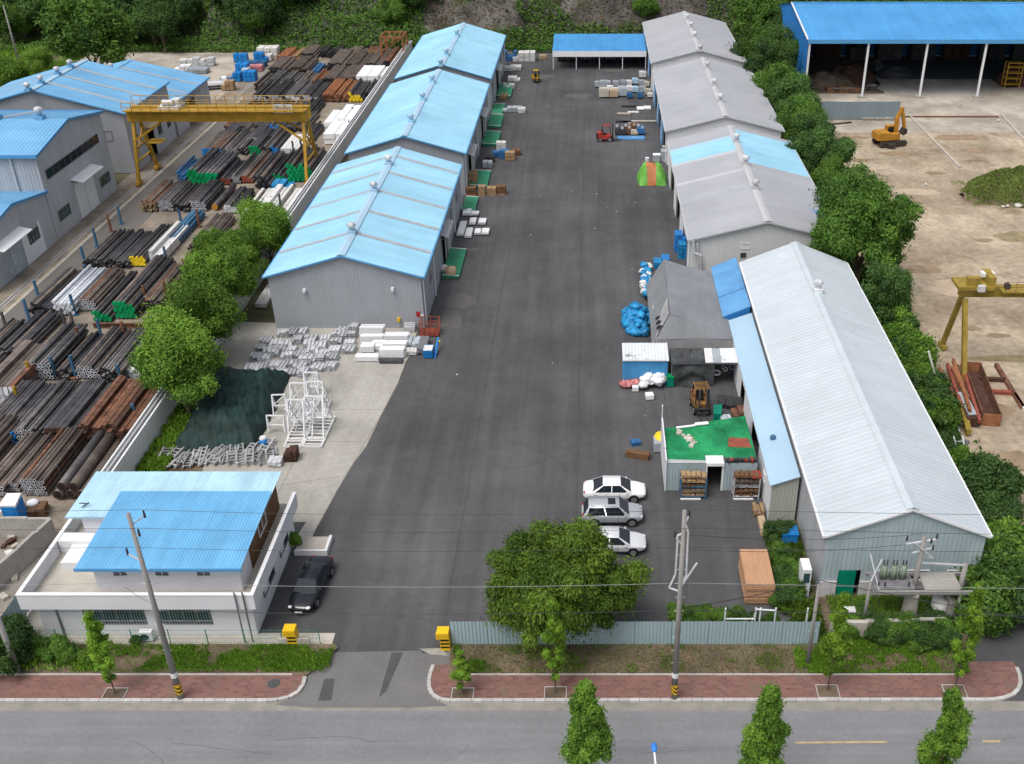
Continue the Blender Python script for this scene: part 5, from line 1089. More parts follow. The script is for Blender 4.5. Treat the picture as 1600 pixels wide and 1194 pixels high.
ST = {
'A': [(-62,-26,760,7.2,1.5,.2,'round','steel_brown','cap_dark'),(-26,12,778,7.2,1.2,.17,'round','steel_brown','cap_white',1),(16,33,770,7.2,.9,.13,'round','steel_brown','cap_white',1),(36,76,776,7.2,1.35,.14,'round','steel_brown','cap_white',1),(84,140,782,7.2,2.1,.40,'round','steel_gray','rust_dark',1)],
'B': [(-30,29,698,8.0,1.3,.17,'round','steel_gray','cap_blue'),(30,56,698,8.0,1.45,.16,'round','steel_gray','cap_white',1),(58,74,692,8.0,1.2,.15,'round','steel_black','cap_dark'),(76,120,690,8.0,1.3,.22,'sq','steel_black','rust_dark'),(123,160,690,8.0,1.4,.18,'sq','rust','rust_dark'),(166,210,700,8.0,1.7,.2,'sq','rust','rust_dark')],
'C': [(-45,-2,575,8.0,1.0,.17,'round','steel_black','cap_dark'),(0,42,560,8.0,.9,.16,'round','steel_black','cap_dark'),(-20,28,632,8.0,1.8,.2,'sq','steel_brown','cap_white'),(47,86,595,8.0,1.75,.18,'round','steel_gray','cap_white',1),(121,158,593,8.0,1.1,.17,'round','steel_black','cap_white',1),(92,117,593,7.5,1.0,.17,'round','steel_black','cap_dark'),(160,194,606,8.0,1.5,.16,'round','steel_gray','cap_dark'),(196,222,594,6.0,.9,.12,'sq','dull_white','cap_white')],
'D': [(49,84,494,9,1.3,.2,'sq','steel_black','cap_dark'),(86,118,494,9,1.45,.18,'round','cap_white','cap_white'),(126,152,487,8,1.1,.14,'round','steel_brown','cap_white',1),(146,176,504,10,1.2,.2,'round','steel_black','cap_green'),(181,215,499,12,1.5,.2,'round','steel_black','cap_green'),(222,252,486,9,1.0,.16,'round','steel_brown','cap_dark')],
'E': [(132,168,420,9.0,.9,.13,'round','steel_black','cap_dark'),(169,204,420,9.0,.9,.13,'round','steel_black','cap_dark'),(205,229,417,10.0,1.1,.12,'round','steel_black','cap_yellow'),(236,256,412,9.0,1.3,.24,'sq','dull_white','cap_white'),(259,282,384,9.0,.9,.16,'sq','post_blue','post_blue'),(292,330,395,10.0,.8,.15,'round','steel_brown','cap_dark')],
'F': [(221,247,331,8,1.1,.14,'round','steel_brown','pallet_wood'),(249,272,331,8,1.1,.14,'round','steel_gray','cap_white',1),(274,296,331,8,1.0,.15,'round','steel_black','cap_dark'),(299,324,331,8,1.3,.15,'round','steel_black','cap_white',1),(327,344,331,8,1.0,.40,'round','steel_black','cap_orange'),(350,375,334,7,.9,.14,'round','steel_black','cap_white'),(379,400,338,9,.6,.17,'sq','dull_white','cap_white'),(405,432,337,9,.8,.2,'sq','dull_white','cap_white'),(438,466,335,8,.8,.24,'sq','dull_white','cap_white')],
'G': [(275,291,283,7,1.0,.2,'round','machine_blue','machine_blue'),(293,343,289,10,1.7,.27,'round','steel_gray','cap_green'),(346,362,290,8,1.0,.14,'round','steel_black','cap_red'),(363,377,288,10,1.2,.17,'round','steel_gray','cap_white',1),(378,396,287,11,1.1,.18,'round','steel_brown','cap_red'),(399,424,295,11,1.6,.3,'round','steel_black','cap_dark'),(427,447,284,11,.9,.17,'round','steel_black','cap_green'),(449,491,285,9,2.0,.27,'round','steel_black','cap_green')],
'H': [(316,350,244,9,1.0,.17,'round','steel_brown','cap_blue'),(352,371,243,9,1.0,.15,'round','steel_gray','cap_white',1),(373,387,243,9,1.0,.17,'round','steel_black','cap_dark'),(390,410,243,9,1.1,.22,'round','steel_black','cap_green'),(411,423,243,9,1.2,.17,'round','steel_gray','cap_dark'),(424,437,241,8,1.0,.2,'round','steel_black','cap_blue'),(439,470,241,7,1.1,.35,'sq','dull_white','cap_white')],
}
far = {
'HH': [(340,362,226,8,1.2,.17,'round','steel_black','cap_dark'),(364,386,226,8,1.2,.17,'round','steel_brown','cap_dark'),(388,410,226,8,1.3,.17,'round','steel_gray','cap_white'),(412,434,225,8,1.2,.17,'round','steel_black','cap_dark'),(472,492,222,8,1.2,.2,'round','steel_black','cap_dark')],
'II': [(372,394,188,9,1.3,.17,'round','steel_black','cap_dark'),(396,418,187,9,1.3,.17,'round','steel_brown','cap_white'),(420,442,187,9,1.3,.17,'round','steel_black','cap_white'),(444,466,187,9,1.3,.17,'round','steel_gray','cap_dark'),(468,490,187,9,1.3,.2,'round','steel_black','cap_dark')],
'I': [(350,374,208,9,1.2,.17,'round','rust','cap_dark'),(376,396,208,9,1.3,.17,'round','steel_brown','cap_dark'),(398,420,207,9,1.3,.17,'round','steel_black','cap_dark'),(422,442,208,9,1.3,.2,'round','steel_gray','cap_blue'),(444,462,207,9,1.2,.2,'round','steel_black','cap_dark'),(464,480,207,9,1.2,.2,'round','steel_gray','cap_dark')],
'J': [(395,418,160,11,1.3,.2,'round','steel_black','cap_white'),(420,444,160,11,1.3,.2,'round','steel_black','cap_white'),(446,472,160,11,1.3,.2,'round','steel_gray','cap_white'),(474,500,160,11,1.4,.2,'round','steel_black','cap_white'),(504,543,160,11,1.5,.22,'round','rust_orange','rust'),(545,567,160,10,2.0,.28,'round','steel_black','cap_yellow'),(569,582,157,9,1.6,.2,'round','steel_black','cap_dark')],
'K': [(398,408,142,9,1.6,.2,'sq','steel_brown','rust_dark'),(412,434,138,9,1.2,.26,'round','steel_gray','cap_white'),(436,458,138,9,1.2,.26,'round','steel_gray','cap_white'),(460,482,139,9,1.3,.26,'round','steel_brown','cap_white'),(484,500,138,9,1.4,.2,'round','rust_orange','rust_dark'),(504,530,135,10,1.5,.18,'round','steel_brown','cap_dark'),(532,560,134,10,1.5,.18,'round','steel_brown','cap_dark')],
'L': [(420,446,116,9,1.5,.2,'round','steel_brown','cap_dark'),(448,482,115,9,1.4,.2,'round','steel_brown','rust_dark'),(486,506,117,6,1.3,.3,'sq','machine_blue','machine_blue'),(510,540,112,12,1.6,.2,'round','steel_brown','cap_dark'),(543,572,111,12,1.6,.22,'round','steel_brown','rust_dark'),(574,598,110,12,1.7,.22,'round','steel_brown','cap_dark'),(600,624,110,12,1.9,.24,'round','rust','cap_dark')],
'M': [(432,452,96,9,1.2,.24,'round','rust_orange','rust'),(454,466,97,9,1.3,.24,'round','pallet_wood','rust'),(470,494,94,9,1.4,.22,'round','steel_brown','cap_dark'),(500,518,91,9,1.6,.22,'round','steel_black','cap_dark'),(520,544,91,9,1.6,.22,'round','steel_black','cap_dark'),(548,572,90,9,1.7,.22,'round','steel_brown','pallet_wood'),(574,596,90,9,1.7,.22,'round','rust','pallet_wood')]}
spots = []
for k, lst in ST.items():
    for i, e in enumerate(lst): spots.append(bundle(Rw[k], i, *e[:9], ring=bool(e[9]) if len(e) > 9 else False))
for k, lst in far.items():
    for i, e in enumerate(lst): bundle(Rw[k], i, *e[:9], far=True)
# stanchions between stacks
posts = [(46,500,'post_blue'),(62,470,'post_blue'),(118,492,'post_blue'),(134,415,'post_blue'),(152,385,'post_blue'),(174,362,'rust'),(190,350,'post_blue'),(285,356,'post_blue'),(312,355,'rust'),(262,415,'post_blue'),(292,435,'rust'),(262,470,'rust'),(230,478,'rust'),(104,515,'steel_gray'),(118,520,'steel_gray'),(127,545,'rust'),(160,532,'post_blue'),(197,535,'rust'),(12,520,'steel_gray'),(88,592,'post_blue'),(119,590,'post_blue'),(192,605,'post_blue'),(33,640,'crane_yellow'),(52,600,'crane_yellow'),(216,668,'post_blue'),(420,345,'steel_black'),(440,330,'steel_black'),(460,245,'steel_black'),(472,238,'steel_black'),(548,212,'steel_black'),(553,190,'steel_black')]
NUMX = NUMW+['thirteenth','fourteenth','fifteenth']
for i, (x, y, m) in enumerate(sorted(posts, key=lambda p: -p[1])):
    k_ = seen_.setdefault(m, 0); seen_[m] += 1
    g = G(x, y); b = MB(); b.bb((g.x-.11,g.y-.11,0),(g.x+.11,g.y+.11,2.3)); b.bb((g.x-.3,g.y-.3,0),(g.x+.3,g.y+.3,.06)); o = b.build('stanchion', m)
    tag(o, {'post_blue':'blue','rust':'rusty','steel_gray':'grey','crane_yellow':'yellow','steel_black':'black'}[m]+f' upright stanchion among the pipe stacks, {NUMX[k_]} nearest the road', 'stanchion', m.replace('_',' ')+' stanchions')
# long low steel rail kerbs in the yard
for i, (a, c, z) in enumerate((((147,512),(255,512),.5),((85,593),(125,593),.2),((225,482),(262,482),.2),((262,442),(300,442),.2))):
    p, q = G(*a), G(*c); t = thing('steel_beam', ['long rusty I-beam lying across the yard before the green-capped pipes','rusty sill beam between the ring-ended stacks','rusty sill beam right of the green-capped pipes','farther rusty sill beam by the trees'][i], 'beam', p); b = MB(); b.bb((p.x,p.y-.15,0),(q.x,p.y+.15,.06)); b.bb((p.x,p.y-.03,.06),(q.x,p.y+.03,z-.06)); b.bb((p.x,p.y-.15,z-.06),(q.x,p.y+.15,z)); b.build('section', 'rust', t)
# orange rusted frame at the end of the yard
g = G(598,98); q = G(632,98); t = thing('rusty_frame', 'tall orange rusted frame at the end of the steel yard', 'gantry', g); b = MB()
for x in (g.x, q.x): 
    for y in (g.y, g.y+5): b.box((x,y,2.4),(.3,.3,4.8))
b.build('post', 'rust_orange', t); b = MB()
for y in (g.y,g.y+5): b.bar((g.x,y,4.7),(q.x,y,4.7),.3); b.bar((g.x,y,2.2),(q.x,y,4.6),.15)
for x in (g.x,q.x): b.bar((x,g.y,4.7),(x,g.y+5,4.7),.25); b.bar((x,g.y,3.0),(x,g.y+5,3.0),.2)
for k in range(5): b.bar((g.x+(q.x-g.x)*k/4,g.y,3.0+.3*k),(g.x+(q.x-g.x)*k/4,g.y+5,4.8),.12)
b.build('beam', 'rust_orange', t)
def boards(name, label, cat, px, py, w, d, h, m, nx=4, nz=3, rz=0, group=None, jit=.04, bearers=True, along='y', g=None):
    """strapped stack of boards/profiles; (px,py) = middle of the near bottom edge"""
    g = g if g is not None else G(px, py); t = thing(name, label, cat, (g.x, g.y, 0), rz, group); b = MB(True); z0 = .1 if bearers else 0; bh = (h-z0)/nz
    for k in range(nz):
        for i in range(nx):
            if along == 'y':
                bw = w/nx; x = -w/2+bw*(i+.5); j = rnd.uniform(-jit,jit)*(1+d*.4)
                if k == nz-1 and nz > 1 and nx > 2 and rnd.random() < .22: continue
                b.bb((x-bw*.48,j,z0+bh*k),(x+bw*rnd.uniform(.40,.48),d+j-rnd.uniform(0,.06)*d,z0+bh*k+bh*rnd.uniform(.86,.97)))
            else:
                bd = d/nx; y = bd*(i+.5); j = rnd.uniform(-jit,jit)*(1+w*.4)
                if k == nz-1 and nz > 1 and nx > 2 and rnd.random() < .22: continue
                b.bb((-w/2+j,y-bd*.48,z0+bh*k),(w/2+j-rnd.uniform(0,.06)*w,y+bd*rnd.uniform(.40,.48),z0+bh*k+bh*rnd.uniform(.86,.97)))
    o = b.build('boards', m, t); o['kind'] = 'stuff'
    if bearers:
        for f in (.15,.85):
            b = MB(True)
            if along == 'y': b.bb((-w/2,d*f-.05,0),(w/2,d*f+.05,.095))
            else: b.bb((-w/2+w*f*.98-.05,0,0),(-w/2+w*f*.98+.05,d,.095))
            b.build('bearer', 'pallet_wood', t)
    return t
# white crates along the boundary wall
for i, (x, y, w, d, h) in enumerate(((521,206,2.6,7,1.6),(541,206,2.6,8,2.2),(556,203,1.8,7,1.4),(525,226,3.4,8,1.7),(541,222,1.6,8,1.5),(575,134,4.0,8,1.8),(596,131,3.0,7,1.5))):
    boards('wrapped_crate', 'long white wrapped crate by the boundary wall, '+['beside the tall middle crate','tallest of the white crates','narrow one nearest the wall past the crane','widest in the nearer pair','narrow one in the nearer pair','big pair behind the yellow-ended pipes','last one behind the yellow-ended pipes'][i], 'crate', x, y, w, d, h, 'white_paint', 2, 2, group='white crates by the wall')
t = boards('wrapped_bundle', 'bright blue sheeted bundle before the black pipes', 'bundle', 440, 298, 2.6, 2.4, .9, 'bag_blue', 3, 2, group=None); t = boards('wrapped_bundle', 'narrow blue wrapped bundle beside the boundary wall', 'bundle', 473, 338, 1.2, 6, .7, 'bag_blue', 2, 2)

# ------------------------------------------------------------------ galvanised bundles on the apron
gv = []
for k in range(4):
    b = MB(True); q = random.Random(40+k)
    for j in range(3):
        for i in range(3):
            x = -.36+.36*i+q.uniform(-.03,.03); y = q.uniform(-.08,.08); z = .05+.15*j
            b.bb((x-.15,-.55+y,z),(x+.15,.55+y,z+.03)); b.bb((x-.15,-.55+y,z+.03),(x-.12,.55+y,z+.13)); b.bb((x+.12,-.55+y,z+.03),(x+.15,.55+y,z+.13))
            if j == 2 and q.random() < .6: b.bb((x-.15,-.5+y,z+.13),(x+.15,-.1+y+q.random()*.5,z+.16))
    for y in (-.3,.3): b.bb((-.52,y-.04,0),(.52,y+.04,.05))
    me_o = b.build('profiles', 'galv'); gv.append(me_o.data); bpy.data.objects.remove(me_o)
gpts = [(442,521),(458,520),(472,518),(537,516),(553,513),(416,531),(432,536),(448,537),(466,532),(487,529),(509,528),(530,524),(548,525),(408,544),(423,549),(440,546),(457,549),(484,538),(502,541),(526,534),(547,537),(401,557),(415,558),(430,551),(450,558),(467,554),(490,548),(503,552),(523,547),(546,546),(394,573),(410,574),(426,571),(442,572),(457,569),(486,562),(500,562),(520,559),(403,580),(418,584),(440,583),(455,582),(475,582),(497,574),(517,572),(470,571),(477,550),(478,561)]
strapme = None
rows_ = {}
for x, y in sorted(gpts, key=lambda p: p[1]): rows_.setdefault(min(6, int((y-512)/12)), []).append((x, y))
glab = {}
for r_i, k_ in enumerate(sorted(rows_)):
    for c_i, xy in enumerate(sorted(rows_[k_])): glab[xy] = f'silver steel profile bundle, {NUMW[r_i]} row from the grey gable, {NUMW[c_i]} from the left'
for i, (x, y) in enumerate(gpts):
    g = G(x, y+3); t = thing('steel_profile_bundle', glab[(x, y)], 'bundle', (g.x,g.y,0), rnd.uniform(-.12,.12), 'silver profile bundles on the apron')
    o = link('profiles', gv[i % 4], t); o.scale = (rnd.uniform(.9,1.15), rnd.uniform(.9,1.35), rnd.uniform(.75,1.35)); o['kind'] = 'stuff'
wb = [(582,527,2.4,.7,1.1),(583,537,2.3,.6,.8),(574,552,1.3,1.0,.7),(591,549,1.2,1.0,.75),(574,566,2.2,.8,.55),(621,538,2.4,.8,.95),(617,549,2.3,.8,.8),(614,561,2.3,.8,1.0),(640,520,1.1,.8,.8)]
wl = ['longest, against the grey gable','long one second from the gable','small square one left','small square one right','lowest long one in front','right group, against the gable','right group, middle','right group, on the black skid','silver one by the gable corner']
for (x, y, w_, d, h), l in zip(wb, wl): boards('wrapped_bundle', 'white wrapped profile bundle, '+l, 'bundle', x, y, w_, d, h, 'white_paint' if 'silver' not in l else 'galv', 4, 4, along='x', group='white bundles before the gable')
boards('skid', 'black skid in front of the white bundles', 'skid', 611, 569, 2.2, .7, .35, 'machine_dark', 3, 2, along='x', bearers=False)
t = boards('stillage', 'dark red steel cage stillage at the warehouse corner', 'stillage', 671, 527, 1.9, 1.6, .25, 'cap_red', 4, 1)
b = MB(True)
for x in (-.9,0,.9):
    for y in (.05,1.5): b.box((x,y,.85),(.07,.07,1.4))
for z in (.6,1.0,1.5): b.bar((-.9,.05,z),(.9,.05,z),.06); b.bar((-.9,1.5,z),(.9,1.5,z),.06); b.bar((-.9,.05,z),(-.9,1.5,z),.06); b.bar((.9,.05,z),(.9,1.5,z),.06)
b.build('cage', 'brick_red', t)
for l, x, y, w_, d, h, m, nx, nz in (('grey pallet stack beside the white bundles',646,545,1.1,1.6,.6,'machine_gray',3,4),('red-footed grey pallet with papers',643,556,1.0,.9,.45,'dull_white',3,3),('grey metal racking frame beside the blue tank',659,555,.9,2.6,.7,'galv_dark',3,4)): boards('pallet_stack', l, 'pallet', x, y, w_, d, h, m, nx, nz)
t = thing('tank', 'bright blue steel tank with white top at the warehouse corner', 'tank', G(669,561)); g = G(669,561); b = MB(); b.bb((g.x-.45,g.y,.1),(g.x+.45,g.y+1.3,.85)); b.build('body', 'cap_blue', t); b = MB(); b.bb((g.x-.42,g.y+.05,.85),(g.x+.42,g.y+1.1,.9)); b.build('lid', 'dull_white', t); b = MB(); b.tube((g.x+.6,g.y+.1,0),(g.x+.75,g.y+2.2,1.1),.1,n=7); b.build('pipe', 'cap_blue', t); b = MB(); b.tube((g.x+.7,g.y+2.0,.8),(g.x+.95,g.y+2.0,.8),.16,n=8); b.build('flange', 'cap_yellow', t)
# silver ladder frames in front of the tarpaulin
lf = MB(True)
for x in (-.28,.28): lf.bb((x-.06,0,.05),(x+.06,2.3,.2))
for k in range(4): lf.bb((-.28,.3+.55*k,.08),(.28,.42+.55*k,.17))
o = lf.build('frame', mat('galv_dull', (.36,.365,.375), .55, metal=.1, var=.25, scale=2, objrand=.3)); lme = o.data; bpy.data.objects.remove(o)
for i in range(30):
    u = (i % 15)/14; x = 258+u*165+rnd.uniform(-3,3); y = 737+(i//15)*-13-rnd.uniform(0,6)-u*8; g = G(x, y)
    t = thing('steel_ladder', f"silver ladder-like steelwork before the dark tarpaulin, {['near','far'][i//15]} row, {(NUMW+['thirteenth','fourteenth','fifteenth'])[i % 15]} from the left", 'steelwork', (g.x,g.y,.0), rnd.uniform(-.35,.35), 'ladder frames before the tarpaulin'); o = link('frame', lme, t, (0,0,rnd.uniform(0,.35))); o.scale = (rnd.uniform(.8,1.3), rnd.uniform(.5,1), 1)
# dark tarpaulin over a heap
tq = [G(268,712), G(402,702), G(456,585), G(336,582)]; n = 80; V = []
for j in range(n+1):
    for i in range(n+1):
        u, v = i/n, j/n; p = (tq[0]*(1-u)+tq[1]*u)*(1-v)+(tq[3]*(1-u)+tq[2]*u)*v
        e = min(u, 1-u, v, 1-v)*2; hh = 1.75*min(1, e*2.4)**.7*(1+.28*mnoise.noise((p.x*.35, p.y*.35, 2)))
        fold = .34*abs(mnoise.noise((p.x*1.5+p.y*.5, p.y*.45, 7)))+.22*mnoise.noise((p.x*.8, p.y*.8, 9))+.1*abs(mnoise.noise((p.x*3.2, p.y*1.1, 5))); hh += fold*(.4+min(1, e*3))
        ed = 1+.05*mnoise.noise((u*9, v*9, 4)); c = (tq[0]+tq[1]+tq[2]+tq[3])/4; p = c+(p-c)*ed
        V.append((p.x, p.y, max(.05, hh)))
F = [(j*(n+1)+i, j*(n+1)+i+1, (j+1)*(n+1)+i+1, (j+1)*(n+1)+i) for j in range(n) for i in range(n)]
tag(link('tarpaulin', npmesh('tarpaulin', V, F, 'tarp_green', smooth=True)), 'dark green tarpaulin draped over a broad heap beside the trees', 'tarpaulin')
# white steel frames
def wframe_thing(label, px, py, w_, d, up, rz=0, skid=True):
    g = G(px, py); t = thing('white_trestle', label, 'trestle', (g.x,g.y,0), rz, 'white steel frames on the apron')
    if skid:
        b = MB(True)
        for x in (-w_/2, w_/2): b.bb((x-.08,0,0),(x+.08,d,.22))
        for k in range(5): y = d*k/4; b.bb((-w_/2,y-.07,.02),(w_/2,y+.07,.2))
        
        for k in range(9): y = d*(k+.5)/9; b.bb((-w_/2+.05,y-.07,.2),(w_/2-.05,y+.07,.23))
        b.build('skid', 'dull_white', t)
        for k in range(5): b = MB(True); b.bar((rnd.uniform(-.8,.8)*w_/2,rnd.uniform(.2,.9)*d,.25),(rnd.uniform(-1,1)*w_/2,rnd.uniform(.2,.9)*d,up*rnd.uniform(.5,1.05)),.07); b.build('loose_strut', 'white_paint', t)
    for x in (-w_/2+.1, w_/2-.1):
        b = MB(True); b.bar((x,d*.25,.2),(x,d*.55,up),.1); b.bar((x,d*.95,.2),(x,d*.55,up),.1); b.bar((x,d*.38,up*.45),(x,d*.78,up*.45),.08); b.bar((x,d*.38,up*.45),(x,d*.66,up*.75),.06); b.build('a_frame', 'white_paint', t)
    b = MB(True); b.bar((-w_/2+.1,d*.55,up),(w_/2-.1,d*.55,up),.1); b.bar((-w_/2+.1,d*.42,up*.5),(w_/2-.1,d*.42,up*.5),.08); b.bar((-w_/2+.1,d*.42,up*.5),(w_/2-.1,d*.55,up),.06); b.build('cross_bar', 'white_paint', t)
for l, x, y, w_, d, up in (('tall white A-frame on a skid, nearest left of the cluster',459,700,1.5,4.2,3.2),('tall white A-frame on a wide skid, nearest right',486,700,1.7,4.6,3.4),('white A-frame at the middle of the cluster',465,662,1.6,3.0,3.0),('white A-frame on the right of the cluster',492,655,1.5,2.8,2.8),('white A-frame at the back of the cluster by the silver bundles',485,632,1.4,2.6,2.4),('low white frame overlapping the tarpaulin edge',437,655,1.3,1.6,1.9),('bent white frame left of the cluster',432,680,1.6,.6,1.7)):
    wframe_thing(l, x, y, w_, d, up, rnd.uniform(-.08,.08), up > 2)
boards('steel_pallet', 'silver steel pallet in front of the white frames', 'pallet', 429, 731, 1.1, 1.0, .5, 'galv', 3, 3)
boards('crate', 'dark rusty steel crate beside the silver pallet', 'crate', 454, 723, 1.0, 1.1, 1.0, 'rust_dark', 3, 4, bearers=False)
g = G(413,697); t = thing('drum', 'blue and white drum at the tarpaulin corner', 'drum', g); b = MB(); b.tube((g.x,g.y,0),(g.x,g.y,.75),.3,n=12); b.build('shell', 'cap_blue', t, True); b = MB(); b.tube((g.x,g.y,.75),(g.x,g.y,.9),.3,.24,n=12); b.build('lid', 'dull_white', t)
boards('fallen_poles', 'white poles lying left of the front warehouse', 'poles', 408, 482, 1.2, 5, .5, 'dull_white', 4, 2)

# ------------------------------------------------------------------ goods along the warehouse doors
for i, (x, y, w_, d) in enumerate(((719,371,.85,4.2),(731,374,.85,2.6),(746,369,.8,1.4),(758,369,.9,1.5),(738,353,.8,1.7),(753,353,.95,1.5),(729,339,1.1,1.8),(742,339,1.0,.9))):
    t = thing('panel_stack', 'low white panel stack by the front warehouse, '+['longest, nearest the wall','second longest','front, third from wall','front corner, farthest from wall','middle of second line','outer end of second line','back line nearest the wall','back line outer, small'][i], 'panel stack', G(x,y), group='white panel stacks'); g = G(x, y)
    b = MB(); k = 3
    for q in range(k): b.bb((g.x-w_/2+.02*q,g.y+rnd.uniform(0,.05),.16+.1*q),(g.x+w_/2-rnd.uniform(0,.05),g.y+d,.25+.1*q))
    o = b.build('panels', 'white_paint', t); o['kind'] = 'stuff'
    for f in (.1,.9): b = MB(); b.bb((g.x-w_/2,g.y+d*f-.06,0),(g.x+w_/2,g.y+d*f+.06,.15)); b.build('bearer', 'machine_dark', t)
def carton_pallet(label, px, py, w_, d, h, m='cardboard', rz=0):
    g = G(px, py); t = thing('pallet_load', label, 'pallet load', (g.x,g.y,0), rz, 'pallet loads by the green platforms')
    b = MB(True)
    for y in (.05,d/2,d-.05): b.bb((-w_/2,y-.05,0),(w_/2,y+.05,.1))
    for k in range(5): x = -w_/2+w_*k/4; b.bb((x-.07,0,.1),(x+.07,d,.13))
    b.build('pallet', 'pallet_wood', t)
    nz = max(1, int(h/.35))
    for k in range(nz):
        for i in range(2):
            b = MB(True); z = .135+k*(h-.13)/nz; b.bb((-w_/2+i*w_/2+.01,.02+rnd.uniform(0,.04),z),(-w_/2+(i+1)*w_/2-.01,d-.02,z+(h-.13)/nz-.01)); b.build('carton', m, t)
for l, x, y, w_, d, h, m in (('carton pallet nearest the warehouse wall',736,306,1.3,1.1,1.0,'wood_dark'),('narrow carton pallet, second from the wall',753,307,.9,1.1,1.3,'pallet_wood'),('carton pallet, third from the wall',768,306,1.2,1.1,1.0,'pallet_wood'),('carton pallet with white top, farthest from the wall',783,305,1.2,1.2,1.1,'wood_dark'),('tall open timber crate standing on the green platform',738,291,1.3,1.7,1.7,'pallet_wood')): carton_pallet(l, x, y, w_, d, h, m)
g = G(704,436); t = thing('bulk_bag', 'tan bulk bag on the nearest green platform', 'bag', g); b = MB(); b.box((g.x,g.y+.5,.55),(1.1,1.0,1.1)); b.sphere((g.x,g.y+.5,1.05),.5,10,6,(1.05,1,.45)); b.build('sack', 'cardboard', t, True); g = G(694,430); t = thing('bulk_bag', 'grey white bulk bag beside the tan one', 'bag', g); b = MB(); b.sphere((g.x,g.y+.5,.5),.55,10,7,(1,1,.95)); b.build('sack', 'dull_white', t, True)
g0 = [(765,255,'machine_dark','dark machine bed beside the warehouse door'),(762,263,'machine_gray','grey flat machine bed beside the timber crate'),(777,247,'machine_blue','blue bin among timber by the middle warehouse'),(788,249,'machine_blue','tall blue cabinet among timber by the middle warehouse'),(797,252,'pallet_wood','broken timber pallet by the blue cabinet'),(806,244,'wood_dark','brown crate at the outer end of the timber line'),(783,236,'stone_white','pale plank bundle behind the blue cabinet')]
for x, y, m, l in g0: boards('machine_part', l, 'machinery', x, y, 1.4, 1.1, .9 if 'cabinet' not in l else 1.3, m, 2, 2)
for x, y, m, l, w_, d in ((800,176,'machine_gray','grey workbench outside the middle warehouse',3.2,1.4),(815,178,'dull_white','white panel beside the grey workbench',1.2,1.6),(786,156,'pallet_wood','timber pile between the green platforms',1.4,2.2),(795,140,'galv','silver scrap heap beside the rear warehouse, near part',2,1.4),(803,128,'dull_white','white scrap heap beside the rear warehouse',2.2,1.5),(792,112,'galv','silver coil pile at the rear warehouse',2,2),(806,111,'dull_white','white bundle pile at the rear warehouse corner',2,2),(797,96,'machine_blue','blue steel container at the yard end',2.6,2.4),(819,97,'dull_white','white slatted container at the yard end',4.4,2.4),(848,93,'cardboard','cream cabinet near the blue canopy',1.4,1)): boards('stored_goods', l, 'goods', x, y, w_, d, .8 if 'container' not in l else 1.8, m, 4, 2)
# units lined up beyond, right side of the yard
un = [(934,138,1.0),(944,140,1.3),(949,137,1),(962,137,1),(974,136,1),(983,135,.9),(992,133,1),(1003,136,1),(1010,137,.9),(944,154,1.5),(953,145,1),(959,154,1.3),(963,148,1),(973,152,1.5),(984,145,1),(984,155,.9),(993,146,1),(1000,155,.9),(1004,146,1),(1012,150,1),(1016,154,.8),(1004,123,1.1)]
um = ['machine_gray','machine_gray','galv','machine_gray','machine_gray','dull_white','pale_blue','machine_gray','stucco','stucco','dull_white','cardboard','dull_white','machine_gray','dull_white','machine_blue','pale_blue','machine_blue','machine_gray','stucco','stone_white','dull_white']
mc_ = {}
for (x, y, s), m in sorted(zip(un, um), key=lambda e: e[0][0]):
    mc_[m] = mc_.get(m, -1)+1
    g = G(x, y); col_ = {'machine_gray':'grey','galv':'silver','dull_white':'white','pale_blue':'pale blue','stucco':'beige','cardboard':'tan','machine_blue':'dark blue','stone_white':'cream'}[m]
    t = thing('machine_unit', f'{col_} machine unit in the cluster by the middle grey shed, {ORD[mc_[m]]} from the left', 'machine', (g.x,g.y,0), rnd.uniform(-.06,.06), f'{col_} machine units by the grey shed')
    b = MB(True); b.bb((-.55*s,0,.25),(.55*s,1.2*s,.95*s)); b.bb((-.5*s,.1,.95*s),(.3*s,.9*s,1.1*s)); b.build('housing', m, t)
    b = MB(True)
    for xx in (-.45*s,.45*s):
        for yy in (.1,1.05*s): b.box((xx,yy,.125),(.1,.1,.25))
    b.build('foot', 'machine_dark', t)
for l, x, y, w_, d, m in (('white panel lying near the shed, outer one',1001,173,1.2,1.6,'white_paint'),('white panel lying near the shed, inner one',1012,172,1.2,1.6,'white_paint'),('pale board on the tarmac left of the white panels',990,178,1.8,.7,'stone_white'),('long pale timber on the tarmac',975,180,2.2,.5,'stucco'),('dark scrap strip behind the pale timber',985,168,3,.4,'machine_dark'),('long plank row before the forklift load',1000,192,5.5,.5,'stucco'),('dark plank row left of it',975,192,2.5,.5,'machine_dark')): boards('loose_panel', l, 'panel', x, y, w_, d, .3, m, 3, 1, along='x')
for l, x, y, w_, h, m in (('dark blue motor unit behind the red forklift',969,213,1.6,1.5,'machine_dark'),('brown motor with wheel flanges on the blue pallet',981,212,1.1,1.5,'wood_dark'),('tan wrapped gearbox on the blue pallet',991,213,1.1,.8,'cardboard'),('dark blue pump at the end of the blue pallet',1001,212,1.2,1.5,'machine_blue'),('brown castings behind the motor',988,203,1.6,.9,'wood_dark')): 
    g = G(x, y); t = thing('motor', l, 'machinery', g); b = MB(); b.bb((g.x-w_/2,g.y,.25),(g.x+w_/2,g.y+1.2,h*.7)); b.tube((g.x-w_*.3,g.y+.6,h*.7),(g.x+w_*.3,g.y+.6,h*.7),.38,n=12); b.build('casing', m, t); b = MB(); b.tube((g.x-w_*.3,g.y+.2,h),(g.x-w_*.3,g.y+.5,h),.2,n=10); b.tube((g.x+w_*.2,g.y+.2,h*.8),(g.x+w_*.2,g.y+.6,h*.8),.2,n=10); b.build('flange', 'galv', t)
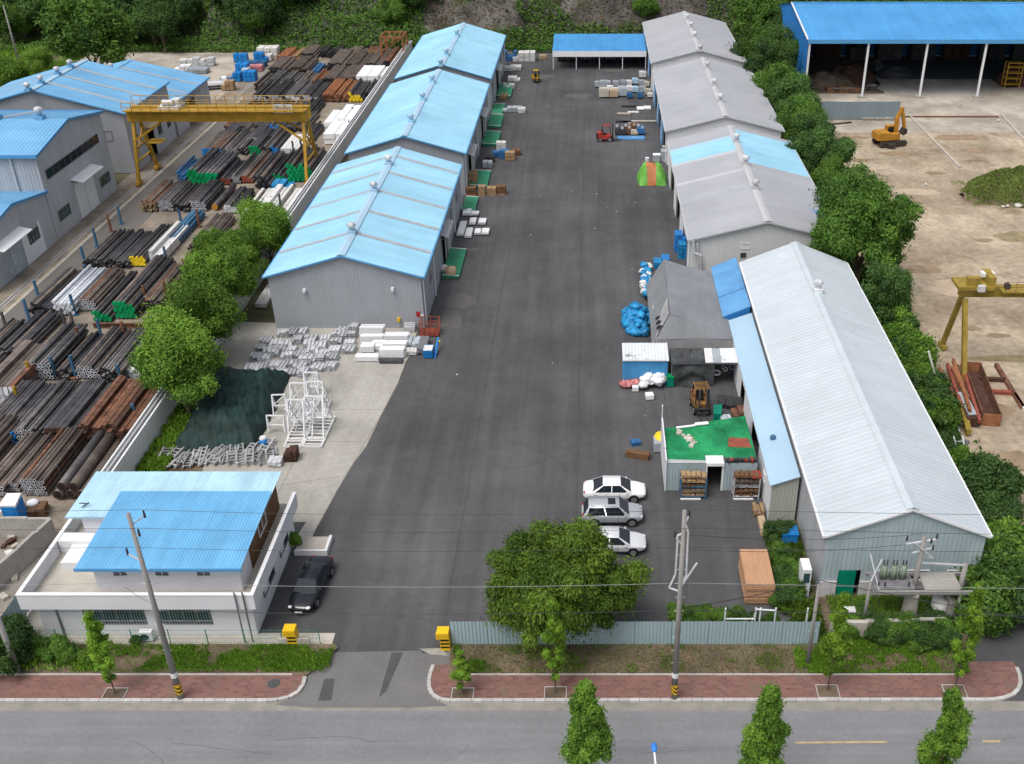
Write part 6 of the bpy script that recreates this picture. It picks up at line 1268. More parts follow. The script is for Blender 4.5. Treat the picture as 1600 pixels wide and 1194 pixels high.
p, q = G(965,219), G(1008,219); boards('pallet_deck', 'long light blue steel pallet holding motors behind the red forklift', 'pallet', 0,0, q.x-p.x, 1.6, .24, 'mid_blue_roof', 4, 1, along='x', bearers=False, g=Vector(((p.x+q.x)/2,p.y,0)))
# striped sheeted heap
p, q, r_ = G(995,291), G(1047,291), G(1005,258,1.2); n = 40; V = []; MI = []
x0, x1, y0, y1 = p.x+.05, q.x-.25, p.y, r_.y
for j in range(n+1):
    for i in range(n+1):
        u, v = i/n, j/n; e = min(u,1-u)*2; f = min(v,1-v)*2; hh = 2.0*min(1,e*2.3)**.6*min(1,f*2.0)**.7; hh *= 1+.1*mnoise.noise((u*5,v*5,1)); hh += .22*abs(mnoise.noise((u*9,v*3,3)))+.12*mnoise.noise((u*4+2,v*6,5))
        taper = 1-.16*abs(v-.5)*2; V.append(((x0+x1)/2+(u-.5)*(x1-x0)*taper, y0+(y1-y0)*v, max(.04,hh)))
me = npmesh('sheeted_heap', V, [(j*(n+1)+i, j*(n+1)+i+1, (j+1)*(n+1)+i+1, (j+1)*(n+1)+i) for j in range(n) for i in range(n)], ['tarp_lime','tarp_orange'])
me.polygons.foreach_set('material_index', [1 if .30 < (i+.5)/n < .62 else 0 for j in range(n) for i in range(n)])
tag(link('sheeted_heap', me), 'heap under a lime green and orange striped sheet by the sheds', 'sheeted heap')
for l, x, y, w_, d, h, m in (('white topped cabinet behind the striped sheet',1026,254,1.0,.9,1.0,'white_paint'),('grey electrical cabinet against the shed wall',1039,254,1.1,1.3,1.5,'machine_gray'),('pale small box on top of the line of cabinets',1039,239,.7,.7,.8,'dull_white')):
    g = G(x, y); t = thing('cabinet', l, 'cabinet', g); b = MB(); b.bb((g.x-w_/2,g.y,.1),(g.x+w_/2,g.y+d,h)); b.build('carcass', 'machine_gray', t); b = MB(); b.bb((g.x-w_/2-.03,g.y-.03,h),(g.x+w_/2+.03,g.y+d+.03,h+.08)); b.build('top', m, t)
g = G(1011,256); t = thing('drum', 'white drum standing behind the striped sheet', 'drum', g); b = MB(); b.tube((g.x,g.y,0),(g.x,g.y,.85),.28,n=12); b.build('shell', 'machine_gray', t, True); b = MB(); b.tube((g.x,g.y,.85),(g.x,g.y,.9),.3,n=12); b.build('lid', 'white_paint', t)
# blue sacks beside the tent
def sack(name, label, x, y, z, s, m, group, sq=(1.15,.9,.7)):
    b = MB(); n, mm = 16, 11; vs = []; fs = []; sd_ = rnd.random()*50; rz = rnd.random()*3
    for i in range(mm+1):
        th = math.pi*i/mm
        for k in range(n):
            ph = math.tau*k/n; d = Vector((math.sin(th)*math.cos(ph),math.sin(th)*math.sin(ph),math.cos(th))); rr = s*(1+.34*mnoise.noise(d*1.7+Vector((sd_,0,0)))+.3*mnoise.noise(d*4.2+Vector((sd_,3,0)))); v = Vector((d.x*sq[0],d.y*sq[1],d.z*sq[2]))*rr; v.rotate(Matrix.Rotation(rz,3,'Z')); vs.append((x+v.x,y+v.y,max(.02,z+v.z)))
    for i in range(mm):
        for k in range(n): fs.append((i*n+k,(i+1)*n+k,(i+1)*n+(k+1)%n,i*n+(k+1)%n))
    b.mesh(vs, fs); o = b.build(name, m, None, True); tag(o, label, 'sack', group); return o
for i in range(78):
    a = rnd.random()*math.tau; rr = math.sqrt(rnd.random()); x = G(995,500).x+1.25*rr*math.cos(a); y = G(995,503).y+3.3*rr*math.sin(a); sack('blue_sack', 'crumpled blue sack in the big heap beside the grey tent', x, y, .28+1.6*(1-rr)*rnd.uniform(.2,1), rnd.uniform(.34,.56), 'bag_blue', 'blue sacks heaped by the tent')
for i in range(34): g = G(1010+rnd.uniform(-6,4), 422+i*1.4); sack('blue_sack', 'crumpled blue sack in the line along the tent side', g.x, g.y, .3+rnd.random()*.5, .42, 'bag_blue' if i % 5 else 'dull_white', 'sacks lined along the tent')
for i in range(11): g = G(1004+rnd.uniform(0,30), 600+rnd.uniform(0,12)); sack('white_sack', 'white woven sack in the pile before the blue cabin', g.x, g.y, .3+rnd.random()*.7, .48, 'white_paint', 'white sacks by the blue cabin')
boards('box', 'white box lying in front of the white sacks', 'box', 1016, 626, .75, .7, .5, 'white_paint', 1, 2, .12); boards('box', 'white box at the corner of the red wrapped stack', 'box', 993, 613, .6, .5, .5, 'white_paint', 1, 2)
for i in range(5): g = G(974+i*5, 606-rnd.random()*4); sack('wrapped_pack', 'red and pink printed pack in the stack before the blue cabin', g.x, g.y, .35, .42, mat('pack_red', (.42,.06,.06), .5, var=.4, scale=3, c2=(.55,.25,.25)).name, 'red packs by the blue cabin')
g = G(1047,606); t = thing('wheelie_bin', 'green wheelie bin beside the blue cabin', 'bin', g); b = MB(); b.bb((g.x-.3,g.y,.1),(g.x+.3,g.y+.6,1.0)); b.build('body', 'gate_green', t); b = MB(); b.bb((g.x-.34,g.y-.04,1.0),(g.x+.34,g.y+.66,1.1)); b.build('lid', 'cap_green', t); b = MB(); b.tube((g.x-.3,g.y+.55,.12),(g.x+.3,g.y+.55,.12),.12,n=8); b.build('wheels', 'rubber', t)
for i, (x, y, h) in enumerate(((1060,395,2.2),(1066,405,1.8),(1072,398,2.0),(1078,412,1.4),(1040,417,.9),(1028,421,.8))):
    boards('wrapped_goods', 'deep blue sheeted goods against the nearest grey shed, '+['tallest','front','behind the front one','lowest by the ducts','short one by the tent','short one nearest the sacks'][i], 'goods', x, y, .9, 1.6, h, 'bag_blue' if i % 2 else 'deep_blue_wall', 2, 3, group='blue goods by the shed', bearers=False)

# ------------------------------------------------------------------ around the turf-roofed hut
x0, x1, y0, y1, z = HUT
for l, xa, fm, bm in (('blue framed shelf rack loaded with scrap left of the hut door', x0+1.0, 'post_blue', 'pallet_wood'), ('grey framed shelf rack loaded with boards right of the hut door', x0+5.0, 'galv', 'wood_dark')):
    t = thing('shelf_rack', l, 'shelf rack', (xa+.95,y0-1.1,0)); b = MB(); W_ = 1.9
    for x in (xa, xa+W_):
        for y in (y0-1.15, y0-.3): b.box((x,y,.95),(.08,.08,1.9))
    b.build('upright', fm, t)
    for k in range(5):
        b = MB(); zz = .2+k*.42; yy = y0-1.15+.1*k*.3; b.bb((xa,yy,zz),(xa+W_,y0-.3,zz+.06)); s = b.build('shelf', fm if k in (0,2) else bm, t); b = MB()
        for q in range(5): b.box((xa+.2+.37*q,y0-.75+rnd.uniform(-.1,.1),zz+.06+.09),(.3,.7,rnd.uniform(.1,.2)),rnd.uniform(-.1,.1))
        o = b.build('stored_goods', rnd.choice([bm,'wood_dark','galv_dark','steel_brown']), s)
    if 'grey' in l: b = MB(); b.bb((xa+1.3,y0-1.2,1.95),(xa+W_+.1,y0-.3,2.05)); b.build('red_lid', 'paint_red', t)
    b = MB(); b.bb((xa,y0-1.35,.05),(xa+1.5,y0-1.2,.15)); b.build('kick_board', 'dull_white', t)
g = G(1008,719); t = boards('steel_trough', 'rusty brown steel trough on the tarmac left of the hut', 'trough', 995, 718, 1.9, .8, .6, 'wood_dark', 3, 3, -.28, bearers=False, along='x')
boards('box', 'small blue and white box behind the rusty trough', 'box', 995, 697, .8, .6, .4, 'machine_blue', 2, 1, .3, bearers=False)
g = G(1030,708); t = thing('sheeted_machine', 'machine half covered by a yellow sheet beside the hut', 'machine', g); b = MB(); b.bb((g.x-.45,g.y,.1),(g.x+.3,g.y+1.2,.9)); b.build('body', 'machine_gray', t); b = MB(); b.sphere((g.x+.15,g.y+1.1,.75),.62,10,7,(.9,1.3,.7)); b.build('sheet', 'cap_yellow', t, True)
p, q = G(1164,945), G(1208,945); w_ = q.x-p.x; d = G(1162,858,1.75).y-p.y; t = thing('plywood_stack', 'tall stack of orange plywood sheets by the roadside fence', 'plywood stack', ((p.x+q.x)/2,p.y,0)); k = 11
for i in range(k):
    b = MB(); j = rnd.uniform(-.04,.04); zz = .12+i*1.65/k; b.bb((p.x+j,p.y+rnd.uniform(-.05,.05),zz),(q.x+j,p.y+d,zz+1.65/k-.02)); b.build('sheet', 'wood', t)
for f in (.1,.5,.9): b = MB(); b.bb((p.x,p.y+d*f-.06,0),(q.x,p.y+d*f+.06,.115)); b.build('bearer', 'pallet_wood', t)
for l, x, y, w_, d, m in (('small timber pallet pile beside the lean-to end',1186,808,.8,1.2,'pallet_wood'),('long tan plank beside the lean-to end',1194,840,.5,2,'cardboard')): boards('timber_pile', l, 'timber', x, y, w_, d, .5, m, 3, 3)
for i, (x, y, w_, d, h, m, l) in enumerate(((1140,640,2.2,1.6,.5,'machine_dark','dark sheeted scrap behind the hut'),(1160,655,1.5,1.4,.6,'rust','rusty bent bars behind the hut'),(1120,660,.7,1.6,.9,'gate_green','green machine frame behind the hut'),(1135,664,.9,.8,.6,'machine_gray','grey box behind the hut'),(1170,668,1,.8,.5,'cap_red','red oxide box behind the hut'))): boards('scrap', l, 'scrap', x, y, w_, d, h, m, 3, 2, rnd.uniform(-.2,.2))
for i, (x, y, m) in enumerate(((1222,945,'cap_blue'),(1232,950,'dull_white'),(1212,935,'pallet_wood'),(1226,925,'machine_blue'),(1238,905,'galv'))): boards('salvage', ['blue barrel rack by the plywood stack','white crate behind the teal fence','timber offcuts beside the plywood stack','blue frame by the overgrown corner','metal frame by the workshop corner'][i], 'salvage', x, y, .7, .9, .7, m, 2, 2, rnd.uniform(-.3,.3))

# ------------------------------------------------------------------ sand lot
scr = [((1470,585),(1490,655)),((1478,580),(1500,650)),((1486,578),(1512,660)),((1494,577),(1520,668)),((1500,580),(1528,672)),((1466,592),(1484,650)),((1508,588),(1530,660)),((1474,600),(1500,672)),((1484,590),(1508,640))]
for i, (a, c) in enumerate(scr):
    p, q = G(*a), G(*c); z = .25+.35*(i % 3); t = thing('scrap_beam', 'rust red steel beam in the scrap heap by the shrubs', 'beam', p, group='scrap beams by the shrubs'); b = MB(); u = Vector((0,0,z)); b.bar(p+u,q+u+Vector((0,0,.1)),.28,.05); b.bar(p+u+Vector((0,0,.25)),q+u+Vector((0,0,.35)),.28,.05); b.bar(p+u+Vector((0,0,.12)),q+u+Vector((0,0,.22)),.05,.24); b.build('section', ['rust','brick_red','rust_orange'][i % 3], t)
p, q = G(1516,582), G(1547,665); t = thing('steel_trough', 'long rusty open steel trough beside the scrap heap', 'trough', p); b = MB(); d = (q-p).normalized(); n_ = Vector((d.y,-d.x,0))*.75; zz = Vector((0,0,1.1))
for s in (-1,1): b = MB(); b.bar(p+n_*s+zz*.5, q+n_*s+zz*.5, .08, 1.1); b.build('side', 'rust', t)
b = MB(); b.bar(p+zz*.05,q+zz*.05,1.5,.08); b.build('floor', 'rust_dark', t); b = MB(); b.bar(q-n_+zz*.5,q+n_+zz*.5,.1,1.1); b.build('end_plate', 'rust_orange', t); b = MB(); b.bar(p-n_+zz*.5,p+n_+zz*.5,.1,1.1); b.build('end_plate', 'rust_orange', t)
p, q = G(1500,628), G(1520,668); t = thing('steel_trough', 'smaller dark trough with pale load before the scrap heap', 'trough', p); b = MB(); b.bar(p+Vector((0,0,.5)),q+Vector((0,0,.5)),1.1,.7); b.build('body', 'rust_dark', t); b = MB(); b.bar(p+Vector((0,.1,.9)),q+Vector((0,.6,.9)),.7,.1); b.build('load', 'machine_gray', t)
p, q = G(1500,640), G(1512,682); t = thing('yellow_arm', 'yellow steel arm lying at the near end of the scrap heap', 'steel arm', p); b = MB(); b.bar(p+Vector((0,0,.6)),q+Vector((0,0,.4)),.45,.5); b.build('arm', 'crane_mustard', t); b = MB(); b.bar(p+Vector((-.9,-.5,.35)),q+Vector((-.9,.3,.3)),.6,.1); b.build('plate', 'machine_gray', t)
t = thing('leaning_post', 'pale post leaning out of the shrubs by the scrap heap', 'post', G(1469,614)); b = MB(); b.bar(G(1469,614), GY(1451,549,G(1469,614).y+.6), .16); b.build('shaft', 'stone_white', t)
for i, (a, c, m, l) in enumerate((((1556,572),(1598,640),'rust','long rusty beam on the sand lot'),((1584,618),(1600,642),'stone_white','pale pipe lying along the rusty beam'),((1530,594),(1570,596),'rust_dark','dark cross beam joining the trough and rusty beam'),((1540,614),(1582,616),'brick_red','red cross beam joining the trough and rusty beam'),((1420,180),(1500,262),'stucco','long straight concrete kerb running from the excavator'),((1565,180),(1640,262),'stucco','second concrete kerb at the right of the lot'),((1410,183),(1560,183),'wood_dark','dark gutter line across the shed forecourt'),((1285,196),(1330,192),'rust_dark','dark rail on the sand before the ribbed fence'),((1480,722),(1512,690),'galv_dark','grey rail stub by the shrubs'))):
    p, q = G(*a), G(*c); t = thing('ground_beam', l, 'beam', p); b = MB(); h = .35 if i < 4 else .18; b.bar(p+Vector((0,0,h/2-.03)),q+Vector((0,0,h/2-.03)),.35 if i != 1 else .25,h); b.build('beam', m, t)
t = thing('ladder_stand', 'white steel ladder stand beside the workshop on the lot side', 'ladder', G(1508,740)); g = G(1508,740); b = MB()
for x in (-.35,.35): b.bar(g+Vector((x,0,.1)),g+Vector((x-.2,2.4,2.0)),.1)
b.build('rail', 'galv', t); b = MB()
for k in range(6): b.bar(g+Vector((-.35-.033*k,.4*k,.1+.32*k)),g+Vector((.35-.033*k,.4*k,.1+.32*k)),.07)
b.build('rung', 'galv', t); boards('panel_pile', 'white panel pile below the ladder stand', 'panel', 1518, 765, 1.0, 2.2, .6, 'dull_white', 2, 2)
for i in range(10):
    g = G(*[(1590,323),(1574,324),(1567,325),(1400,305),(1447,530),(1446,290),(1290,195),(1560,190),(1372,185),(1385,187)][i]); b = MB(); b.sphere((g.x,g.y,.2),[.5,.2,.2,.2,.25,.2,.3,.2,.4,.3][i],8,6,(1.1,1,.7)); tag(b.build('boulder', 'stone_white'), ['large pale','small pale','small round pale','lone sandy','pale shrub-side','lone flat','fence-side','kerb-side','larger excavator-side','smaller excavator-side'][i]+' boulder on the sand lot', 'boulder')
t = boards('rubble_sill', 'pale broken slabs behind the orange excavator', 'slabs', 1372, 188, 5, 1.2, .4, 'old_concrete', 5, 1, along='y')

# ------------------------------------------------------------------ rear left yard and rubble yard
for i, (x, y, w_, d, h, m, l) in enumerate(((300,104,5,2,1.2,'dull_white','white wrapped coils behind the rear factory, left'),(318,104,4,2,1.5,'galv','silver frames behind the rear factory'),(285,112,3,2,1.0,'white_paint','white covered machine behind the rear factory'),(308,116,3.5,2.4,.9,'machine_gray','grey racks beside the white covered machine'),(376,98,2.6,1.4,1.6,'cap_blue','stack of blue drums at the rear of the yard'),(408,98,2.6,2,1.8,'cap_blue','blue tank stack by the pale timber'),(418,88,4,3,1.6,'stone_white','pale timber packs at the slope foot'),(412,96,3,2,1.2,'dull_white','white packs beside the blue tanks'),(368,128,2,2,1.6,'cap_blue','blue tipping skip, nearest'),(378,116,2.2,2,1.8,'cap_blue','blue tipping skip, farther'),(390,128,2.2,2,1.8,'cap_blue','blue tipping skip by the yard edge'),(385,118,1.5,2,1.2,'dull_white','white sacks between blue skips'),(393,112,4,2,1.0,mat('pink', (.5,.2,.22), .7, var=.3, scale=1).name,'pink wrapped packs near the blue skips'),(356,142,2.2,1.6,1.7,'pallet_wood','tan timber cabin in the rear yard'),(348,133,2,1.6,1.2,'machine_gray','grey machine behind the white pickup'),(398,106,4,2,1,'machine_blue','mixed blue and grey crates by the slope'))):
    boards('stored_goods', l, 'goods', x, y, w_, d, h, m, 3, 2, rnd.uniform(-.1,.1))
t = thing('portable_toilet', 'blue portable toilet with white roof in the rubble yard', 'toilet', G(24,826)); g = G(24,826); b = MB(); b.bb((g.x-.55,g.y,.05),(g.x+.55,g.y+1.1,2.1)); b.build('cubicle', 'cap_blue', t); b = MB(); b.slab([(g.x-.6,g.y-.05,2.12),(g.x+.6,g.y-.05,2.12),(g.x+.5,g.y+1.15,2.35),(g.x-.5,g.y+1.15,2.35)],.2); b.build('roof', 'white_paint', t); b = MB(); b.bb((g.x-.35,g.y-.03,.2),(g.x+.35,g.y-.005,1.95)); b.build('door', 'cap_blue', t)
for i in range(46):
    x, y = rnd.uniform(-8,80), rnd.uniform(795,935)
    if x > 100-(y-790)*.62: continue
    g = G(x, y); b = MB(); s = rnd.uniform(.15,.5); b.box((g.x,g.y,s*.25),(s*1.6,s,s*.6),rnd.random()*3); tag(b.build('rubble_piece', rnd.choice(['old_concrete','stone_white','brick_red','stucco','machine_dark','rust_dark'])), 'broken chunk lying in the rubble yard left of the office', 'rubble', 'rubble in the walled yard')
boards('scrap_pile', 'brown scrap pile with a white basin beside the portable toilet', 'scrap', 52, 812, 1.8, 1.2, .8, 'wood_dark', 3, 3, .2); g = G(56,800); t = thing('basin', 'white upturned basin on the brown scrap pile', 'basin', g); b = MB(); b.sphere((g.x,g.y,.85),.45,12,6,(1,1,.5)); b.build('bowl', 'white_paint', t, True)
# ------------------------------------------------------------------ vehicles
def wheel(t, x, y, r, w_, side):
    b = MB(True); b.tube((x,y-w_/2,r),(x,y+w_/2,r),r,n=18); o = b.build('wheel', 'rubber', t, False)
    b = MB(True); yy = y+side*(w_/2+.004); b.tube((x,yy-.012*side,r),(x,yy,r),r*.66,n=16); b.build('rim', 'alloy', o)
    b = MB(True); b.tube((x,yy,r),(x,yy+.012*side,r),r*.2,n=8)
    for k in range(5): a = k*math.tau/5; b.tube((x+r*.42*math.cos(a),yy,r+r*.42*math.sin(a)),(x+r*.42*math.cos(a),yy+.006*side,r+r*.42*math.sin(a)),r*.12,n=6)
    b.build('hub', 'galv_dark', o)
def car(label, paint, loc, rz, kind='sedan', sunroof=False):
    t = thing('parked_car', label, 'car', loc, rz); t.scale = (1.08 if paint == 'car_black' else 1.0, 1, 1)
    if kind == 'sedan':
        S = [(-2.40,.46,.62,.74,.66),(-2.30,.30,.80,.95,.80),(-1.9,.25,.88,1.02,.88),(-1.2,.22,.90,1.0,.91),(0,.22,.88,.97,.91),(1.0,.22,.86,.95,.91),(1.7,.24,.80,.88,.88),(2.2,.30,.68,.75,.79),(2.40,.42,.56,.62,.62)]
        C_ = dict(fb=1.25, ft=.42, rt=-.85, rb=-1.72, zb=.93, zt=1.44, wb=.86, wt=.64)
    else:
        S = [(-2.30,.46,.70,.90,.70),(-2.22,.34,.92,1.06,.84),(-1.9,.28,.98,1.08,.90),(-1.2,.26,.99,1.08,.92),(0,.26,.97,1.06,.92),(1.0,.26,.95,1.04,.92),(1.6,.28,.90,.99,.89),(2.05,.34,.78,.88,.80),(2.25,.44,.62,.70,.64)]
        C_ = dict(fb=1.2, ft=.45, rt=-1.75, rb=-2.15, zb=1.02, zt=1.66, wb=.88, wt=.70)
    vs = []; fs = []
    for x, zl, zb, zt, hw in S:
        ring = [(0,zl),(hw*.9,zl),(hw*.99,zl+.16),(hw,(zl+zb)/2+.06),(hw*.985,zb),(hw*.85,zt-.015),(hw*.45,zt+.012),(0,zt+.018)]
        vs += [(x,y,z) for y, z in ring]+[(x,-y,z) for y, z in ring[-2:0:-1]]
    n = 14
    for i in range(len(S)-1):
        for k in range(n): fs.append((i*n+k, i*n+(k+1)%n, (i+1)*n+(k+1)%n, (i+1)*n+k))
    fs += [tuple(range(n-1,-1,-1)), tuple((len(S)-1)*n+k for k in range(n))]
    b = MB(True); b.mesh(vs, fs); o = b.build('body', paint, t, True); m = o.modifiers.new('smooth', 'SUBSURF'); m.levels = 1; m.render_levels = 1
    c = C_; zb, zt, wb, wt = c['zb'], c['zt'], c['wb'], c['wt']; fm = (c['ft']+c['rt'])/2
    B4 = [Vector(p) for p in ((c['fb'],wb,zb),(c['rb'],wb,zb),(c['rb'],-wb,zb),(c['fb'],-wb,zb))]; T4 = [Vector(p) for p in ((c['ft'],wt,zt),(c['rt'],wt,zt),(c['rt'],-wt,zt),(c['ft'],-wt,zt))]
    M1, M2 = Vector((fm,wt,zt)), Vector((fm,-wt,zt)); R1, R2, R3 = Vector((c['ft']-.05,0,zt+.03)), Vector((fm,0,zt+.05)), Vector((c['rt']+.05,0,zt+.02))
    b = MB(True); b.mesh(B4+T4+[M1,M2,R1,R2,R3], [(0,3,7,10,4),(1,5,12,6,2),(0,4,8,5,1),(3,2,6,9,7),(4,10,11,8),(8,11,12,5),(10,7,9,11),(11,9,6,12)]); b.build('cabin', paint, t, True)
    def glass(name, a, b_, c_, d, f=.09, out=.012):
        q = [Vector(p) for p in (a,b_,c_,d)]; ce = sum(q, Vector())/4; nn = (q[1]-q[0]).cross(q[3]-q[0]).normalized()
        if nn.dot(ce-Vector((0,0,.9))) < 0: nn = -nn; q = q[::-1]
        q = [p+(ce-p)*f+nn*out for p in q]; g = MB(True); g.slab(q, .008); g.build(name, 'glass_dark' if paint != 'car_black' else mat('glass_tinted', (.018,.024,.034), .35, var=.1, spec=.08).name, t)
    glass('windscreen', B4[0], B4[3], T4[3], T4[0]); glass('rear_window', B4[1], B4[2], T4[2], T4[1])
    for s, b0, b1, t1, t0 in ((1,B4[0],B4[1],T4[1],T4[0]),(-1,B4[3],B4[2],T4[2],T4[3])):
        mb_, mt_ = (b0+b1)/2, (t0+t1)/2; glass('front_side_window', b0+(mb_-b0)*.12, mb_, mt_, t0, .07); glass('rear_side_window', mb_, b1+(mb_-b1)*.14, t1, mt_, .07)
    wx = (1.45,-1.42) if kind == 'sedan' else (1.38,-1.36); wr = .325 if kind == 'sedan' else .36
    for x in wx:
        for s in (-1,1):
            b = MB(True); b.tube((x,s*.895,wr+.02),(x,s*.925,wr+.02),wr+.06,n=18); b.build('wheel_arch', 'black_paint', t); wheel(t, x, s*.83, wr, .23, s)
    fx, rx = S[-1][0], S[0][0]; fz = S[-1][3]
    for s in (-1,1):
        b = MB(True); b.sphere((fx-.22,s*.58,fz+.02),.17,10,6,(1.0,1.1,.55)); b.build('headlight', 'lamp_glass', t, True)
        b = MB(True); b.sphere((rx+.14,s*.62,.82 if kind == 'sedan' else .98),.14,10,6,(.7,1.2,.6)); b.build('taillight', 'tail_red', t, True)
        b = MB(True); b.sphere((c['fb']-.35,s*.99,zb+.07),.12,8,6,(.6,1,.7)); b.build('door_mirror', paint, t, True)
        b = MB(True); b.bb((.35,s*.915-.006,.30),(.37,s*.915+.006,.88)); b.bb((-.62,s*.915-.006,.30),(-.60,s*.915+.006,.88)); b.build('door_seam', 'black_paint', t)
    b = MB(True); b.bb((fx-.02,-.4,.48),(fx+.02,.4,.58)); b.build('grille', 'black_paint', t)
    b = MB(True); b.bb((fx+.005,-.26,.36),(fx+.03,.26,.46)); b.build('number_plate', 'white_paint', t)
    if sunroof: b = MB(True); b.bb((-.35,-.36,zt+.035),(.2,.36,zt+.055)); b.build('sunroof', 'glass_dark', t)
    if kind == 'suv':
        for s in (-1,1): b = MB(True); b.tube((.35,s*.6,zt+.06),(-1.6,s*.6,zt+.05),.025,n=6); b.build('roof_rail', 'galv', t)
    return t
car('white saloon car parked at the far side of the three parked cars', 'car_white', G(960,775), 0, 'sedan')
car('silver estate SUV with sunroof parked between the white and silver cars', 'car_silver', G(957,812), .02, 'suv', True)
car('pale silver saloon car half hidden by the big tree', mat('car_pale', (.66,.68,.70), .25, metal=.2, var=.02, spec=.5).name, G(957,856), -.02, 'sedan')
car('black saloon car facing the gate beside the office', 'car_black', G(488,922), -math.pi/2-.09, 'sedan')
def forklift(label, px, py, rz, paint, s=1.0):
    g = G(px, py); t = thing('forklift', label, 'forklift', (g.x,g.y,0), rz); t.scale = (s,s,s)
    b = MB(True); b.bb((-1.15,-.52,.35),(.55,.52,.85)); b.bb((-1.25,-.5,.55),(-.55,.5,1.15)); b.build('chassis', paint, t)
    b = MB(True); b.bb((-1.4,-.5,.4),(-1.15,.5,1.1)); b.build('counterweight', 'machine_dark', t)
    for x in (-.75,.5):
        for y in (-.48,.48): b = MB(True); b.bar((x*1.0,y,.85),(x*.75,y*.95,2.05),.07); b.build('guard_post', 'black_paint', t)
    b = MB(True); b.bb((-.6,-.5,2.03),(.42,-.42,2.1)); b.bb((-.6,.42,2.03),(.42,.5,2.1))
    for k in range(6): x = -.58+k*.19; b.bb((x,-.45,2.04),(x+.06,.45,2.09))
    b.build('overhead_guard', paint, t)
    b = MB(True); b.bb((-.5,-.25,.86),(0,.25,1.0)); b.bb((-.55,-.25,1.0),(-.43,.25,1.45)); b.build('seat', 'black_paint', t)
    for y in (-.28,.28): b = MB(True); b.bb((.68,y-.06,.1),(.82,y+.06,2.2)); b.build('mast_rail', 'machine_dark', t)
    b = MB(True); b.bb((.83,-.45,.25),(.9,.45,.4)); b.bb((.83,-.45,.65),(.9,.45,.75)); b.build('carriage', 'machine_dark', t)
    for y in (-.25,.25): b = MB(True); b.bb((.9,y-.06,.1),(1.95,y+.06,.15)); b.build('fork', 'machine_dark', t)
    for x, r in ((.4,.32),(-.85,.27)):
        for sd_ in (-1,1): wheel(t, x, sd_*.5, r, .22, sd_)
forklift('red forklift lifting a blue pallet load near the sheds', 948, 220, 0, 'forklift_red', 1.15)
forklift('small yellow forklift alone at the far end of the yard', 838, 128, -1.3, 'forklift_yellow', 1.0)
forklift('dark rusty forklift with yellow trim beside the net shelter', 1094, 642, -1.45, mat('rusty_orange', (.20,.10,.035), .7, var=.4, scale=2, wear=.45, wearc=(.42,.26,.02), wscale=1.6).name, 1.2)
g = G(1389,226); t = thing('excavator', 'orange tracked excavator with raised boom on the sand lot', 'excavator', (g.x,g.y,0), .25); t.scale = (.92,)*3
for s in (-1,1):
    b = MB(True); prof = [(-2.4,.45),(-2.2,.1),(2.2,.1),(2.4,.45),(2.2,.9),(-2.2,.9)]; vs = [(x,s*1.2-.3,z) for x, z in prof]+[(x,s*1.2+.3,z) for x, z in prof]
    b.mesh(vs, [tuple(range(5,-1,-1)), tuple(range(6,12))]+[(k,(k+1)%6,6+(k+1)%6,6+k) for k in range(6)]); b.build('track', 'track', t)
b = MB(True); b.tube((0,0,.8),(0,0,1.1),.9,n=14); b.build('slew_ring', 'machine_dark', t)
b = MB(True); b.bb((-2.3,-1.3,1.1),(1.1,1.3,1.5)); b.bb((-2.3,-1.3,1.5),(-.6,1.3,2.3)); b.bb((-.6,-1.3,1.5),(1.0,-.4,2.1)); b.build('house', 'digger_orange', t)
b = MB(True); b.bb((-2.75,-1.2,1.15),(-2.3,1.2,2.2)); b.build('counterweight', 'digger_orange', t)
b = MB(True); b.bb((-.5,.35,1.5),(1.1,1.25,2.95)); cb = b.build('cab', 'digger_orange', t)
for a, c in (((-.35,1.26,1.9),(.95,1.28,2.8)),((1.11,.45,1.8),(1.13,1.15,2.8)),((-.35,.32,1.9),(.95,.34,2.8))): b = MB(True); b.bb(a, c); b.build('cab_window', 'glass_dark', cb)
b = MB(True); b.bar((.9,-.1,1.7),(.7,-.1,4.4),.5,.6,up=(0,1,0)); b.bar((.7,-.1,4.3),(1.4,-.1,5.9),.45,.55,up=(0,1,0)); b.build('boom', 'digger_orange', t)
b = MB(True); b.bar((1.3,-.1,6.0),(2.3,-.1,2.6),.4,.5,up=(0,1,0)); b.build('stick', 'digger_orange', t)
b = MB(True); b.bar((1.2,-.1,2.0),(1.1,-.1,4.0),.16); b.bar((1.2,-.1,4.6),(1.7,-.1,5.6),.16); b.build('ram', 'galv', t)
b = MB(True); vs = []; P = [(2.1,2.7),(2.6,2.5),(2.6,1.8),(2.0,1.5),(1.6,1.9)]; vs = [(x,-.6,z) for x, z in P]+[(x,.4,z) for x, z in P]; b.mesh(vs, [tuple(range(4,-1,-1)), tuple(range(5,10))]+[(k,(k+1)%5,5+(k+1)%5,5+k) for k in range(5)]); b.build('bucket', 'track', t)
t = boards('excavator_bucket', 'spare dark bucket lying in front of the excavator', 'bucket', 1393, 233, 1.1, .8, .7, 'track', 2, 2, bearers=False)
g = G(337,141); t = thing('pickup_truck', 'white small pickup truck in the rear yard behind the crane', 'truck', (g.x,g.y+1,0), .3)
b = MB(True); b.bb((-2.4,-.8,.45),(2.3,.8,.8)); b.build('chassis', 'machine_dark', t); b = MB(True); b.bb((.9,-.82,.5),(2.4,.82,1.15)); b.mesh([(.95,-.8,1.15),(2.25,-.8,1.15),(2.25,.8,1.15),(.95,.8,1.15),(1.0,-.7,1.95),(1.8,-.7,1.95),(1.8,.7,1.95),(1.0,.7,1.95)], [(4,5,6,7),(0,1,5,4),(1,2,6,5),(2,3,7,6),(3,0,4,7)]); b.build('cab', 'white_paint', t)
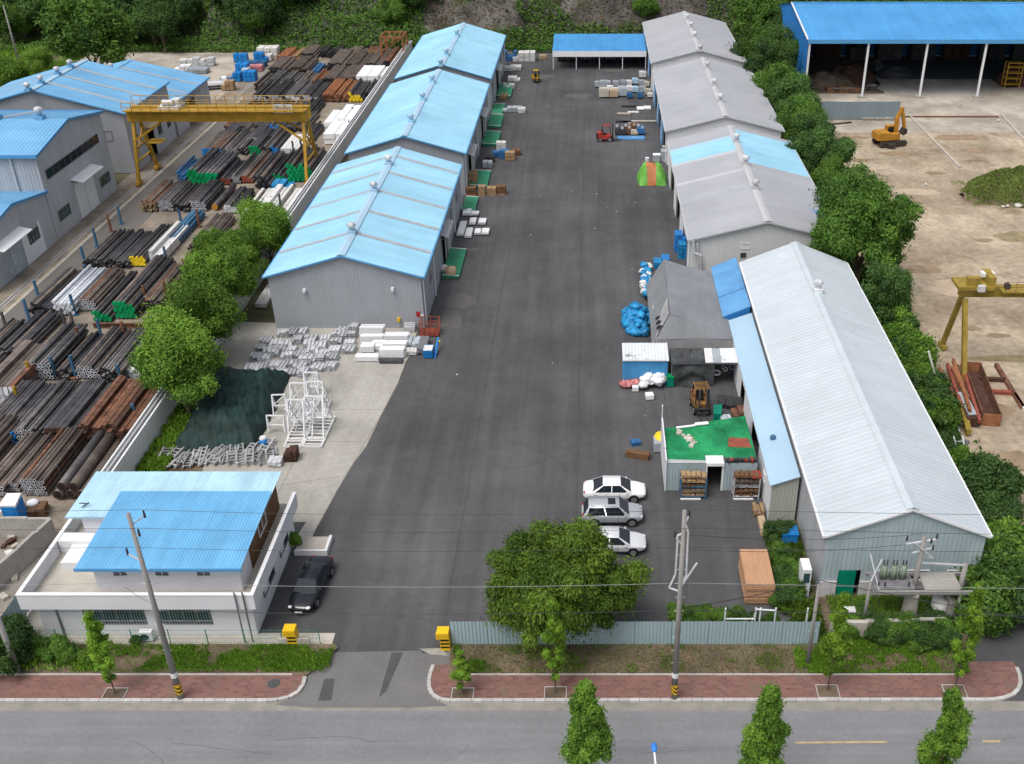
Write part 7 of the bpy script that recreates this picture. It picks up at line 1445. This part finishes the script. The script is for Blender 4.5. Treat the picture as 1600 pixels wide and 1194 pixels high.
b = MB(True); b.bb((-2.5,-.82,.8),(.85,-.76,1.2)); b.bb((-2.5,.76,.8),(.85,.82,1.2)); b.bb((-2.5,-.76,.8),(-2.44,.76,1.2)); b.bb((-2.44,-.76,.81),(.85,.76,.86)); b.build('load_bed', 'white_paint', t)
b = MB(True); b.slab([(2.27,-.7,1.2),(2.27,.7,1.2),(1.84,.62,1.88),(1.84,-.62,1.88)],.01); b.build('windscreen', 'glass_dark', t)
for x in (1.6,-1.5):
    for s in (-1,1): wheel(t, x, s*.75, .3, .2, s)
# ------------------------------------------------------------------ vegetation
def crown_data(seed, Rv, leaf, nleaf, nblob=26, zc=0, br=(.26,.42), droop=0, aspect=1.7, up=.25, column=False, bottom=-.55):
    q = np.random.RandomState(seed); Rv = np.array(Rv, float); rm = Rv.min()
    d = q.normal(size=(nblob*4,3)); d /= np.linalg.norm(d, axis=1)[:,None]; d = d[d[:,2] > bottom][:nblob]; nb = len(d)
    rad = q.uniform(.22,1.02,nb)**.62
    ir = np.array([1+.32*mnoise.noise(Vector(v)*1.9+Vector((seed*5.3,0,0))) for v in d])
    C = d*(rad*ir)[:,None]*Rv*.86
    if column:
        zz = q.uniform(-.95,.97,nb); th = q.uniform(0,6.283,nb); r_ = np.sqrt(q.uniform(0,1,nb))*np.sqrt(np.clip(1-np.abs(zz)**2.2,.03,1))*(1-.42*zz)*ir
        C = np.stack([Rv[0]*.72*r_*np.cos(th), Rv[1]*.72*r_*np.sin(th), Rv[2]*.9*zz], axis=1)
    B = q.uniform(br[0], br[1], nb)*rm*np.exp(q.normal(0,.18,nb))
    if column: B *= 1-.4*np.abs(C[:,2]/Rv[2])
    bt = q.uniform(0,1,nb)
    wgt = B**2/np.sum(B**2); idx = q.choice(nb, nleaf, p=wgt)
    n = q.normal(size=(nleaf,3)); n[:,2] += up; n /= np.linalg.norm(n, axis=1)[:,None]
    rr = q.uniform(.55,1.08,nleaf); rr = np.where(q.uniform(size=nleaf) < .78, np.maximum(rr,.84), rr); ex = q.uniform(size=nleaf) < .2; rr = np.where(ex, 1.05+.6*q.uniform(size=nleaf)**2, rr)
    P = C[idx]+n*(B[idx]*rr)[:,None]
    N_ = n+q.normal(size=(nleaf,3))*.55; N_[:,2] += .25; N_ /= np.linalg.norm(N_, axis=1)[:,None]
    T = q.normal(size=(nleaf,3)); 
    if droop: T = T*(1-droop)+np.array([0,0,-1.])*droop*1.3+n*.8
    T -= N_*np.sum(T*N_, axis=1)[:,None]; T /= np.linalg.norm(T, axis=1)[:,None]+1e-9
    S = np.cross(N_, T); s = leaf*q.uniform(.65,1.3,nleaf)
    a = T*(s*.5*aspect)[:,None]; b = S*(s*.5)[:,None]
    # leaf spray: pointed quad
    V = np.stack([P-a, P+b*.9-a*.05, P+a, P-b*.9+a*.05], axis=1).reshape(-1,3); V[:,2] += zc
    F = np.arange(nleaf*4).reshape(-1,4)
    tone = np.clip(.42*q.uniform(size=nleaf)+.6*bt[idx], 0, 1)
    return V, F, tone
def trunk_data(seed, h, r, limbs, spread):
    q = random.Random(seed); b = MB(True); pts = [Vector((0,0,-.1))]; 
    for k in range(1,5): pts.append(Vector((q.uniform(-.12,.12)*k*r*3, q.uniform(-.12,.12)*k*r*3, h*k/4)))
    for k, (a, c) in enumerate(zip(pts, pts[1:])): b.tube(a, c, r*(1-.16*k), r*(1-.16*(k+1)), n=8, caps=False)
    for k in range(limbs):
        a = k*math.tau/limbs+q.uniform(-.4,.4); st = pts[2+k % 3]; e = st+Vector((math.cos(a)*spread*q.uniform(.6,1), math.sin(a)*spread*q.uniform(.6,1), spread*q.uniform(.5,1.0))); m = (st+e)/2+Vector((0,0,.15*spread)); b.tube(st, m, r*.45, r*.3, n=6, caps=False); b.tube(m, e, r*.3, r*.08, n=6, caps=False)
    me = bpy.data.meshes.new('trunk'); me.from_pydata(b.v, [], b.f); me.materials.append(MATS['bark']); return me
VAR = {}
def variant(key, seed, Rv, leaf, nleaf, m, zc, trunk=None, **kw):
    V, F, tn = crown_data(seed, Rv, leaf, nleaf, zc=zc, **kw); VAR[key] = (npmesh('crown', V, F, m, tn), trunk_data(seed, *trunk) if trunk else None)
variant('round0', 1, (3.5,3.5,3.2), .13, 54000, 'leaf_fresh', 4.4, (2.8,.2,8,2.4), nblob=80, br=(.15,.30))
variant('round1', 2, (3.3,3.6,3.4), .13, 54000, 'leaf_fresh', 4.5, (2.8,.2,8,2.4), nblob=76, br=(.15,.30))
variant('round2', 3, (3.6,3.3,3.0), .13, 52000, 'leaf_fresh', 4.3, (2.6,.2,8,2.4), nblob=78, br=(.15,.30))
variant('broad', 4, (5.4,5.2,4.4), .16, 90000, 'leaf_mid', 5.3, (3.0,.32,8,3.2), nblob=125, br=(.12,.25))
variant('hedge0', 5, (3.4,4.6,3.6), .17, 42000, 'leaf_mid', 3.6, (2.4,.18,5,2), nblob=52, br=(.2,.36))
variant('hedge1', 6, (3.2,4.4,4.0), .17, 42000, 'leaf_dark', 3.9, (2.4,.18,5,2), nblob=52, br=(.2,.36))
variant('willow', 7, (5.4,3.9,3.6), .105, 135000, 'leaf_willow', 4.3, (2.6,.28,8,3), nblob=150, br=(.11,.23), droop=.7, aspect=2.2, bottom=-.7)
variant('column0', 8, (1.5,1.5,4.0), .11, 34000, 'leaf_fresh', 5.2, (6.5,.12,4,.8), nblob=95, br=(.2,.36), column=True, bottom=-.97)
variant('column1', 9, (1.6,1.6,3.9), .11, 34000, 'leaf_fresh', 5.1, (6.5,.12,4,.8), nblob=95, br=(.2,.36), column=True, bottom=-.97)
variant('column2', 19, (1.35,1.35,4.1), .11, 30000, 'leaf_fresh', 5.3, (6.5,.12,4,.8), nblob=80, br=(.18,.38), column=True, bottom=-.97)
variant('sapling0', 10, (.74,.74,3.2), .10, 8500, 'leaf_bright', 4.0, (5.4,.06,4,.5), nblob=46, br=(.24,.44), column=True, bottom=-.97)
variant('sapling1', 11, (.80,.80,3.3), .10, 9000, 'leaf_bright', 4.1, (5.4,.06,4,.5), nblob=46, br=(.24,.44), column=True, bottom=-.97)
variant('bush0', 12, (1.3,1.3,1.0), .10, 14000, 'leaf_mid', .8, (.7,.06,5,.6), nblob=34, br=(.24,.42))
variant('bush1', 13, (1.4,1.2,1.1), .10, 14000, 'leaf_fresh', .9, (.7,.06,5,.6), nblob=34, br=(.24,.42))
variant('bush2', 14, (1.3,1.3,1.2), .10, 14000, 'leaf_dark', .9, (.7,.06,5,.6), nblob=34, br=(.24,.42))
variant('forest0', 15, (4.6,4.6,4.6), .28, 30000, 'leaf_dark', 6.5, (4,.25,5,2.6), nblob=60, br=(.18,.34))
variant('forest1', 16, (4.8,4.4,5.0), .28, 30000, 'leaf_dark', 6.8, (4,.25,5,2.6), nblob=60, br=(.18,.34))
variant('forest2', 17, (4.4,4.6,4.4), .28, 30000, 'leaf_mid', 6.2, (4,.25,5,2.6), nblob=60, br=(.18,.34))
def tree(key, label, x, y, z=0, s=1, rz=None, group=None, name='broadleaf_tree', cat='tree'):
    t = thing(name, label, cat, (x,y,z), rnd.random()*6.28 if rz is None else rz, group); t.scale = s if isinstance(s, tuple) else (s,)*3
    cr, tk = VAR[key]
    if tk: link('trunk' if cat == 'tree' else 'stem', tk, t)
    link('crown' if cat == 'tree' else 'foliage', cr, t); return t
# row of trees between steel yard and apron
for i, (px, py, k, s, l) in enumerate(((277,582,'round0',1.0,'nearest round tree of the row, overhanging the dark tarpaulin'),(312,512,'round1',.95,'second round tree in the row behind the tarpaulin'),(340,447,'round2',.98,'third round tree in the row by the boundary wall'),(372,408,'round1',.72,'small tree between the third and last of the row'),(415,376,'round0',.86,'last tree of the row, touching the front blue warehouse'),(335,394,'round2',.6,'small bushy tree on the steel yard side of the row'))):
    g = G(px, py, 4.2*s); tree(k, l, g.x+.2, g.y, 0, s*1.13, group='round trees beside the boundary wall')
# trees between the grey sheds and the sand lot
g = G(1344,385,5); tree('broad', 'largest broad tree standing between the white-roofed workshop and sand lot', g.x, g.y, 0, (1.2,1.15,1.28))
g = G(1385,462,3.2); tree('hedge1', 'dark lower tree at the foot of the largest broad tree', g.x-.5, g.y-1, 0, (.8,.75,.9))
for i, (px, py, k, s) in enumerate(((1178,48,'forest2',1.15),(1186,92,'hedge0',1.35),(1205,112,'hedge1',1.25),(1222,146,'hedge0',1.2),(1236,172,'hedge1',1.15),(1252,196,'hedge0',1.1),(1268,222,'hedge1',1.05),(1284,244,'hedge1',1.0),(1298,264,'hedge0',.75),(1306,286,'hedge1',.6),(1222,60,'forest1',.8),(1215,90,'hedge1',1.2))):
    g = G(px, py, 4); tree(k, ['big pale green tree behind the farthest grey shed','first tree in the belt beside the middle grey shed','second tree in the belt beside the middle grey shed','third tree in the belt along the grey sheds','fourth tree in the belt along the grey sheds','fifth tree in the belt, opposite the ribbed fence','sixth tree in the belt, opposite the excavator','seventh tree in the belt beside the blue roof bands','eighth tree in the belt beside the blue roof bands','last small tree in the belt beside the largest tree','narrow dark tree against the blue shed end wall','dark tree in front of the blue shed end wall'][i], g.x, g.y, 0, s, group='tree belt beside the grey sheds')
for i in range(26):
    u = i/25; px = 1378+u*82+rnd.uniform(-12,10); py = 480+u*180+rnd.uniform(-8,8); g = G(px, py, .8); tree(['bush1','bush1','bush0','bush2'][i % 4], f'leafy shrub between white-roofed workshop and sand lot, {ORD[25-i]} counted from the road', g.x, g.y, 0, rnd.uniform(1.1,1.7), group='shrubs along the workshop', name='shrub', cat='shrub')
for i, (px, py, k, s, l) in enumerate(((1545,775,'bush2',1.9,'dark shrub at the lot-side corner of the workshop'),(1552,820,'bush2',1.6,'lower dark shrub at the lot-side corner of the workshop'),(1548,868,'bush1',1.7,'bright shrub beside the teal gable corner'),(1530,905,'bush0',1.9,'shrub right of the substation platform'),(1570,915,'bush0',2.2,'large shrub at the right edge by the side track'),(1590,945,'bush2',2.0,'dark shrub at the right edge by the side track'),(1540,950,'bush0',1.9,'shrub overhanging the retaining wall end'),(1600,900,'bush1',2.0,'half-seen shrub at the picture edge'),(1495,720,'bush1',1.0,'small shrub by the ladder stand'),(1480,700,'bush2',1.1,'small dark shrub behind the ladder stand'))):
    g = G(px, py, 1); tree(k, l, g.x, g.y, 0, s, name='shrub', cat='shrub')
g = G(880,918,4.2); tree('willow', 'big drooping tree hiding part of the teal fence near the gate', g.x, g.y+.2, 0, (1.04,1.06,1.06), 0.3)
# shrubs by workshop corner, behind fence, on the verges
sb = [(1212,838,'bush2',.8),(1222,872,'bush0',.75),(1232,898,'bush0',.8),(1222,908,'bush2',.7),(1240,928,'bush0',.7),(1228,935,'bush2',.7),(1216,942,'bush0',.5),(1060,966,'bush1',.6),(1082,968,'bush0',.65),(1105,967,'bush1',.6),(1130,969,'bush0',.55),(1150,968,'bush0',.55),(1180,970,'bush2',.4),(1205,970,'bush0',.4),(88,1018,'bush0',.75),(112,1027,'bush0',.5),(140,1034,'bush1',.45),(6,1030,'bush2',1.3),(20,1000,'bush2',1.0),(45,1018,'bush0',.7),(215,1004,'bush2',.28),(60,1020,'bush1',.4)]
for i, (px, py, k, s) in enumerate(sb):
    g = G(px, py, .6*s); nm = 'overgrown corner between plywood stack and workshop' if i < 7 else 'line behind the teal fence' if i < 14 else 'verge before the office'
    tree(k, f"{['first','second','third','fourth','fifth','sixth','seventh','eighth','ninth','tenth'][(i if i < 7 else i-7 if i < 14 else i-14)]} leafy shrub in the {nm}", g.x, g.y, .1, s, name='shrub', cat='shrub')
for i in range(22): g = G(1300+rnd.uniform(0,185), 962+rnd.uniform(0,26), .5); tree(['bush0','bush1','bush2'][i % 3], 'rough shrub covering the bank below the substation', g.x, g.y, .1, rnd.uniform(.35,.65), group='shrubs on the bank', name='shrub', cat='shrub')
for i in range(14): g = G(1372+i*8.5, 990+rnd.uniform(-6,12), .5); tree(['bush2','bush0','bush0'][i % 3], f'ivy-like shrub hanging over the retaining wall, {ORD[i]} from the gate side', g.x, g.y, .1, rnd.uniform(.5,.8), group='shrubs over the retaining wall', name='shrub', cat='shrub')
# roadside saplings in tree pits and trees on the near side of the road
pits = [(180,1084,.86,'sapling0','slender sapling in front of the office'),(723,1084,.45,'sapling1','smallest sapling just right of the entrance'),(868,1082,.95,'sapling0','sapling in front of the big drooping tree'),(1293,1079,1.0,'sapling1','bushy sapling before the teal gable'),(1491,1079,1.08,'sapling0','tall sapling near the pavement end')]
for px, py, s, k, l in pits:
    g = G(px, py, .13); r = struct(link('tree_pit', None, None, (g.x,g.y-.05,.13)))
    b = MB(True); b.face([(-.62,-.5,.006),(.62,-.5,.006),(.62,.45,.006),(-.62,.45,.006)]); b.build('pit_soil', 'soil', r)
    for a, c in (((-.66,-.54),(.66,-.5)),((-.66,.45),(.66,.49)),((-.66,-.5),(-.62,.45)),((.62,-.5),(.66,.45))): b = MB(True); b.bb((a[0],a[1],-.02),(c[0],c[1],.05)); b.build('pit_edge', 'kerb_stone', r)
    tree(k, l, g.x, g.y, .13, (s*.45+.5,s*.45+.5,s*1.1), name='sapling')
for i, (px, k, s) in enumerate(((918,'column0',1.1),(1205,'column1',1.08),(1494,'column2',1.04))):
    g = G(px, 1100, 8.5); tree(k, ['upright leafy tree near the street lamp, on the near roadside','upright leafy tree on the near roadside, middle of three','upright leafy tree on the near roadside, beside the centre line'][i], g.x, 35.2, 0, (s*.76,s*.76,s), name='street_tree')
# wooded slope
for i in range(64):
    x = rnd.uniform(-150,-62); y = rnd.uniform(208,240)+(5 if x < -100 else 0); 
    if x > -82 and y < 218: y += 8
    tree(['forest0','forest1','forest2','forest0'][i % 4], 'dark broadleaf tree in the wood on the slope', x, y, max(0,hillh(x,y))-.3, rnd.uniform(.75,1.3), group='trees of the dark wood')
g = G(147,66,8); tree('forest2', 'large round tree standing before the dark wood', g.x, g.y-2, 0, (1.75,1.6,1.5)); g = G(62,105,3); tree('round0', 'small yellow green tree beside the lamp pole', g.x, g.y, 0, .8); g = G(20,118,2); tree('bush1', 'low green shrub behind the left factory roof', g.x, g.y, 0, 2.2, name='shrub', cat='shrub')
for i in range(60):
    x = rnd.uniform(-70,80); y = rnd.uniform(216,238)
    if -32 < x < 34 and rnd.random() < .55: continue
    tree(['bush1','bush0','forest2','bush0','bush2','forest0'][i % 6] if x < -30 or x > 34 else ['bush0','bush1','bush2'][i % 3], 'shrubby tree growing on the green slope', x, y, max(0,hillh(x,y))-.3, rnd.uniform(1.6,2.8) if i % 6 not in (2,5) else rnd.uniform(.5,.75), group='shrubby trees on the green slope')
# mound on the sand lot
def moundf(u, v): return max(0, 1-(u*u+v*v)*(1+.7*mnoise.noise((u*1.6+3,v*1.6,2))))**1.1*3.0*(1+.5*mnoise.noise((u*3,v*3,1)))
n = 30; V = []; g = G(1572,312); cxm, cym = g.x+1, g.y+2
for j in range(n+1):
    for i in range(n+1):
        u, v = i/n*2-1, j/n*2-1; hh = moundf(u, v); V.append((cxm+u*6.5, cym+v*5, hh-.1))
struct(link('earth_mound', npmesh('earth_mound', V, [(j*(n+1)+i, j*(n+1)+i+1, (j+1)*(n+1)+i+1, (j+1)*(n+1)+i) for j in range(n) for i in range(n)], 'soil', smooth=True)))
def cover(name, label, pts, leaf, m, aspect=2.0, upright=.0, seed=1, lift=.15):
    q = np.random.RandomState(seed); P = np.array(pts, float); k = len(P)
    N_ = q.normal(size=(k,3))*.6+np.array([0,-.25,1.]); N_ /= np.linalg.norm(N_, axis=1)[:,None]; T = q.normal(size=(k,3)); 
    if upright: T = T*(1-upright)+np.array([0,0,2.])*upright; N_ = q.normal(size=(k,3))*np.array([1,1,.15])
    T -= N_*np.sum(T*N_,axis=1)[:,None]/np.sum(N_*N_,axis=1)[:,None]; T /= np.linalg.norm(T,axis=1)[:,None]+1e-9; S = np.cross(N_,T); S /= np.linalg.norm(S,axis=1)[:,None]+1e-9
    s = leaf*q.uniform(.5,1.4,k); a = T*(s*.5*aspect)[:,None]; b = S*(s*.5)[:,None]; P[:,2] += lift*q.uniform(0,1,k)+(s*.4*aspect if upright else 0)
    V = np.stack([P-a,P+b,P+a,P-b],axis=1).reshape(-1,3); tn = np.clip(q.uniform(size=k)*.5+.5*np.array([mnoise.noise((p[0]*.35,p[1]*.35,seed))*.5+.5 for p in P]),0,1)
    o = link(name, npmesh(name, V, np.arange(k*4).reshape(-1,4), m, tn)); return tag(o, label, name.replace('_',' '), kind='stuff')
pts = []
while len(pts) < 150000:
    x = rnd.uniform(-150,95); y = 211+rnd.random()**1.3*45; h = hillh(x,y)
    if h < -.2 and rnd.random() < .5: continue
    mk = mnoise.noise((x*.06,y*.09,11))+.35*mnoise.noise((x*.3,y*.3,4)); rock = 1 if -34 < x < 24 else 0; brown = 1 if -88 < x < -70 else 0
    low = h < 3.5
    if rock and mk < (.22 if not low else -.3): continue
    if mk < -.45 and x > -34: continue
    pts.append((x,y,max(h,0)+.1))
cover('undergrowth', 'rough green undergrowth covering the slope behind the yards', pts, .36, 'leaf_mid', 1.5, seed=3, lift=1.1)
pts = []
while len(pts) < 22000:
    x = rnd.uniform(-34,100); y = 213+rnd.random()*26; h = hillh(x,y)
    if h < .2: continue
    pts.append((x,y,h))
cover('dry_brush', 'brown dry brush on the rocky cut slope', pts, .26, 'dry_leaf', 2.2, seed=5, lift=.5)
def mat_dry():
    if 'leaf_mound' not in MATS: leafmat('leaf_mound', (.06,.10,.02), (.26,.33,.085), .15)
    return 'leaf_mound'
def scatter(n, f, z, dens=None):
    out = []
    while len(out) < n:
        x, y = f()
        if dens and rnd.random() > dens(x, y): continue
        out.append((x,y,z(x,y) if callable(z) else z))
    return out
dn = lambda x, y: max(.03, min(1, .45+1.5*mnoise.noise((x*.45,y*.6,2))+.8*mnoise.noise((x*1.6,y*1.6,6))))
cover('grass', 'long green grass on the verge before the office', scatter(23000, lambda: (rnd.uniform(-30,-16.1), rnd.uniform(45.1,47.3)), .145, dn), .055, 'grass_blade', 3.2, .5, seed=6)
cover('grass', 'rough grass on the left end of the verge', scatter(9000, lambda: (rnd.uniform(-48,-30), rnd.uniform(45.1,47.4)), .145, lambda x, y: .8 if mnoise.noise((x*.4,y*.6,5)) > 0 else .1), .10, 'grass_blade', 4, .8, seed=7)
cover('grass', 'green grass and weeds on the right-hand verge', scatter(30000, lambda: (rnd.uniform(12.5,23), rnd.uniform(45.0,48.0)), .15, dn), .055, 'grass_blade', 3.2, .5, seed=8)
cover('grass', 'thin grass on the soil verge before the teal fence', scatter(6000, lambda: (rnd.uniform(-8.7,12.5), rnd.uniform(45.0,47.3)), .15, lambda x, y: (.9 if x < -6.5 else .25) if mnoise.noise((x*.5,y*.7,9)) > .12 else .04), .05, 'grass_blade', 3, .5, seed=9)
cover('grass', 'lawn in front of the substation poles', scatter(9000, lambda: (rnd.uniform(15.5,24), rnd.uniform(48.6,51.8)), .15), .06, 'grass_blade', 4, .8, seed=10)
cover('fallen_litter', 'dry leaves scattered on the soil verge', scatter(3500, lambda: (rnd.uniform(-8.7,22), rnd.uniform(44.95,47.3)), .155), .09, 'dry_leaf', 1.6, seed=11, lift=.02)
cover('weeds', 'weeds along the boundary wall and tarpaulin', scatter(7000, lambda: (rnd.uniform(-35.8,-33.6), rnd.uniform(60,76)), 0, dn), .2, 'grass_blade', 2.5, .5, seed=12)
cover('weeds', 'grass covering the earth mound on the sand lot', scatter(14000, lambda: (cxm+rnd.uniform(-6.3,6.3), cym+rnd.uniform(-4.8,4.8)), lambda x, y: max(0, moundf((x-cxm)/6.5,(y-cym)/5)-.1), lambda x, y: min(1, .06+moundf((x-cxm)/6.5,(y-cym)/5)*1.2)*(1 if mnoise.noise((x*.5,y*.5,8)) > -.2 else .3)), .15, mat_dry(), 2.2, .3, seed=13)
cover('weeds', 'green weeds between white-roofed workshop and sand lot', scatter(16000, lambda: (rnd.uniform(26.5,31.5), rnd.uniform(50,108)), 0, lambda x, y: 1 if x < 30+1.5*mnoise.noise((x*.2,y*.2,3)) else .05), .3, 'leaf_mid', 2, .35, seed=14, lift=.5)
cover('weeds', 'weeds at the foot of the workshop corner', scatter(3500, lambda: (rnd.uniform(12.2,14.8), rnd.uniform(48,59.5)), 0, dn), .2, 'leaf_willow', 2.4, .4, seed=15, lift=.4)
cover('weeds', 'yellowish grass in the field behind the left factory', scatter(6000, lambda: (rnd.uniform(-140,-100), rnd.uniform(165,212)), -.05), .5, 'leaf_fresh', 2, .3, seed=16)
# drooping weeds at the planter
g = G(470,848); tree('bush1', 'small yellow green plant in the office planter', g.x-.3, 57.2, .2, .45, name='plant', cat='plant')
# litter specks on the tarmac
for i in range(26):
    x, y = rnd.uniform(-14,9), rnd.uniform(58,190); b = MB(); s = rnd.uniform(.05,.13); b.box((x,y,.02),(s*1.4,s,.03),rnd.random()*3); tag(b.build('litter', rnd.choice(['dull_white','stucco','white_paint'])), 'tiny pale scrap of litter on the dark tarmac', 'litter', 'litter on the tarmac')
